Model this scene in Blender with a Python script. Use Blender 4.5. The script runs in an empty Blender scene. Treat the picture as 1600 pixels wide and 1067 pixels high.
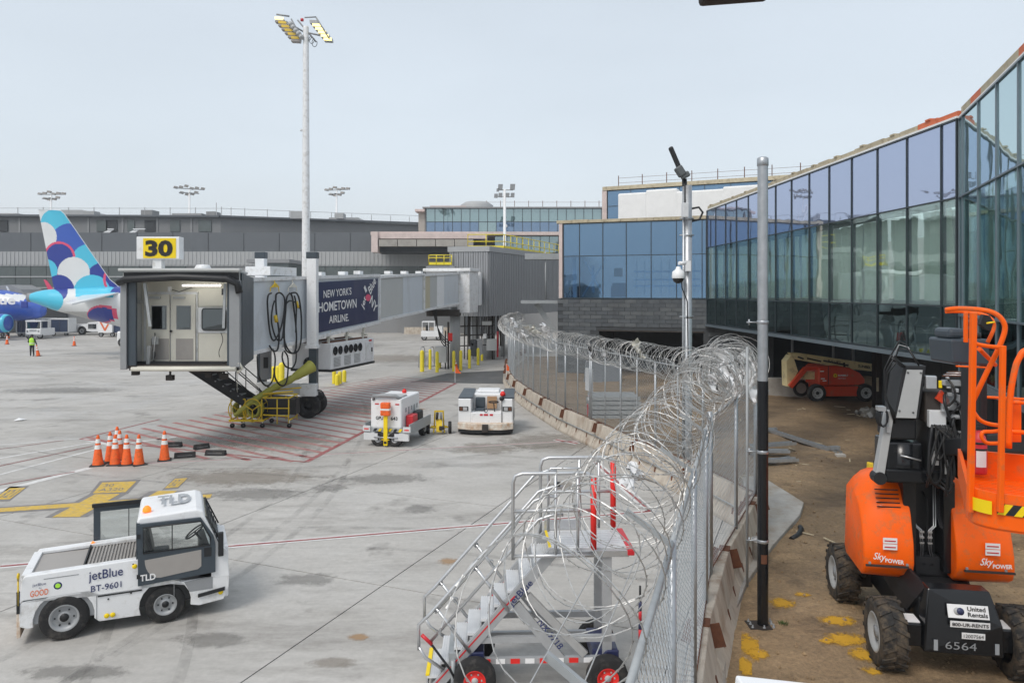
import bpy, bmesh, math, random
from mathutils import Vector, Matrix, noise
random.seed(7)
PI = math.pi
scene = bpy.context.scene
C = scene.collection
# ------------------------------------------------------------------ camera
CH, HZ, F = 5.2, 457.0, 1150.0           # camera height, horizon row, focal length in photo pixels
cam = bpy.data.cameras.new('camera'); camo = bpy.data.objects.new('camera', cam); C.objects.link(camo)
camo.location = (0, 0, CH); camo.rotation_euler = (PI/2, 0, 0)
cam.sensor_width = 36; cam.lens = 36*F/1600; cam.shift_y = -(533.5-HZ)/1600
cam.clip_start = .05; cam.clip_end = 3000
scene.camera = camo
# ------------------------------------------------------------------ sky and sun (overcast)
SUN_EL, SUN_AZ = math.radians(52), math.radians(215)
w = bpy.data.worlds.new('World'); scene.world = w; w.use_nodes = True
nt = w.node_tree; nt.nodes.clear()
out = nt.nodes.new('ShaderNodeOutputWorld')
sky = nt.nodes.new('ShaderNodeTexSky'); sky.sky_type = 'NISHITA'; sky.sun_disc = False
sky.sun_elevation = SUN_EL; sky.sun_rotation = SUN_AZ; sky.dust_density = 6; sky.air_density = 1.2
bg1 = nt.nodes.new('ShaderNodeBackground'); bg1.inputs[1].default_value = .03
nt.links.new(sky.outputs[0], bg1.inputs[0])
tc = nt.nodes.new('ShaderNodeTexCoord'); sp = nt.nodes.new('ShaderNodeSeparateXYZ')
nt.links.new(tc.outputs['Generated'], sp.inputs[0])
cr = nt.nodes.new('ShaderNodeValToRGB')
cr.color_ramp.elements[0].position = 0.0; cr.color_ramp.elements[0].color = (.625, .665, .70, 1)
cr.color_ramp.elements[1].position = .55; cr.color_ramp.elements[1].color = (.54, .59, .64, 1)
e = cr.color_ramp.elements.new(.16); e.color = (.595, .655, .71, 1)
nt.links.new(sp.outputs[2], cr.inputs[0])
cn = nt.nodes.new('ShaderNodeTexNoise'); cn.inputs['Scale'].default_value = 1.6; cn.inputs['Detail'].default_value = 4
mp = nt.nodes.new('ShaderNodeMapping'); mp.inputs['Scale'].default_value = (1, 1, 3.2)
nt.links.new(tc.outputs['Generated'], mp.inputs[0]); nt.links.new(mp.outputs[0], cn.inputs[0])
mr = nt.nodes.new('ShaderNodeMapRange'); mr.inputs[1].default_value = .3; mr.inputs[2].default_value = .7
mr.inputs[3].default_value = .945; mr.inputs[4].default_value = 1.055
nt.links.new(cn.outputs[0], mr.inputs[0])
bg2 = nt.nodes.new('ShaderNodeBackground')
nt.links.new(cr.outputs[0], bg2.inputs[0]); nt.links.new(mr.outputs[0], bg2.inputs[1])
ad = nt.nodes.new('ShaderNodeAddShader')
nt.links.new(bg1.outputs[0], ad.inputs[0]); nt.links.new(bg2.outputs[0], ad.inputs[1]); nt.links.new(ad.outputs[0], out.inputs[0])
sl = bpy.data.lights.new('sun', 'SUN'); sl.energy = 1.5; sl.angle = math.radians(20); sl.color = (1, .965, .92)
so = bpy.data.objects.new('sun', sl); C.objects.link(so)
so.rotation_euler = (PI/2-SUN_EL, 0, math.radians(-35))
scene.view_settings.view_transform = 'Standard'; scene.view_settings.look = 'None'
scene.view_settings.exposure = 0.13; scene.view_settings.gamma = 1
scene.cycles.max_bounces = 8; scene.cycles.transparent_max_bounces = 24
scene.cycles.use_denoising = True
# ------------------------------------------------------------------ pixel to place
def G(px, py, z=0):
    Y = (CH-z)*F/(py-HZ); return Vector(((px-800)/F*Y, Y, z))
def P(px, py, Y): return Vector(((px-800)/F*Y, Y, CH-(py-HZ)*Y/F))
def sX(px, Y): return (px-800)/F*Y
def sZ(py, Y): return CH-(py-HZ)*Y/F
# ------------------------------------------------------------------ materials
M = {}
def ng(m): return m.node_tree.nodes, m.node_tree.links
def mat(name, rgb, rough=.6, metal=0, var=.12, scale=2.0, bump=0, bscale=40, dirt=None, dscale=1.5, damt=.5, spec=.5, coat=0, stretch=None):
    m = bpy.data.materials.new(name); m.use_nodes = True; N, L = ng(m); b = N['Principled BSDF']
    b.inputs['Roughness'].default_value = rough; b.inputs['Metallic'].default_value = metal
    b.inputs['Specular IOR Level'].default_value = spec; b.inputs['Coat Weight'].default_value = coat
    g = N.new('ShaderNodeNewGeometry'); src = g.outputs['Position']
    if stretch:
        mp = N.new('ShaderNodeMapping'); mp.inputs['Scale'].default_value = stretch; L.new(src, mp.inputs[0]); src = mp.outputs[0]
    n = N.new('ShaderNodeTexNoise'); n.inputs['Scale'].default_value = scale; n.inputs['Detail'].default_value = 6; n.inputs['Roughness'].default_value = .65
    L.new(src, n.inputs['Vector'])
    r = N.new('ShaderNodeMapRange'); r.inputs[1].default_value = .25; r.inputs[2].default_value = .75
    r.inputs[3].default_value = 1-var; r.inputs[4].default_value = 1+var; L.new(n.outputs[0], r.inputs[0])
    v = N.new('ShaderNodeVectorMath'); v.operation = 'SCALE'; v.inputs[0].default_value = rgb; L.new(r.outputs[0], v.inputs['Scale'])
    col = v.outputs[0]
    if dirt:
        d = N.new('ShaderNodeTexNoise'); d.inputs['Scale'].default_value = dscale; d.inputs['Detail'].default_value = 9; d.inputs['Roughness'].default_value = .7
        L.new(src, d.inputs['Vector'])
        dr = N.new('ShaderNodeMapRange'); dr.inputs[1].default_value = .62-damt*.3; dr.inputs[2].default_value = .78-damt*.1
        dr.inputs[3].default_value = 0; dr.inputs[4].default_value = .85; L.new(d.outputs[0], dr.inputs[0])
        mx = N.new('ShaderNodeMix'); mx.data_type = 'RGBA'; L.new(dr.outputs[0], mx.inputs[0]); L.new(col, mx.inputs[6]); mx.inputs[7].default_value = (*dirt, 1)
        col = mx.outputs[2]
    L.new(col, b.inputs['Base Color'])
    rr = N.new('ShaderNodeMapRange'); rr.inputs[3].default_value = max(.03, rough-.08); rr.inputs[4].default_value = min(1, rough+.08)
    L.new(n.outputs[0], rr.inputs[0]); L.new(rr.outputs[0], b.inputs['Roughness'])
    if bump:
        bn = N.new('ShaderNodeTexNoise'); bn.inputs['Scale'].default_value = bscale; bn.inputs['Detail'].default_value = 5; L.new(src, bn.inputs['Vector'])
        bp = N.new('ShaderNodeBump'); bp.inputs['Strength'].default_value = bump; bp.inputs['Distance'].default_value = .02
        L.new(bn.outputs[0], bp.inputs['Height']); L.new(bp.outputs[0], b.inputs['Normal'])
    M[name] = m; return m
def glass(name, refl, trans, fac, rough=.02, back=None, wob=.018):
    """facade glass: fresnel-less mirror coat over tinted see-through (or a painted back)"""
    m = bpy.data.materials.new(name); m.use_nodes = True; N, L = ng(m); N.remove(N['Principled BSDF']); o = N['Material Output']
    gl = N.new('ShaderNodeBsdfGlossy'); gl.inputs['Color'].default_value = (*refl, 1); gl.inputs['Roughness'].default_value = rough
    if back: t = N.new('ShaderNodeBsdfDiffuse'); t.inputs['Color'].default_value = (*back, 1)
    else: t = N.new('ShaderNodeBsdfTransparent'); t.inputs['Color'].default_value = (*trans, 1)
    g = N.new('ShaderNodeNewGeometry'); n = N.new('ShaderNodeTexNoise'); n.inputs['Scale'].default_value = .55; n.inputs['Detail'].default_value = 2
    L.new(g.outputs['Position'], n.inputs['Vector']); bp = N.new('ShaderNodeBump'); bp.inputs['Strength'].default_value = wob; bp.inputs['Distance'].default_value = .6
    L.new(n.outputs[0], bp.inputs['Height']); L.new(bp.outputs[0], gl.inputs['Normal'])
    mx = N.new('ShaderNodeMixShader')
    lw = N.new('ShaderNodeLayerWeight'); lw.inputs[0].default_value = .35
    r = N.new('ShaderNodeMapRange'); r.inputs[3].default_value = fac; r.inputs[4].default_value = min(1, fac+.35); L.new(lw.outputs['Facing'], r.inputs[0])
    L.new(r.outputs[0], mx.inputs[0]); L.new(t.outputs[0], mx.inputs[1]); L.new(gl.outputs[0], mx.inputs[2]); L.new(mx.outputs[0], o.inputs[0])
    M[name] = m; return m
def emis(name, rgb, s):
    m = bpy.data.materials.new(name); m.use_nodes = True; b = m.node_tree.nodes['Principled BSDF']
    b.inputs['Base Color'].default_value = (*rgb, 1); b.inputs['Emission Color'].default_value = (*rgb, 1); b.inputs['Emission Strength'].default_value = s
    M[name] = m; return m
mat('white_paint', (.74,.75,.76), .38, var=.05, dirt=(.40,.38,.34), dscale=3.5, damt=.42)
mat('white_clean', (.78,.79,.80), .4, var=.03, dirt=(.52,.51,.49), dscale=4, damt=.22)
mat('cream', (.66,.64,.56), .45, var=.04, scale=4)
mat('rusty_white', (.70,.68,.62), .5, var=.06, dirt=(.42,.20,.06), dscale=5, damt=.97)
mat('bridge_white', (.58,.62,.66), .45, var=.04, dirt=(.40,.41,.41), dscale=.9, damt=.2, stretch=(1,1,.35))
mat('bridge_grey', (.50,.51,.50), .55, var=.05, stretch=(1,1,.4))
mat('bridge_tan', (.52,.47,.34), .6, var=.06)
mat('dark_slate', (.045,.06,.075), .4, var=.1)
mat('navy', (.022,.028,.085), .4, var=.06, coat=.2)
mat('black', (.012,.013,.015), .5, var=.2)
mat('black_gloss', (.010,.011,.013), .22, var=.2)
mat('rubber', (.016,.016,.017), .85, var=.25, scale=14, bump=.3, bscale=60, dirt=(.10,.09,.08), dscale=5, damt=.35)
mat('rim_grey', (.36,.37,.38), .45, metal=.3, var=.1, scale=9)
mat('grey_mid', (.26,.27,.28), .55, var=.08)
mat('grey_light', (.42,.43,.43), .5, var=.08)
mat('grey_panel', (.33,.31,.29), .5, var=.05, scale=6)
mat('galv', (.42,.44,.46), .42, metal=.75, var=.16, scale=9)
mat('galv_dull', (.36,.38,.39), .6, metal=.35, var=.14, scale=8)
mat('wire_steel', (.50,.50,.49), .45, metal=.65, var=.25, scale=20)
mat('link_steel', (.36,.39,.41), .55, metal=.35, var=.15, scale=6)
mat('alu', (.58,.59,.60), .36, metal=.8, var=.08, scale=7)
mat('alu_matt', (.66,.67,.68), .5, metal=.2, var=.08, scale=7)
mat('yellow', (.72,.50,.02), .5, var=.08, dirt=(.30,.22,.05), dscale=7, damt=.3)
mat('yellow_bright', (.80,.66,.03), .5, var=.05, dirt=(.5,.42,.10), dscale=3, damt=.2)
mat('sign_yellow', (.85,.62,.0), .45, var=.02)
mat('yellow_paint', (.60,.40,.06), .8, var=.22, scale=7, dirt=(.33,.29,.22), dscale=9, damt=.55)
mat('paint_outline', (.21,.20,.195), .85, var=.15, scale=5)
mat('olive', (.36,.35,.06), .6, var=.1)
mat('orange_lift', (.93,.125,.002), .45, var=.05, coat=.08, spec=.25, dirt=(.42,.17,.07), dscale=7, damt=.34)
mat('muddy_rubber', (.022,.021,.02), .9, var=.3, scale=14, bump=.3, bscale=60, dirt=(.17,.125,.08), dscale=6, damt=.6)
mat('alu_grey', (.40,.41,.42), .5, metal=.35, var=.1, scale=6)
mat('red_lift', (.62,.055,.015), .42, var=.06, dirt=(.35,.12,.07), dscale=3, damt=.3)
mat('orange_cone', (.86,.13,.015), .55, var=.1, scale=6, dirt=(.35,.09,.03), dscale=9, damt=.45)
mat('cone_base', (.03,.03,.03), .8, var=.2)
mat('reflective', (.78,.78,.76), .35, var=.06)
mat('red', (.55,.02,.03), .4, var=.06)
mat('red_bright', (.72,.02,.015), .45, var=.06)
mat('red_paint', (.30,.075,.075), .8, var=.2, scale=5, dirt=(.36,.33,.31), dscale=5, damt=.55)
mat('red_faint', (.34,.14,.13), .85, var=.2, scale=5, dirt=(.38,.34,.32), dscale=2.2, damt=.62)
mat('white_marking', (.66,.66,.65), .8, var=.12, scale=4, dirt=(.42,.41,.39), dscale=5, damt=.6)
mat('ink_navy', (.02,.03,.12), .5, var=0)
mat('ink_black', (.012,.012,.012), .5, var=0)
mat('ink_white', (.80,.80,.80), .5, var=0)
mat('ink_orange', (.72,.16,.05), .5, var=0)
mat('ink_grey', (.33,.35,.37), .5, var=0)
mat('plane_blue', (.012,.035,.28), .3, var=.03, coat=.4)
mat('plane_blue2', (.03,.10,.46), .3, var=.03, coat=.4)
mat('plane_cyan', (.07,.52,.72), .35, var=.03, coat=.3)
mat('plane_white', (.70,.72,.73), .35, var=.04, coat=.3)
mat('plane_pink', (.72,.08,.17), .35, var=.03)
mat('plane_belly', (.45,.45,.44), .4, var=.06)
mat('hivis', (.42,.78,.06), .6, var=.1, scale=20)
mat('cloth_dark', (.018,.02,.024), .9, var=.2)
mat('skin', (.28,.15,.09), .6, var=.05)
mat('navy_curtain', (.035,.055,.11), .8, var=.2, scale=5)
mat('concrete_wall', (.36,.34,.31), .85, var=.14, scale=1.4, bump=.2, bscale=12, dirt=(.22,.20,.18), dscale=1.2, damt=.4)
mat('barrier', (.50,.45,.38), .9, var=.15, scale=3, bump=.35, bscale=25, dirt=(.20,.12,.07), dscale=2.6, damt=.5, stretch=(1,1,.35))
mat('curb', (.36,.35,.33), .85, var=.18, scale=2.2, bump=.25, bscale=20, dirt=(.23,.18,.12), dscale=1.6, damt=.6)
mat('rust', (.13,.05,.025), .85, var=.3, scale=12, bump=.3, bscale=50)
mat('rust_steel', (.035,.028,.024), .75, var=.3, scale=5)
mat('ter_fascia', (.12,.132,.145), .8, var=.06, scale=.2)
mat('ter_upper', (.20,.205,.21), .8, var=.10, scale=.25)
mat('ter_ribbed', (.37,.38,.385), .6, var=.05, scale=.3)
mat('ter_grey', (.26,.265,.27), .75, var=.07, scale=.3)
mat('ter_dark', (.045,.05,.055), .8, var=.2, scale=.3)
mat('ter_window', (.10,.12,.12), .2, var=.2, scale=.35)
mat('box_grey', (.30,.31,.325), .5, metal=.15, var=.05, scale=.6)
mat('box_grey_cap', (.36,.37,.38), .55, var=.05)
mat('block_dark', (.088,.098,.108), .8, var=.28, scale=1.1, bump=.2, bscale=14, dirt=(.15,.16,.165), dscale=.9, damt=.25)
mat('mortar', (.055,.06,.065), .9, var=.15)
mat('sheathing', (.47,.41,.29), .8, var=.2, scale=2.5, dirt=(.2,.15,.09), dscale=4, damt=.35)
mat('sheathing_red', (.62,.16,.07), .75, var=.15, scale=3)
mat('wrap_white', (.82,.82,.81), .6, var=.06, scale=2)
mat('wrap_pinkish', (.60,.50,.47), .75, var=.15, scale=1.5)
mat('mullion', (.04,.052,.06), .4, metal=.3, var=.1)
mat('mullion_light', (.16,.20,.23), .4, metal=.3, var=.1)
mat('interior_dark', (.03,.035,.038), .9, var=.3, scale=.5)
mat('interior_floor', (.13,.13,.12), .8, var=.1)
mat('drape', (.78,.80,.74), .9, var=.06, scale=1)
N_, L_n = ng(M['drape']); tr_ = N_.new('ShaderNodeBsdfTranslucent'); tr_.inputs[0].default_value = (.8,.82,.76,1); ms_ = N_.new('ShaderNodeMixShader'); ms_.inputs[0].default_value = .45
L_n.new(N_['Principled BSDF'].outputs[0], ms_.inputs[1]); L_n.new(tr_.outputs[0], ms_.inputs[2]); L_n.new(ms_.outputs[0], N_['Material Output'].inputs[0])
mat('plastic_film', (.74,.74,.74), .35, var=.06, scale=4)
mat('cardboard', (.36,.22,.12), .8, var=.1)
mat('boom_cream', (.74,.62,.34), .5, var=.08, dirt=(.28,.23,.15), dscale=3, damt=.4)
mat('antenna', (.10,.11,.115), .5, var=.1)
mat('lamp_yellow', (.75,.52,.06), .35, var=.1)
mat('asphalt_dark', (.095,.098,.10), .55, var=.25, scale=1.2, bump=.2, bscale=20, dirt=(.17,.165,.16), dscale=.7, damt=.4)
mat('leaf', (.05,.09,.02), .8, var=.3)
emis('amber', (.95,.25,.02), .5); emis('tube_light', (1,.97,.9), 9); emis('mast_light', (1,.78,.25), 2.2)
glass('car_glass', (.7,.75,.78), (.12,.14,.15), .25)
glass('cab_glass', (.8,.85,.88), (.90,.93,.93), .03)
glass('door_glass', (.6,.65,.66), (.10,.13,.13), .22)
glass('dome_glass', (.3,.3,.3), (.03,.03,.03), .3)
glass('lav_glass', (.60,.66,.84), None, .60, back=(.19,.24,.35))          # upper row of the long facade
glass('green_glass', (.76,.87,.86), (.90,.985,.945), .20)
glass('deep_glass', (.34,.46,.47), (.14,.22,.21), .42)
glass('teal_glass', (.66,.80,.80), (.82,.93,.91), .30)
glass('pale_glass', (.74,.88,.92), None, .50, back=(.26,.38,.38))
glass('blue_spandrel', (.42,.60,.82), None, .30, back=(.055,.125,.22))
glass('blue_glass', (.42,.60,.80), (.52,.68,.82), .22)
glass('far_teal', (.60,.74,.78), None, .42, back=(.13,.21,.22))
glass('far_blue', (.44,.58,.78), None, .36, back=(.085,.14,.22))
# apron concrete: large patches, streaks from tyres, fine grain
def ground_mat(name, base, alt, dark, stretch_rot, wet=None):
    m = bpy.data.materials.new(name); m.use_nodes = True; N, L = ng(m); b = N['Principled BSDF']
    g = N.new('ShaderNodeNewGeometry'); rot = N.new('ShaderNodeMapping'); rot.inputs['Rotation'].default_value = (0, 0, stretch_rot); rot.inputs['Scale'].default_value = (1, 3.2, 1)
    L.new(g.outputs['Position'], rot.inputs[0])
    def no(scale, det, rough, vec, lo, hi, a=0, c=1):
        n = N.new('ShaderNodeTexNoise'); n.inputs['Scale'].default_value = scale; n.inputs['Detail'].default_value = det; n.inputs['Roughness'].default_value = rough
        L.new(vec, n.inputs['Vector']); r = N.new('ShaderNodeMapRange'); r.inputs[1].default_value = lo; r.inputs[2].default_value = hi
        r.inputs[3].default_value = a; r.inputs[4].default_value = c; L.new(n.outputs[0], r.inputs[0]); return r.outputs[0]
    def mix(f, a, c):
        x = N.new('ShaderNodeMix'); x.data_type = 'RGBA'; L.new(f, x.inputs[0])
        for s, q in ((6, a), (7, c)):
            if isinstance(q, tuple): x.inputs[s].default_value = (*q, 1)
            else: L.new(q, x.inputs[s])
        return x.outputs[2]
    c1 = mix(no(.12, 8, .7, g.outputs['Position'], .40, .60), base, alt)
    c2 = mix(no(.16, 9, .75, rot.outputs[0], .50, .66, 0, .85), c1, dark)
    c3 = mix(no(.55, 5, .6, g.outputs['Position'], .60, .68, 0, .6), c2, tuple(q*.72 for q in dark))
    fine = no(9, 8, .8, g.outputs['Position'], .3, .7, .88, 1.1)
    v = N.new('ShaderNodeVectorMath'); v.operation = 'SCALE'; L.new(c3, v.inputs[0]); L.new(fine, v.inputs['Scale'])
    mid = no(1.3, 6, .7, rot.outputs[0], .3, .7, .93, 1.07); v2 = N.new('ShaderNodeVectorMath'); v2.operation = 'SCALE'; L.new(v.outputs[0], v2.inputs[0]); L.new(mid, v2.inputs['Scale'])
    L.new(v2.outputs[0], b.inputs['Base Color'])
    ro = no(.3, 6, .7, g.outputs['Position'], .45, .65, .8, .42 if wet else .62); L.new(ro, b.inputs['Roughness'])
    bp = N.new('ShaderNodeBump'); bp.inputs['Strength'].default_value = .25; bp.inputs['Distance'].default_value = .01
    h = no(22, 6, .75, g.outputs['Position'], 0, 1); L.new(h, bp.inputs['Height']); L.new(bp.outputs[0], b.inputs['Normal'])
    M[name] = m
ground_mat('apron_concrete', (.475,.46,.435), (.385,.37,.345), (.26,.245,.225), math.radians(-12), wet=True)
ground_mat('dirt', (.41,.285,.16), (.30,.205,.115), (.155,.103,.06), math.radians(35))
def damp_and_relief_shade(name, y0, y1, amt):   # wetter ground farther into the yard, shade painted into low spots, coarse crumbly relief
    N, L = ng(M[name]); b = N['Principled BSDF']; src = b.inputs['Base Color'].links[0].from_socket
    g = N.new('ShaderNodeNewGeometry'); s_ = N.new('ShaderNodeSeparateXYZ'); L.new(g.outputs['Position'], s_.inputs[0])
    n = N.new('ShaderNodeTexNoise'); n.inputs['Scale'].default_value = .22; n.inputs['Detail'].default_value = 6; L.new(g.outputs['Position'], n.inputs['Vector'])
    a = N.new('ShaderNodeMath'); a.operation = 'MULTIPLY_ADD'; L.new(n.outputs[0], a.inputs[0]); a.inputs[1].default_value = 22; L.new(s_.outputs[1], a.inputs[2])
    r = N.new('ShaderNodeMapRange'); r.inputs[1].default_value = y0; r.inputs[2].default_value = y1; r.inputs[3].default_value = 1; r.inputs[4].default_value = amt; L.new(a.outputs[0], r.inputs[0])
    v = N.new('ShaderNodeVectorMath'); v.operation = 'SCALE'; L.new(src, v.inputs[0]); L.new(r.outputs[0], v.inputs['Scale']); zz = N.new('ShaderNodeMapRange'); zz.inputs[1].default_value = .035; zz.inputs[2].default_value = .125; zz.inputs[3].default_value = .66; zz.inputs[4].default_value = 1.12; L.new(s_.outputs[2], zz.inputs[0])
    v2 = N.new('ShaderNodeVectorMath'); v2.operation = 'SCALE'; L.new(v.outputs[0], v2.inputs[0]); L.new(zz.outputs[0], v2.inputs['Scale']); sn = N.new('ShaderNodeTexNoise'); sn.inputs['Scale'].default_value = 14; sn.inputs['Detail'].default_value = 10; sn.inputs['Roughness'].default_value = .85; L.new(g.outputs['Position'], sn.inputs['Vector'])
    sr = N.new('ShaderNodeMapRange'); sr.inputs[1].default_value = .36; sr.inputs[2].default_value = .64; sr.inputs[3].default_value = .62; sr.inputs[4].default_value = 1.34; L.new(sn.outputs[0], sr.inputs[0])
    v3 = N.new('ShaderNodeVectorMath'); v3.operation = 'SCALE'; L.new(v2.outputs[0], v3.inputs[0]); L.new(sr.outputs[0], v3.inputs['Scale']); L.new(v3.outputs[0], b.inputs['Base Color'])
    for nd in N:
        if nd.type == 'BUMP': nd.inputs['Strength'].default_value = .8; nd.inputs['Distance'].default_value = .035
damp_and_relief_shade('dirt', 22, 33, .62)
def stain(name, rgb, amt, rough=.75, scale=3.0):
    m = bpy.data.materials.new(name); m.use_nodes = True; N, L = ng(m); b = N['Principled BSDF']; b.inputs['Base Color'].default_value = (*rgb,1); b.inputs['Roughness'].default_value = rough
    t = N.new('ShaderNodeTexCoord'); mp = N.new('ShaderNodeMapping'); mp.inputs['Location'].default_value = (-1,-1,0); mp.inputs['Scale'].default_value = (2,2,0); L.new(t.outputs['Generated'], mp.inputs[0])
    ln = N.new('ShaderNodeVectorMath'); ln.operation = 'LENGTH'; L.new(mp.outputs[0], ln.inputs[0])
    g = N.new('ShaderNodeNewGeometry'); n = N.new('ShaderNodeTexNoise'); n.inputs['Scale'].default_value = scale; n.inputs['Detail'].default_value = 8; n.inputs['Roughness'].default_value = .75; L.new(g.outputs['Position'], n.inputs['Vector'])
    a = N.new('ShaderNodeMath'); a.operation = 'MULTIPLY_ADD'; L.new(n.outputs[0], a.inputs[0]); a.inputs[1].default_value = 1.5; L.new(ln.outputs['Value'], a.inputs[2])
    r = N.new('ShaderNodeMapRange'); r.inputs[1].default_value = (1.08 if name == 'yellow_smear' else 1.12); r.inputs[2].default_value = (1.42 if name == 'yellow_smear' else 1.42); r.inputs[3].default_value = amt; r.inputs[4].default_value = 0; L.new(a.outputs[0], r.inputs[0]); L.new(r.outputs[0], b.inputs['Alpha']); M[name] = m
stain('oil_stain', (.19,.183,.17), .36, .55, 4); stain('brown_stain', (.28,.24,.195), .42, .6, 2); stain('yellow_smear', (.60,.33,.02), .9, .8, 11); stain('orange_rust_stain', (.42,.26,.13), .6)
def tyre_mat():
    m = bpy.data.materials.new('tyre_mark'); m.use_nodes = True; N, L = ng(m); b = N['Principled BSDF']; b.inputs['Base Color'].default_value = (.10,.098,.095,1); b.inputs['Roughness'].default_value = .8
    g = N.new('ShaderNodeNewGeometry'); n = N.new('ShaderNodeTexNoise'); n.inputs['Scale'].default_value = 1.1; n.inputs['Detail'].default_value = 8; n.inputs['Roughness'].default_value = .8; L.new(g.outputs['Position'], n.inputs['Vector'])
    r = N.new('ShaderNodeMapRange'); r.inputs[1].default_value = .42; r.inputs[2].default_value = .68; r.inputs[3].default_value = 0; r.inputs[4].default_value = .24; L.new(n.outputs[0], r.inputs[0]); L.new(r.outputs[0], b.inputs['Alpha']); M['tyre_mark'] = m
tyre_mat()
# ------------------------------------------------------------------ mesh builder
class MB:
    def __init__(s): s.v = []; s.f = []; s.sm = []; s.mi = []; s.X = Matrix(); s.m = 0
    def at(s, loc=(0,0,0), rz=0, rx=0, ry=0):
        s.X = Matrix.Translation(loc) @ Matrix.Rotation(rz,4,'Z') @ Matrix.Rotation(ry,4,'Y') @ Matrix.Rotation(rx,4,'X'); return s
    def add(s, vs, fs, smooth=False):
        n = len(s.v); X = s.X
        s.v += [tuple(X @ Vector(v)) for v in vs]
        for f in fs: s.f.append([n+i for i in f]); s.sm.append(smooth); s.mi.append(s.m)
        return s
    def box(s, x0, x1, y0, y1, z0, z1):
        return s.add([(x0,y0,z0),(x1,y0,z0),(x1,y1,z0),(x0,y1,z0),(x0,y0,z1),(x1,y0,z1),(x1,y1,z1),(x0,y1,z1)],
                     [(0,3,2,1),(4,5,6,7),(0,1,5,4),(1,2,6,5),(2,3,7,6),(3,0,4,7)])
    def cbox(s, c, d): return s.box(c[0]-d[0]/2, c[0]+d[0]/2, c[1]-d[1]/2, c[1]+d[1]/2, c[2]-d[2]/2, c[2]+d[2]/2)
    def prism(s, poly, ext):
        e = Vector(ext); n = len(poly); a = [Vector(p) for p in poly]
        return s.add(a+[p+e for p in a], [list(range(n))[::-1], list(range(n, 2*n))]+[[i,(i+1)%n,n+(i+1)%n,n+i] for i in range(n)])
    def beam(s, p0, p1, wd, ht, up=(0,0,1)):
        p0, p1 = Vector(p0), Vector(p1); d = (p1-p0).normalized(); u = Vector(up)
        if abs(d.dot(u)) > .98: u = Vector((0,1,0))
        sd = d.cross(u).normalized()*wd/2; uu = sd.normalized().cross(d)*ht/2
        return s.prism([p0-sd-uu, p0+sd-uu, p0+sd+uu, p0-sd+uu], p1-p0)
    def path(s, pts, r, n=8, closed=False, caps=True):
        pts = [Vector(p) for p in pts]; k = len(pts); vs = []; prev = None
        for i, p in enumerate(pts):
            if closed: t = pts[(i+1)%k]-pts[i-1]
            else: t = pts[min(i+1,k-1)]-pts[max(i-1,0)]
            if t.length < 1e-9: t = Vector((0,0,1))
            t.normalize()
            if prev is None:
                u = t.orthogonal().normalized()
            else:
                u = prev - t*prev.dot(t)
                u = u.normalized() if u.length > 1e-6 else t.orthogonal().normalized()
            prev = u; w_ = t.cross(u); rr = r[i] if isinstance(r, (list, tuple)) else r
            for j in range(n):
                a = 2*PI*j/n; vs.append(p+(u*math.cos(a)+w_*math.sin(a))*rr)
        fs = []
        for i in range(k if closed else k-1):
            a, b = i*n, ((i+1)%k)*n
            for j in range(n): fs.append((a+j, a+(j+1)%n, b+(j+1)%n, b+j))
        s.add(vs, fs, n > 5)
        if caps and not closed:
            m = len(s.v)-len(vs)
            for f in (list(range(n))[::-1], list(range((k-1)*n, k*n))): s.f.append([m+i for i in f]); s.sm.append(False); s.mi.append(s.m)
        return s
    def tube(s, p0, p1, r, n=10): return s.path([p0, p1], r, n)
    def lathe(s, prof, c=(0,0,0), axis='Z', n=20, a0=0, a1=2*PI):
        """prof: list of (radius, height) along axis"""
        full = abs(a1-a0-2*PI) < 1e-6; m = n if full else n+1; vs = []
        for r, h in prof:
            for j in range(m):
                a = a0+(a1-a0)*j/n; x, y = r*math.cos(a), r*math.sin(a)
                q = {'Z': (x,y,h), 'Y': (x,h,y), 'X': (h,x,y)}[axis]; vs.append((q[0]+c[0], q[1]+c[1], q[2]+c[2]))
        fs = []
        for i in range(len(prof)-1):
            for j in range(n if full else m-1): fs.append((i*m+j, i*m+(j+1)%m, (i+1)*m+(j+1)%m, (i+1)*m+j))
        return s.add(vs, fs, True)
    def build(s, name, mt, parent=None, bevel=0, seg=2, sub=0, kind=None, label=None):
        me = bpy.data.meshes.new(name); me.from_pydata(s.v, [], s.f)
        for p, sm, mi in zip(me.polygons, s.sm, s.mi): p.use_smooth = sm; p.material_index = mi
        for q in (mt if isinstance(mt, (list, tuple)) else [mt]): me.materials.append(M[q] if isinstance(q, str) else q)
        bm = bmesh.new(); bm.from_mesh(me); bmesh.ops.recalc_face_normals(bm, faces=bm.faces); bm.to_mesh(me); bm.free()
        o = bpy.data.objects.new(name, me); C.objects.link(o)
        if parent: o.parent = parent
        if bevel:
            b = o.modifiers.new('bevel', 'BEVEL'); b.width = bevel; b.segments = seg; b.limit_method = 'ANGLE'; b.angle_limit = math.radians(40)
        if sub:
            b = o.modifiers.new('sub', 'SUBSURF'); b.levels = sub; b.render_levels = sub
        if kind: o['kind'] = kind
        if label: o['label'] = label
        return o
def B(x0,x1,y0,y1,z0,z1): return MB().box(x0,x1,y0,y1,z0,z1)
def thing(name, label, cat, loc=(0,0,0), rz=0, group=None):
    o = bpy.data.objects.new(name, None); C.objects.link(o); o.location = loc; o.rotation_euler = (0,0,rz)
    return tag(o, label, cat, group)
def tag(o, label, cat, group=None):
    o['label'] = label; o['category'] = cat
    if group: o['group'] = group
    return o
def kids(o): return [c for c in bpy.data.objects if c.parent == o]
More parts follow.
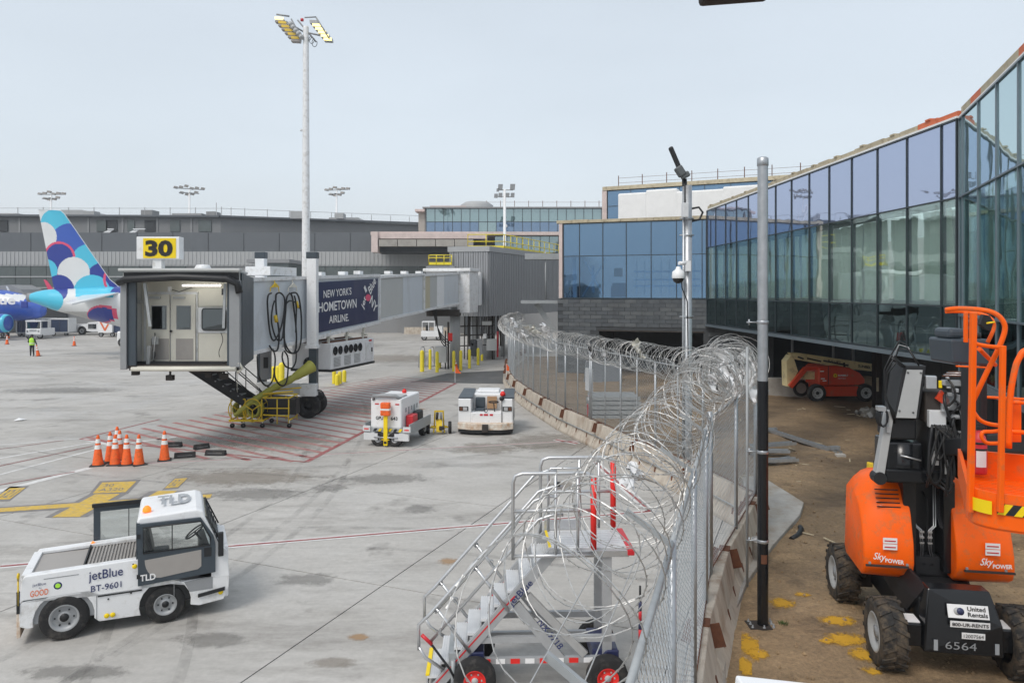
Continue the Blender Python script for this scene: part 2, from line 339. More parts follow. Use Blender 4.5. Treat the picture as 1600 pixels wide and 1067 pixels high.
def dup(root, loc, rz, label, group=None):
    r = root.copy(); C.objects.link(r); r.location = loc; r.rotation_euler = (0,0,rz); r['label'] = label
    if group: r['group'] = group
    for ch in kids(root):
        c = ch.copy(); C.objects.link(c); c.parent = r
        for g in kids(ch):
            d = g.copy(); C.objects.link(d); d.parent = c
    return r
def inst(src, parent, loc=(0,0,0), rz=0, name=None, sc=None):
    o = src.copy(); C.objects.link(o); o.location = loc; o.rotation_euler = (0,0,rz); o.parent = parent
    if sc: o.scale = sc
    return o
def text(s, parent, org, xd, yd, w_=None, h=None, mt='ink_black', name='lettering', bold=0, th=.003, shear=0):
    cu = bpy.data.curves.new('t', 'FONT'); cu.body = s; cu.size = 1; cu.offset = bold; cu.resolution_u = 3; cu.shear = shear; cu.space_line = 1.05
    to = bpy.data.objects.new('t', cu); C.objects.link(to); bpy.context.view_layer.update()
    me = bpy.data.meshes.new_from_object(to.evaluated_get(bpy.context.evaluated_depsgraph_get())); bpy.data.objects.remove(to); bpy.data.curves.remove(cu)
    if not me.vertices: return None
    xs = [v.co.x for v in me.vertices]; ys = [v.co.y for v in me.vertices]; x0, y0 = min(xs), min(ys); W, H = max(xs)-x0, max(ys)-y0
    if w_ is None: w_ = h*W/H
    if h is None: h = w_*H/W
    xd, yd = Vector(xd).normalized(), Vector(yd).normalized(); nd = xd.cross(yd); o_ = Vector(org)
    for v in me.vertices: v.co = o_+xd*((v.co.x-x0)/W*w_)+yd*((v.co.y-y0)/H*h)+nd*th
    me.materials.append(M[mt]); me.name = name
    o = bpy.data.objects.new(name, me); C.objects.link(o); o.parent = parent; return o
def arc(cx, cz, r, a0, a1, n=10):
    return [(cx+r*math.cos(math.radians(a0+(a1-a0)*i/n)), cz+r*math.sin(math.radians(a0+(a1-a0)*i/n))) for i in range(n+1)]
def wheel(parent, c, r, wd, axis='Y', side=-1, rim='rim_grey', rimr=.55, tread=0, hub='black', tyre='rubber'):
    """tyre + rim; side: which end of the axis is the outer face"""
    t = MB(); h = wd/2
    t.lathe([(r*rimr,-h*.9),(r*.86,-h),(r*.96,-h*.86),(r,-h*.6),(r,h*.6),(r*.96,h*.86),(r*.86,h),(r*rimr,h*.9),(r*rimr,-h*.9)], c, axis, 28)
    if tread:
        for i in range(tread):
            a = 2*PI*i/tread
            for sg in (-1, 1):
                a2 = a+(PI/tread if sg > 0 else 0); q = a2+.10*1
                pts = []
                for (aa, hh) in ((a2-.06, 0), (a2+.06, 0), (a2+.06+.16, sg*h*.98), (a2-.06+.16, sg*h*.98)):
                    pts.append((aa, hh))
                vs = []
                for rr in (r*.97, r*1.035):
                    for aa, hh in pts:
                        x, y = rr*math.cos(aa), rr*math.sin(aa)
                        qv = {'Y': (x,hh,y), 'X': (hh,x,y)}[axis]; vs.append((qv[0]+c[0], qv[1]+c[1], qv[2]+c[2]))
                t.add(vs, [(0,3,2,1),(4,5,6,7),(0,1,5,4),(1,2,6,5),(2,3,7,6),(3,0,4,7)])
    wo = t.build('wheel', tyre, parent)
    g = MB(); k = side*h
    g.lathe([(r*rimr*1.01,k*.88),(r*rimr*.93,k*.95),(r*rimr*.82,k*.55),(r*rimr*.5,k*.45),(r*rimr*.42,k*.62),(r*rimr*.15,k*.66),(.001,k*.66)], c, axis, 24)
    g.build('rim', rim, wo)
    g = MB(); g.lathe([(r*rimr*.32,k*.45),(r*rimr*.30,k*.78),(.001,k*.8)], c, axis, 12)
    for i in range(6):
        a = i*PI/3; x, y = r*rimr*.62*math.cos(a), r*rimr*.62*math.sin(a); e_ = r*.035
        qv = {'Y': (x,k*.52,y), 'X': (k*.52,x,y)}[axis]; g.cbox((qv[0]+c[0], qv[1]+c[1], qv[2]+c[2]), (e_*2,e_*2,e_*2))
    g.build('hub', hub, wo); return wo
# ================================================================== ground
FP = [(-.27,1.0),(3.09,11.5),(5.3,16.0),(4.75,18.5),(3.95,21.0),(3.1,24.3),(1.95,28.0),(.85,33.0),(.05,38.0),(-.25,43.0),(-.2,50.0),(.8,57)]
def fx(Y):
    for (a, b), (c, d) in zip(FP, FP[1:]):
        if b <= Y <= d: return a+(c-a)*(Y-b)/(d-b)
    return FP[0][0] if Y < FP[0][1] else FP[-1][0]
sheet = MB().add([(-400,-60,-.03),(400,-60,-.03),(400,700,-.03),(-400,700,-.03)], [(0,1,2,3)])
ground = sheet.build('ground', 'asphalt_dark', kind='structure')
TH = math.radians(22); SA = Vector((math.sin(TH), math.cos(TH), 0)); SB = Vector((math.cos(TH), -math.sin(TH), 0)); SZ = 5.2
o0 = Vector((-1.94, 13.97, 0)); o1 = Vector((-2.6, 18.8, 0))
ob = (o1-o0).dot(SA); org = o0+SA*ob
apron = bpy.data.objects.new('apron', None); C.objects.link(apron); apron['kind'] = 'structure'
slab0 = None; far = MB(); nsl = 0
for i in range(-34, 30):
    for j in range(-6, 34):
        c = org+SB*((i+.5)*SZ)+SA*((j+.5)*SZ)
        if c.y < -4 or c.y > 150: continue
        if abs(c.x) > c.y*.72+9: continue
        if c.y < 56 and c.x > fx(c.y)+3.6: continue
        if c.y < 62:
            if slab0 is None:
                g_ = .012; h_ = SZ/2-g_
                slab0 = MB().box(-h_,h_,-h_,h_,-.03,0).build('slab', 'apron_concrete', apron)
                slab0.location = c; slab0.rotation_euler = (0,0,-TH)
            else: inst(slab0, apron, c, -TH)
            nsl += 1
        else: far.at(c, -TH).box(-SZ/2+.012,SZ/2-.012,-SZ/2+.012,SZ/2-.012,-.03,0)
far.build('slab', 'apron_concrete', apron, kind='stuff')
print('slabs', nsl)
# dirt yard right of the fence
def dz(X, Y):   # height of the yard: lumps, crumbs and tyre ruts that swing towards the lift bay
    q = Vector((X, Y, 0)); z = .035+.03*noise.noise(q*.5)+.026*noise.noise(q*1.7)+.018*noise.noise(q*5)+.012*noise.noise(q*11)
    u = X*.82-Y*.57+.8*noise.noise(q*.12)
    if Y > 12 and X > 5.5:
        k = min(1, (Y-12)/5)*min(1, X-5.5); rt = math.sin(u*2.2); z += .04*rt*k
        if rt > .2: z += .022*k*math.sin((X*.57+Y*.82)*19+(3 if math.sin(u*4.4) > 0 else 0))*(rt-.2)
    return z+.045
ny, nx = 460, 300; vs = []; fs = []
for j in range(ny+1):
    Y = 1.2+(j/ny)**1.4*58
    for i in range(nx+1):
        X = fx(Y)+.15+(i/nx)**1.5*40; vs.append((X, Y, dz(X, Y)))
for j in range(ny):
    for i in range(nx): a = j*(nx+1)+i; fs.append((a,a+1,a+nx+2,a+nx+1))
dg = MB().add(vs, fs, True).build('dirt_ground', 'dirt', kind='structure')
# flat marking sheets
def strip(mb, a, b, wd, z=.004):
    a, b = Vector((a[0],a[1],0)), Vector((b[0],b[1],0)); d_ = (b-a).normalized(); n = Vector((-d_.y,d_.x,0))*wd/2; k = max(1, int((b-a).length/6)); 
    mb.add([(*(a-n).xy,z),(*(b-n).xy,z),(*(b+n).xy,z),(*(a+n).xy,z)], [(0,1,2,3)])
def gl(a, b): return G(*a), G(*b)
mk = bpy.data.objects.new('pavement_markings', None); C.objects.link(mk); mk['kind'] = 'structure'
m1 = MB(); m2 = MB()
for a, b, wd, rd in [((0,885),(340,855),.22,.08),((340,855),(760,820),.22,.08),((760,820),(1015,799),.22,.08),((1017,799),(930,722),.26,.09),
                 ((140,728),(400,716),.16,.06),((400,716),(840,692),.16,.06),((840,692),(1000,684),.16,.06),((868,687),(903,693),.30,.14)]:
    p, q = gl(a, b); strip(m1, p, q, wd); strip(m2, p, q, rd, .008)
for a, b, wd in [((-60,782),(140,731),.26),((-60,757),(150,702),.13),((-60,726),(147,691),.13),((125,685),(172,695),.2),((205,692),(277,682),.16),((-60,700),(125,685),.1)]:
    p, q = gl(a, b); strip(m1, p, q, wd)
m1.build('white_line', 'white_marking', mk)
for a, b, wd in [((-60,741),(145,697),.07),((-60,768),(117,737),.07),((-60,710),(100,688),.05)]:
    p, q = gl(a, b); strip(m2, p, q, wd, .008)
m2.build('red_line', 'red_paint', mk)
# red hatched keep-clear area under the bridge
hat = MB(); edge = MB()
A, Bq, Cq, D = G(712,599), G(478,722), G(300,716), G(125,686)
for a, b in ((A,Bq),): strip(edge, a, b, .18, .006)
poly = [A, Bq, Cq, D, G(300,655), G(470,618), G(610,590)]
strip(edge, A, G(612,588), .10, .006); strip(edge, G(612,588), G(480,612), .08, .006); strip(edge, D, G(250,655), .1, .006); strip(edge, D, Bq, .1, .006)
def clip(poly, p, d_):
    hits = []; n = Vector((-d_.y, d_.x, 0))
    for i in range(len(poly)):
        a, b = poly[i], poly[(i+1)%len(poly)]; sa, sb = (a-p).dot(n), (b-p).dot(n)
        if sa*sb < 0: t = sa/(sa-sb); q = a+(b-a)*t; hits.append((q-p).dot(d_))
    return (min(hits), max(hits)) if len(hits) >= 2 else None
dh = (G(705,607)-G(600,596)).normalized(); nn = Vector((-dh.y,dh.x,0))
for k in range(-60, 60):
    r_ = clip(poly, A+nn*(k*.68), dh)
    if r_: strip(hat, A+nn*(k*.68)+dh*r_[0], A+nn*(k*.68)+dh*r_[1], .20, .004)
edge.build('red_edge_line', 'red_paint', mk); hat.build('red_hatching', 'red_faint', mk)
# yellow guide lines and number boxes
ol = MB(); yl = MB()
def quad(mb, pts, z): mb.add([(*G(*p).xy, z) for p in pts], [tuple(range(len(pts)))])
p, q = gl((-60,801),(330,775)); strip(ol, p, q, .62, .004); strip(yl, p, q, .36, .008)
p, q = gl((103,808),(168,772)); strip(ol, p, q, .95, .005); strip(yl, p, q, .62, .009)
p, q = gl((244,778),(262,767)); strip(ol, p, q, .9, .004); strip(yl, p, q, .5, .008)
BX = [[(145,771),(160,754),(213,752),(196,769)],[(257,763),(274,748),(293,747),(278,761)],[(-12,781),(15,763),(40,762),(15,780)]]
for qd in BX:
    c = Vector((sum(p[0] for p in qd)/4, sum(p[1] for p in qd)/4))
    quad(ol, [((p[0]-c.x)*1.22+c.x, (p[1]-c.y)*1.32+c.y) for p in qd], .004); quad(yl, qd, .008)
ol.build('marking_outline', 'paint_outline', mk); yl.build('yellow_line', 'yellow_paint', mk)
for (s, rows), qd in zip([('30\nA320',2),('321',1),('321',1)], BX):
    bl, tl, br = G(*qd[0]), G(*qd[1]), G(*qd[3]); xd = (br-bl); yd = tl-bl
    text(s, mk, bl+xd*.12+yd*.15, xd, yd, xd.length*.74, yd.length*.68, 'paint_outline', 'painted_number', th=.012)
# darker asphalt patch and oil stains that lie on the slabs
pt = MB(); pt.add([(*G(*p).xy,.003) for p in [(640,597),(700,583),(800,578),(800,600),(740,599)]], [(0,1,2,3,4)])
pt.build('asphalt_patch', 'asphalt_dark', kind='structure')
def mark(c0_, r_, a0, a1, wd=.16, k_=[0]):
    k_[0] += 1; m_ = MB(); n_ = 24; z = .0101+.0002*k_[0]
    for i in range(n_):
        q = []
        for a, r in ((a0+(a1-a0)*i/n_,r_-wd/2),(a0+(a1-a0)*i/n_,r_+wd/2),(a0+(a1-a0)*(i+1)/n_,r_+wd/2),(a0+(a1-a0)*(i+1)/n_,r_-wd/2)): q.append((c0_[0]+r*math.cos(a),c0_[1]+r*math.sin(a),z))
        m_.add(q,[(0,1,2,3)])
    m_.build('tyre_mark','tyre_mark',mk)
for c_, r_, a0, a1 in [((-4,2),13,1.0,2.3),((-4,2),14.3,1.0,2.3),((-30,18),24,-.35,.25),((-30,18),25.4,-.35,.25),((2,60),40,-2.6,-1.75),((2,60),41.5,-2.6,-1.75),((-14,34),12,-1.2,.2),((-9,40),17,-1.7,-.6),((-9,40),18.3,-1.7,-.6),((-22,5),17,-.1,.75),((-22,5),18.2,-.1,.75),((-60,20),55,-.2,.3)]: mark(c_, r_, a0, a1)
# raised concrete pad along the barrier and the yellow paint flecks on the dirt
pad = MB(); pp = [(1086,1120),(1131,952),(1150,905),(1176,866),(1160,745),(1188,742),(1256,784),(1250,803),(1208,850),(1168,905),(1137,985),(1130,1120)]
pad.prism([(*G(*p,.17).xy,-.02) for p in pp], (0,0,.19)); pad.build('concrete_pad', 'curb', bevel=.02, kind='structure')
fo_ = bpy.data.objects.new('paint_overspray', None); C.objects.link(fo_); fo_['kind'] = 'structure'
for cx, cy, rx, ry in [(1222,942,22,13),(1309,970,34,13),(1322,1000,40,16),(1350,1022,26,16),(1362,1047,18,10),(1172,1012,14,34),(1165,1040,10,24),(1291,1002,12,8),(1185,1022,18,14),(1255,930,14,7)]:
    c = G(cx, cy, .08); a_ = G(cx+rx, cy, .08)-c; b_ = G(cx, cy-ry, .08)-c; vs = []; K = 14
    for p in range(K+1):
        for q in range(K+1): v = c+a_*(2*p/K-1)+b_*(2*q/K-1); vs.append((v.x, v.y, dz(v.x, v.y)+.009))
    MB().add(vs, [(p*(K+1)+q,p*(K+1)+q+1,(p+1)*(K+1)+q+1,(p+1)*(K+1)+q) for p in range(K) for q in range(K)], True).build('paint_smear','yellow_smear',fo_)
so_ = bpy.data.objects.new('apron_stains', None); C.objects.link(so_); so_['kind'] = 'structure'; random.seed(12)
SL = [(515,762,42,10,'oil_stain'),(655,795,40,11,'oil_stain'),(600,748,110,13,'oil_stain'),(400,772,120,16,'oil_stain'),(560,995,26,9,'orange_rust_stain'),(520,1035,60,14,'brown_stain'),(860,690,120,22,'brown_stain'),(700,877,26,9,'orange_rust_stain'),(380,745,170,20,'brown_stain'),(760,700,90,14,'brown_stain'),
      (330,690,90,16,'oil_stain'),(620,640,60,9,'orange_rust_stain'),(440,690,120,22,'brown_stain'),(240,850,90,18,'oil_stain'),(480,905,70,16,'oil_stain'),(120,1050,120,20,'oil_stain'),(600,560,120,10,'brown_stain'),(540,540,90,6,'oil_stain'),(100,610,120,8,'oil_stain'),(560,640,120,14,'brown_stain'),(330,1000,70,20,'oil_stain'),(880,760,40,14,'brown_stain')]
for k, (cx, cy, rx, ry, m_) in enumerate(SL):
    c = G(cx, cy); a_ = G(cx+rx, cy)-c; b_ = G(cx, cy-ry)-c; z = .0015+.0001*k
    MB().add([(*(c-a_-b_).xy,z),(*(c+a_-b_).xy,z),(*(c+a_+b_).xy,z),(*(c-a_+b_).xy,z)], [(0,1,2,3)]).build('stain',m_,so_)
# pebbles, clods and litter scattered over the dirt
cl = MB()
for i in range(4200):
    Y = 3+random.random()**1.3*40; X = fx(Y)+.6+random.random()*(Y*.72+1-fx(Y)); r_ = random.choice((.008,.012,.018,.03))*random.uniform(.6,1.4)
    cl.at((X,Y,dz(X,Y)+r_*.3), random.random()*6).add([(-r_,0,0),(0,-r_*.8,0),(r_,0,0),(0,r_*.7,0),(0,0,r_*.9),(0,0,-r_)], [(0,1,4),(1,2,4),(2,3,4),(3,0,4),(1,0,5),(2,1,5),(3,2,5),(0,3,5)])
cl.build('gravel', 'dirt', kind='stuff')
# ================================================================== glass terminal wing under construction (right)
def wall_frame(p0, p1):
    """matrix: local x runs p0->p1, local y points out of the wall to the camera side, z up"""
    p0, p1 = Vector((*p0,0)), Vector((*p1,0)); u = (p1-p0).normalized(); n = Vector((u.y,-u.x,0))
    if n.dot(-p0) < 0: n = -n
    Mx = Matrix(((u.x,n.x,0,p0.x),(u.y,n.y,0,p0.y),(0,0,1,0),(0,0,0,1))); return Mx, (p1-p0).length, u, n
def glaze(parent, p0, p1, cols, rows, pane_m, mull='mullion', mw=.042, proud=.05):
    """cols: x positions along the wall; rows: z positions; pane_m(i,j) -> material. every pane is a part"""
    Mx, Ln, u, n = wall_frame(p0, p1)
    cache = {}
    for i in range(len(cols)-1):
        for j in range(len(rows)-1):
            m_ = pane_m(i, j)
            if m_ is None: continue
            x0, x1, z0, z1 = cols[i]+mw/2, cols[i+1]-mw/2, rows[j]+mw/2, rows[j+1]-mw/2
            k = (round(x1-x0,3), j, m_)
            if k not in cache:
                mb = MB(); mb.box(0, x1-x0, -.012, .012, z0, z1); o = mb.build('pane', m_, parent); cache[k] = o
            else:
                o = cache[k].copy(); C.objects.link(o); o.parent = parent
            t = random.uniform(-.0012, .0012)
            o.matrix_local = Mx @ Matrix.Translation((x0, 0, 0)) @ Matrix.Rotation(t, 4, 'Z')
    f0 = MB().box(-mw/2, mw/2, -.12, proud, rows[0], rows[-1]).build('mullion', mull, parent); f0.matrix_local = Mx @ Matrix.Translation((cols[0],0,0))
    for x in cols[1:]:
        o = f0.copy(); C.objects.link(o); o.parent = parent; o.matrix_local = Mx @ Matrix.Translation((x,0,0))
    f0 = MB().box(cols[0]-mw/2, cols[-1]+mw/2, -.10, proud+.006, -mw/2, mw/2).build('transom', mull, parent); f0.matrix_local = Mx @ Matrix.Translation((0,0,rows[0]))
    for z in rows[1:]:
        o = f0.copy(); C.objects.link(o); o.parent = parent; o.matrix_local = Mx @ Matrix.Translation((0,0,z))
    return Mx
wing = thing('glass_terminal_wing', 'long glass-walled terminal wing with hanging drapes behind its middle row, open bay beneath it', 'building')
A0, A1 = (12.53, 20.7), (11.67, 44.0)
k_ = .77; cols = [0, .70]+[.70+1.745*i for i in range(1, 14)]
LA = (Vector(A1)-Vector(A0)).length; cols = [c for c in cols if c < LA-.3]+[LA]
rows = [3.36, 4.81, 7.86, 10.06]
MxA = glaze(wing, A0, A1, cols, rows, lambda i, j: ['deep_glass','green_glass','lav_glass'][j])
mb = MB(); mb.X = MxA
mb.box(-.05, LA, -.4, .12, 3.18, 3.32); mb.build('sill_beam', 'mullion_light', wing)
mb = MB(); mb.X = MxA; mb.box(0, LA, -.5, .03, 10.10, 10.16); mb.build('coping_edge', 'wrap_white', wing)
pb = None
for i in range(24):
    x0 = i*LA/24; m_ = MB(); m_.X = MxA; z1 = 10.33+random.uniform(-.02,.03)
    m_.box(x0+.01, x0+LA/24-.01, -.45, -.02, 10.165, z1)
    if i % 2: m_.box(x0+.3, x0+.55, -.4, .01, z1, z1+.05)
    m_.build('parapet_board', 'sheathing_red' if i < 2 else 'sheathing', wing)
# drapes hang behind the middle row
for i in range(1, len(cols)-1):
    x0, x1 = cols[i]+.12, cols[i+1]-.08
    if random.random() < .12: x0 += .3
    nv, nu = 14, 16; vs = []; fs = []; ph = random.random()*6; sw = random.uniform(.3,.9)
    for a in range(nv+1):
        for b in range(nu+1):
            s_, t_ = b/nu, a/nv; z = 4.95+t_*2.75
            vs.append((x0+(x1-x0)*(s_*.96+.04*math.sin(3*t_+ph)), -.42-.07*math.sin(s_*(9+ph)+sw*3*t_+ph)-.05*math.sin(s_*23+ph*2)-.05*noise.noise(Vector((s_*3, t_*3, ph*3))), z-.25*t_*abs(math.sin(s_*3.1+ph))*sw*.5))
    for a in range(nv):
        for b in range(nu): q = a*(nu+1)+b; fs.append((q,q+1,q+nu+2,q+nu+1))
    m_ = MB(); m_.X = MxA; m_.add(vs, fs, True).build('drape', 'drape', wing)
# floors, back wall, roof of the wing
core = MB(); core.X = MxA
core.box(-2, LA+3, -9, -.5, 3.36, 3.6); core.box(0, LA, -9, -.16, 4.74, 4.86); core.box(0, LA, -1.0, -.3, 7.80, 7.92); core.box(-.3, LA+1, -1.2, -.5, 10.1, 10.2)
core.build('floor_slab', 'interior_floor', wing)
core = MB(); core.X = MxA; core.box(-2, LA+3, -9.2, -9, 3.4, 8.0); core.box(0, LA, -.34, -.24, 7.95, 10.05)
core.build('inner_wall', 'wrap_white', wing)
st = MB(); st.X = MxA
for x in cols[2::3]: st.box(x-.12, x+.12, -1.5, -1.26, 4.86, 7.8)
st.build('inner_column', 'grey_light', wing)
# soffit bay below
bay = MB(); bay.X = MxA; bay.box(-1, LA+1.5, -12, -10.5, -.2, 3.36); bay.box(LA+.4, LA+1.0, -12, -.2, -.2, 3.36)
bay.build('bay_wall', 'interior_dark', wing)
pw = MB()
for i in range(8): pw.box(16.15, 16.3, 20.2+i*1.5+.02, 21.7+i*1.5-.02, .05, 3.34)
pw.build('lower_wall_panel', 'ter_dark', wing)
for px_, Y in ((1238,38.5),(1302,38.5),(1333,38.5)):
    MB().tube((sX(px_,Y),Y,0),(sX(px_,Y),Y,3.4), .07, 8).build('bay_post', 'grey_mid', wing)
cm = MB(); cm.box(15.93,16.47,32.15,32.19,0,3.34); cm.box(15.93,16.47,32.55,32.59,0,3.34); cm.box(16.17,16.23,32.19,32.55,0,3.34); cm.build('steel_column', 'rust_steel', wing)
tl = MB(); tl.beam((15.9,32.0,.9),(15.9,32.0,1.5),.08,.05); tl.build('timber_wedge', 'sheathing', wing)
lw = MB(); lw.box(11.8,14.9,36.4,36.9,0,.95); lowwall = lw.build('low_concrete_wall', 'concrete_wall', bevel=.02); tag(lowwall, 'low pale concrete wall at the foot of the dark bay behind the red-orange lift', 'wall')
# facade C: returns towards the camera on the far right
wing2 = thing('glass_terminal_wing', 'tall pale green glass facade that rises toward the upper right corner', 'building')
uC = Vector((-.343,-.94)); C0 = Vector((12.56,20.62)); C1 = C0+uC*10.6
colsC = [0,.42]+[.42+1.68*i for i in range(1,7)]
MxC = glaze(wing2, tuple(C0), tuple(C1), colsC, [2.95,4.55,7.86,10.06], lambda i, j: ['deep_glass','teal_glass','pale_glass'][j], 'mullion_light')
mb = MB(); mb.X = MxC; mb.box(0,10.6,-.45,.03,10.1,10.15); mb.build('coping_edge','wrap_white',wing2)
for i in range(10):
    mb = MB(); mb.X = MxC; mb.box(i*1.06+.01, i*1.06+1.05, -.4, -.02, 10.155, 10.38); mb.build('parapet_board', 'sheathing_red' if i % 4 == 1 else 'sheathing', wing2)
mb = MB(); mb.X = MxC; mb.box(.6,10.6,-3,-2.9,3.0,7.6); mb.box(.3,10.6,-2.9,-.2,4.4,4.5); mb.build('inner_wall','wrap_white',wing2)
mb = MB(); mb.X = MxC
for x in (.6, 2.3, 4.0, 5.8, 7.1): mb.box(x,x+1.2,-.5,-.45,4.6,7.7)
mb.build('inner_blind','drape',wing2)
mb = MB(); mb.X = MxC; mb.box(0,10.6,-.3,.08,2.75,2.92); mb.build('sill_beam','mullion_light',wing2)
# near block facing the camera: blue glass over dark masonry
blk = thing('glass_pavilion', 'two-row blue glass pavilion on a dark masonry base in the middle distance', 'building')
N0, N1 = (3.26, 47.0), (11.62, 44.05); LN = (Vector(N1)-Vector(N0)).length
pxs = [880.6,905.6,942,978.6,1017.4,1057,1097]
Mx, Ln, u, n = wall_frame(N0, N1)
def along(px_):   # where the sight line at px meets the wall
    r = (px_-800)/F; a, b = Vector(N0), u.xy; return (r*a.y-a.x)/(b.x-r*b.y)
colN = [max(0, along(p)) for p in pxs]+[LN]
zN = [4.85, 7.50, 9.55]
MxN = glaze(blk, N0, N1, colN, zN, lambda i, j: ['blue_glass','blue_spandrel'][j])
mb = MB(); mb.X = MxN; mb.box(-.25, -.03, -.1, .09, 4.85, 9.6); mb.build('corner_trim', 'wrap_pinkish', blk)
for i in range(9):
    mb = MB(); mb.X = MxN; mb.box(-.4+i*LN/8.6, -.4+(i+1)*LN/8.6-.02, -.5, .12, 9.6, 9.78+random.uniform(-.01,.02)); mb.build('parapet_board', 'sheathing', blk)
mb = MB(); mb.X = MxN; mb.box(-.3, LN, -6, -5.8, 4.8, 9.6); mb.box(-.3, LN, -5.8, -.2, 4.70, 4.84); mb.box(-.2, LN, -.3, -.2, 7.5, 9.5); mb.box(-.3,-.2,-5.8,-.2,4.8,9.6); mb.build('inner_wall', 'grey_light', blk)
br = MB(); br.X = MxN
def bar(a, b, r=.045): br.beam((a[0],-.7,a[1]),(b[0],-.7,b[1]), r*2, r*2, (0,1,0))
bar((1.1,4.95),(2.6,7.3)); bar((2.5,4.95),(1.2,7.3)); bar((1.8,5.2),(1.8,6.9),.08); bar((.6,4.9),(.6,7.4),.12)
for z in (5.6,6.0,6.5): bar((4.4,z),(LN-.3,z))
for q in range(9): bar((4.6+q*.5,5.1),(4.6+q*.5,7.2),.02)
br.build('brace', 'white_clean', blk)
mb = MB(); mb.X = MxN; mb.box(3.1,3.6,-1.2,-.9,6.2,6.75); mb.build('board','cardboard',blk)
mb = MB(); mb.X = MxN; mb.box(2.9,3.0,-1,-.9,4.9,5.6); mb.box(3.0,3.8,-1.2,-.9,4.9,5.8); mb.box(.3,.8,-1.4,-.9,4.9,5.6); mb.build('stored_box','ter_dark',blk)
base = MB(); base.X = MxN; o_a, o_b = along(936), along(1099)
base.box(-.35, o_a, -.35, 0, -.2, 4.8); base.box(o_a, o_b, -.35, 0, 2.85, 4.8); base.box(o_b, LN+3.8, -.35, 0, -.2, 4.8); base.box(-.35,-.1,-6,-.35,-.2,4.8)
base.box(o_a-2,o_b+2,-5,-4.8,-.2,4.6); base.box(o_a-.3,o_a-.02,-4.8,-.35,-.2,4.6); base.box(o_b+.02,o_b+.3,-4.8,-.35,-.2,4.6); base.build('masonry_backing', 'mortar', blk)
bw, bh = .72, .245; b0 = MB().box(0, bw-.02, 0, .03, 0, bh-.02).build('brick', 'block_dark', blk); nb = 0
bmats = [mat('block_dark_a', (.078,.088,.098), .8, var=.25, scale=2), mat('block_dark_b', (.105,.115,.122), .8, var=.25, scale=2)]
b0.matrix_local = MxN @ Matrix.Translation((-.35,.002,4.5)); me_v = [b0.data]
for bm_ in bmats: mm = b0.data.copy(); mm.materials[0] = bm_; me_v.append(mm)
for r_ in range(19):
    z = 4.78-(r_+1)*bh
    for c_ in range(19):
        x = -.35+c_*bw-(bw/2 if r_ % 2 else 0)
        if x < -.36: continue
        if x+bw > LN+3.7: continue
        if z < 2.85 and x+bw > o_a and x < o_b: continue
        if x+bw > o_b+.2 and z < .6: continue
        if nb > 290: break
        o = b0.copy(); C.objects.link(o); o.parent = blk; o.data = random.choice(me_v); o.matrix_local = MxN @ Matrix.Translation((x, .002+random.uniform(-.002,.003), z)); nb += 1
mb = MB(); mb.X = MxN; mb.box(o_a-.05,o_b+.05,-.1,.05,2.78,2.86); mb.build('lintel','rust_steel',blk)
# ledge beam and raking strut on its left side
st = MB(); st.box(-.35*1-.0+sX(822,48),3.1,47.2,48.4,sZ(474,48),sZ(470,48)+.02); st.box(sX(820,50),3.2,49.2,50.2,sZ(406,50),sZ(397,50))
st.beam(P(838,475,48),P(866,517,48),.35,.3); st.tube(P(852,392,49.4),P(853,468,49.4),.05)
s_ = st.build('steel_ledge','galv_dull'); tag(s_, 'grey steel ledges and raking strut left of the blue glass pavilion', 'steelwork')
# building behind with white wrap
b2 = thing('glass_upper_block', 'blue glass upper storey behind the pavilion, partly covered by white wrap', 'building')
colsB = [0+1.95*i for i in range(9)]
Mx2 = glaze(b2, (7.8,60),(23.3,52.5), colsB, [9.3,12.2,13.45], lambda i, j: 'blue_spandrel')
mb = MB(); mb.X = Mx2; mb.box(-.4,17,-.5,.15,13.5,13.8); mb.build('parapet_board','sheathing',b2); mb = MB(); mb.X = Mx2; mb.box(-.45,-.05,-.3,.1,9.3,13.5); mb.build('corner_trim','wrap_pinkish',b2)
mb = MB(); mb.X = Mx2; mb.box(-.4,17,-8,-.15,0,13.5); mb.build('wall','ter_grey',b2)
mb = MB(); mb.X = Mx2
for a, b, h in ((1.3,3.6,13.0),(3.55,6.0,13.15),(5.9,9.5,12.9),(9.4,15.5,13.05)):
    mb.box(a,b,.3+.3*(h%.3),1.4,9.4,h)
mb.build('wrap_sheet','wrap_white',b2, bevel=.12, seg=3)
rl = MB(); rl.X = Mx2
for i in range(9): rl.tube((.6+i*2,-1,13.6),(.6+i*2,-1,14.8),.035,5)
rl.tube((.6,-1,14.6),(16.6,-1,14.5),.015,4); rl.tube((.6,-1,14.2),(16.6,-1,14.1),.015,4); rl.build('roof_railing','rust',b2)
# far curtain-walled concourse
b3 = thing('far_concourse', 'teal and blue curtain-wall concourse behind the ribbed grey connector', 'building')
cB3 = [1.13*i for i in range(25)]
def b3m(i, j):
    if j == 1: return 'far_teal' 
    return 'far_teal' if i in (6,7) else 'far_blue'
Mx3 = glaze(b3, (sX(666,95),95),(sX(666,95)+28.4,95), cB3, [12.9,14.3,16.0], b3m, mw=.07)
glaze(b3, (sX(773,93),93),(sX(773,93)+17,93), [1.15*i for i in range(15)], [10.2,12.3], lambda i, j: 'far_teal', mw=.07)
mb = MB(); mb.box(sX(664,95),19,95.2,110,0,16.0); mb.box(sX(663,95)-.2,19,94.6,96,16.04,16.2); mb.build('wall','ter_grey',b3)
mb = MB(); mb.box(sX(655,96),sX(665,96),95.2,99,10,15.6); mb.build('end_wall','concrete_wall',b3); mb = MB(); mb.box(sX(649,95),sX(664,95),94.5,97,15.6,15.9); mb.box(sX(672,96),sX(728,96),96,97,16.2,16.5); mb.build('orange_membrane','wrap_pinkish',b3)
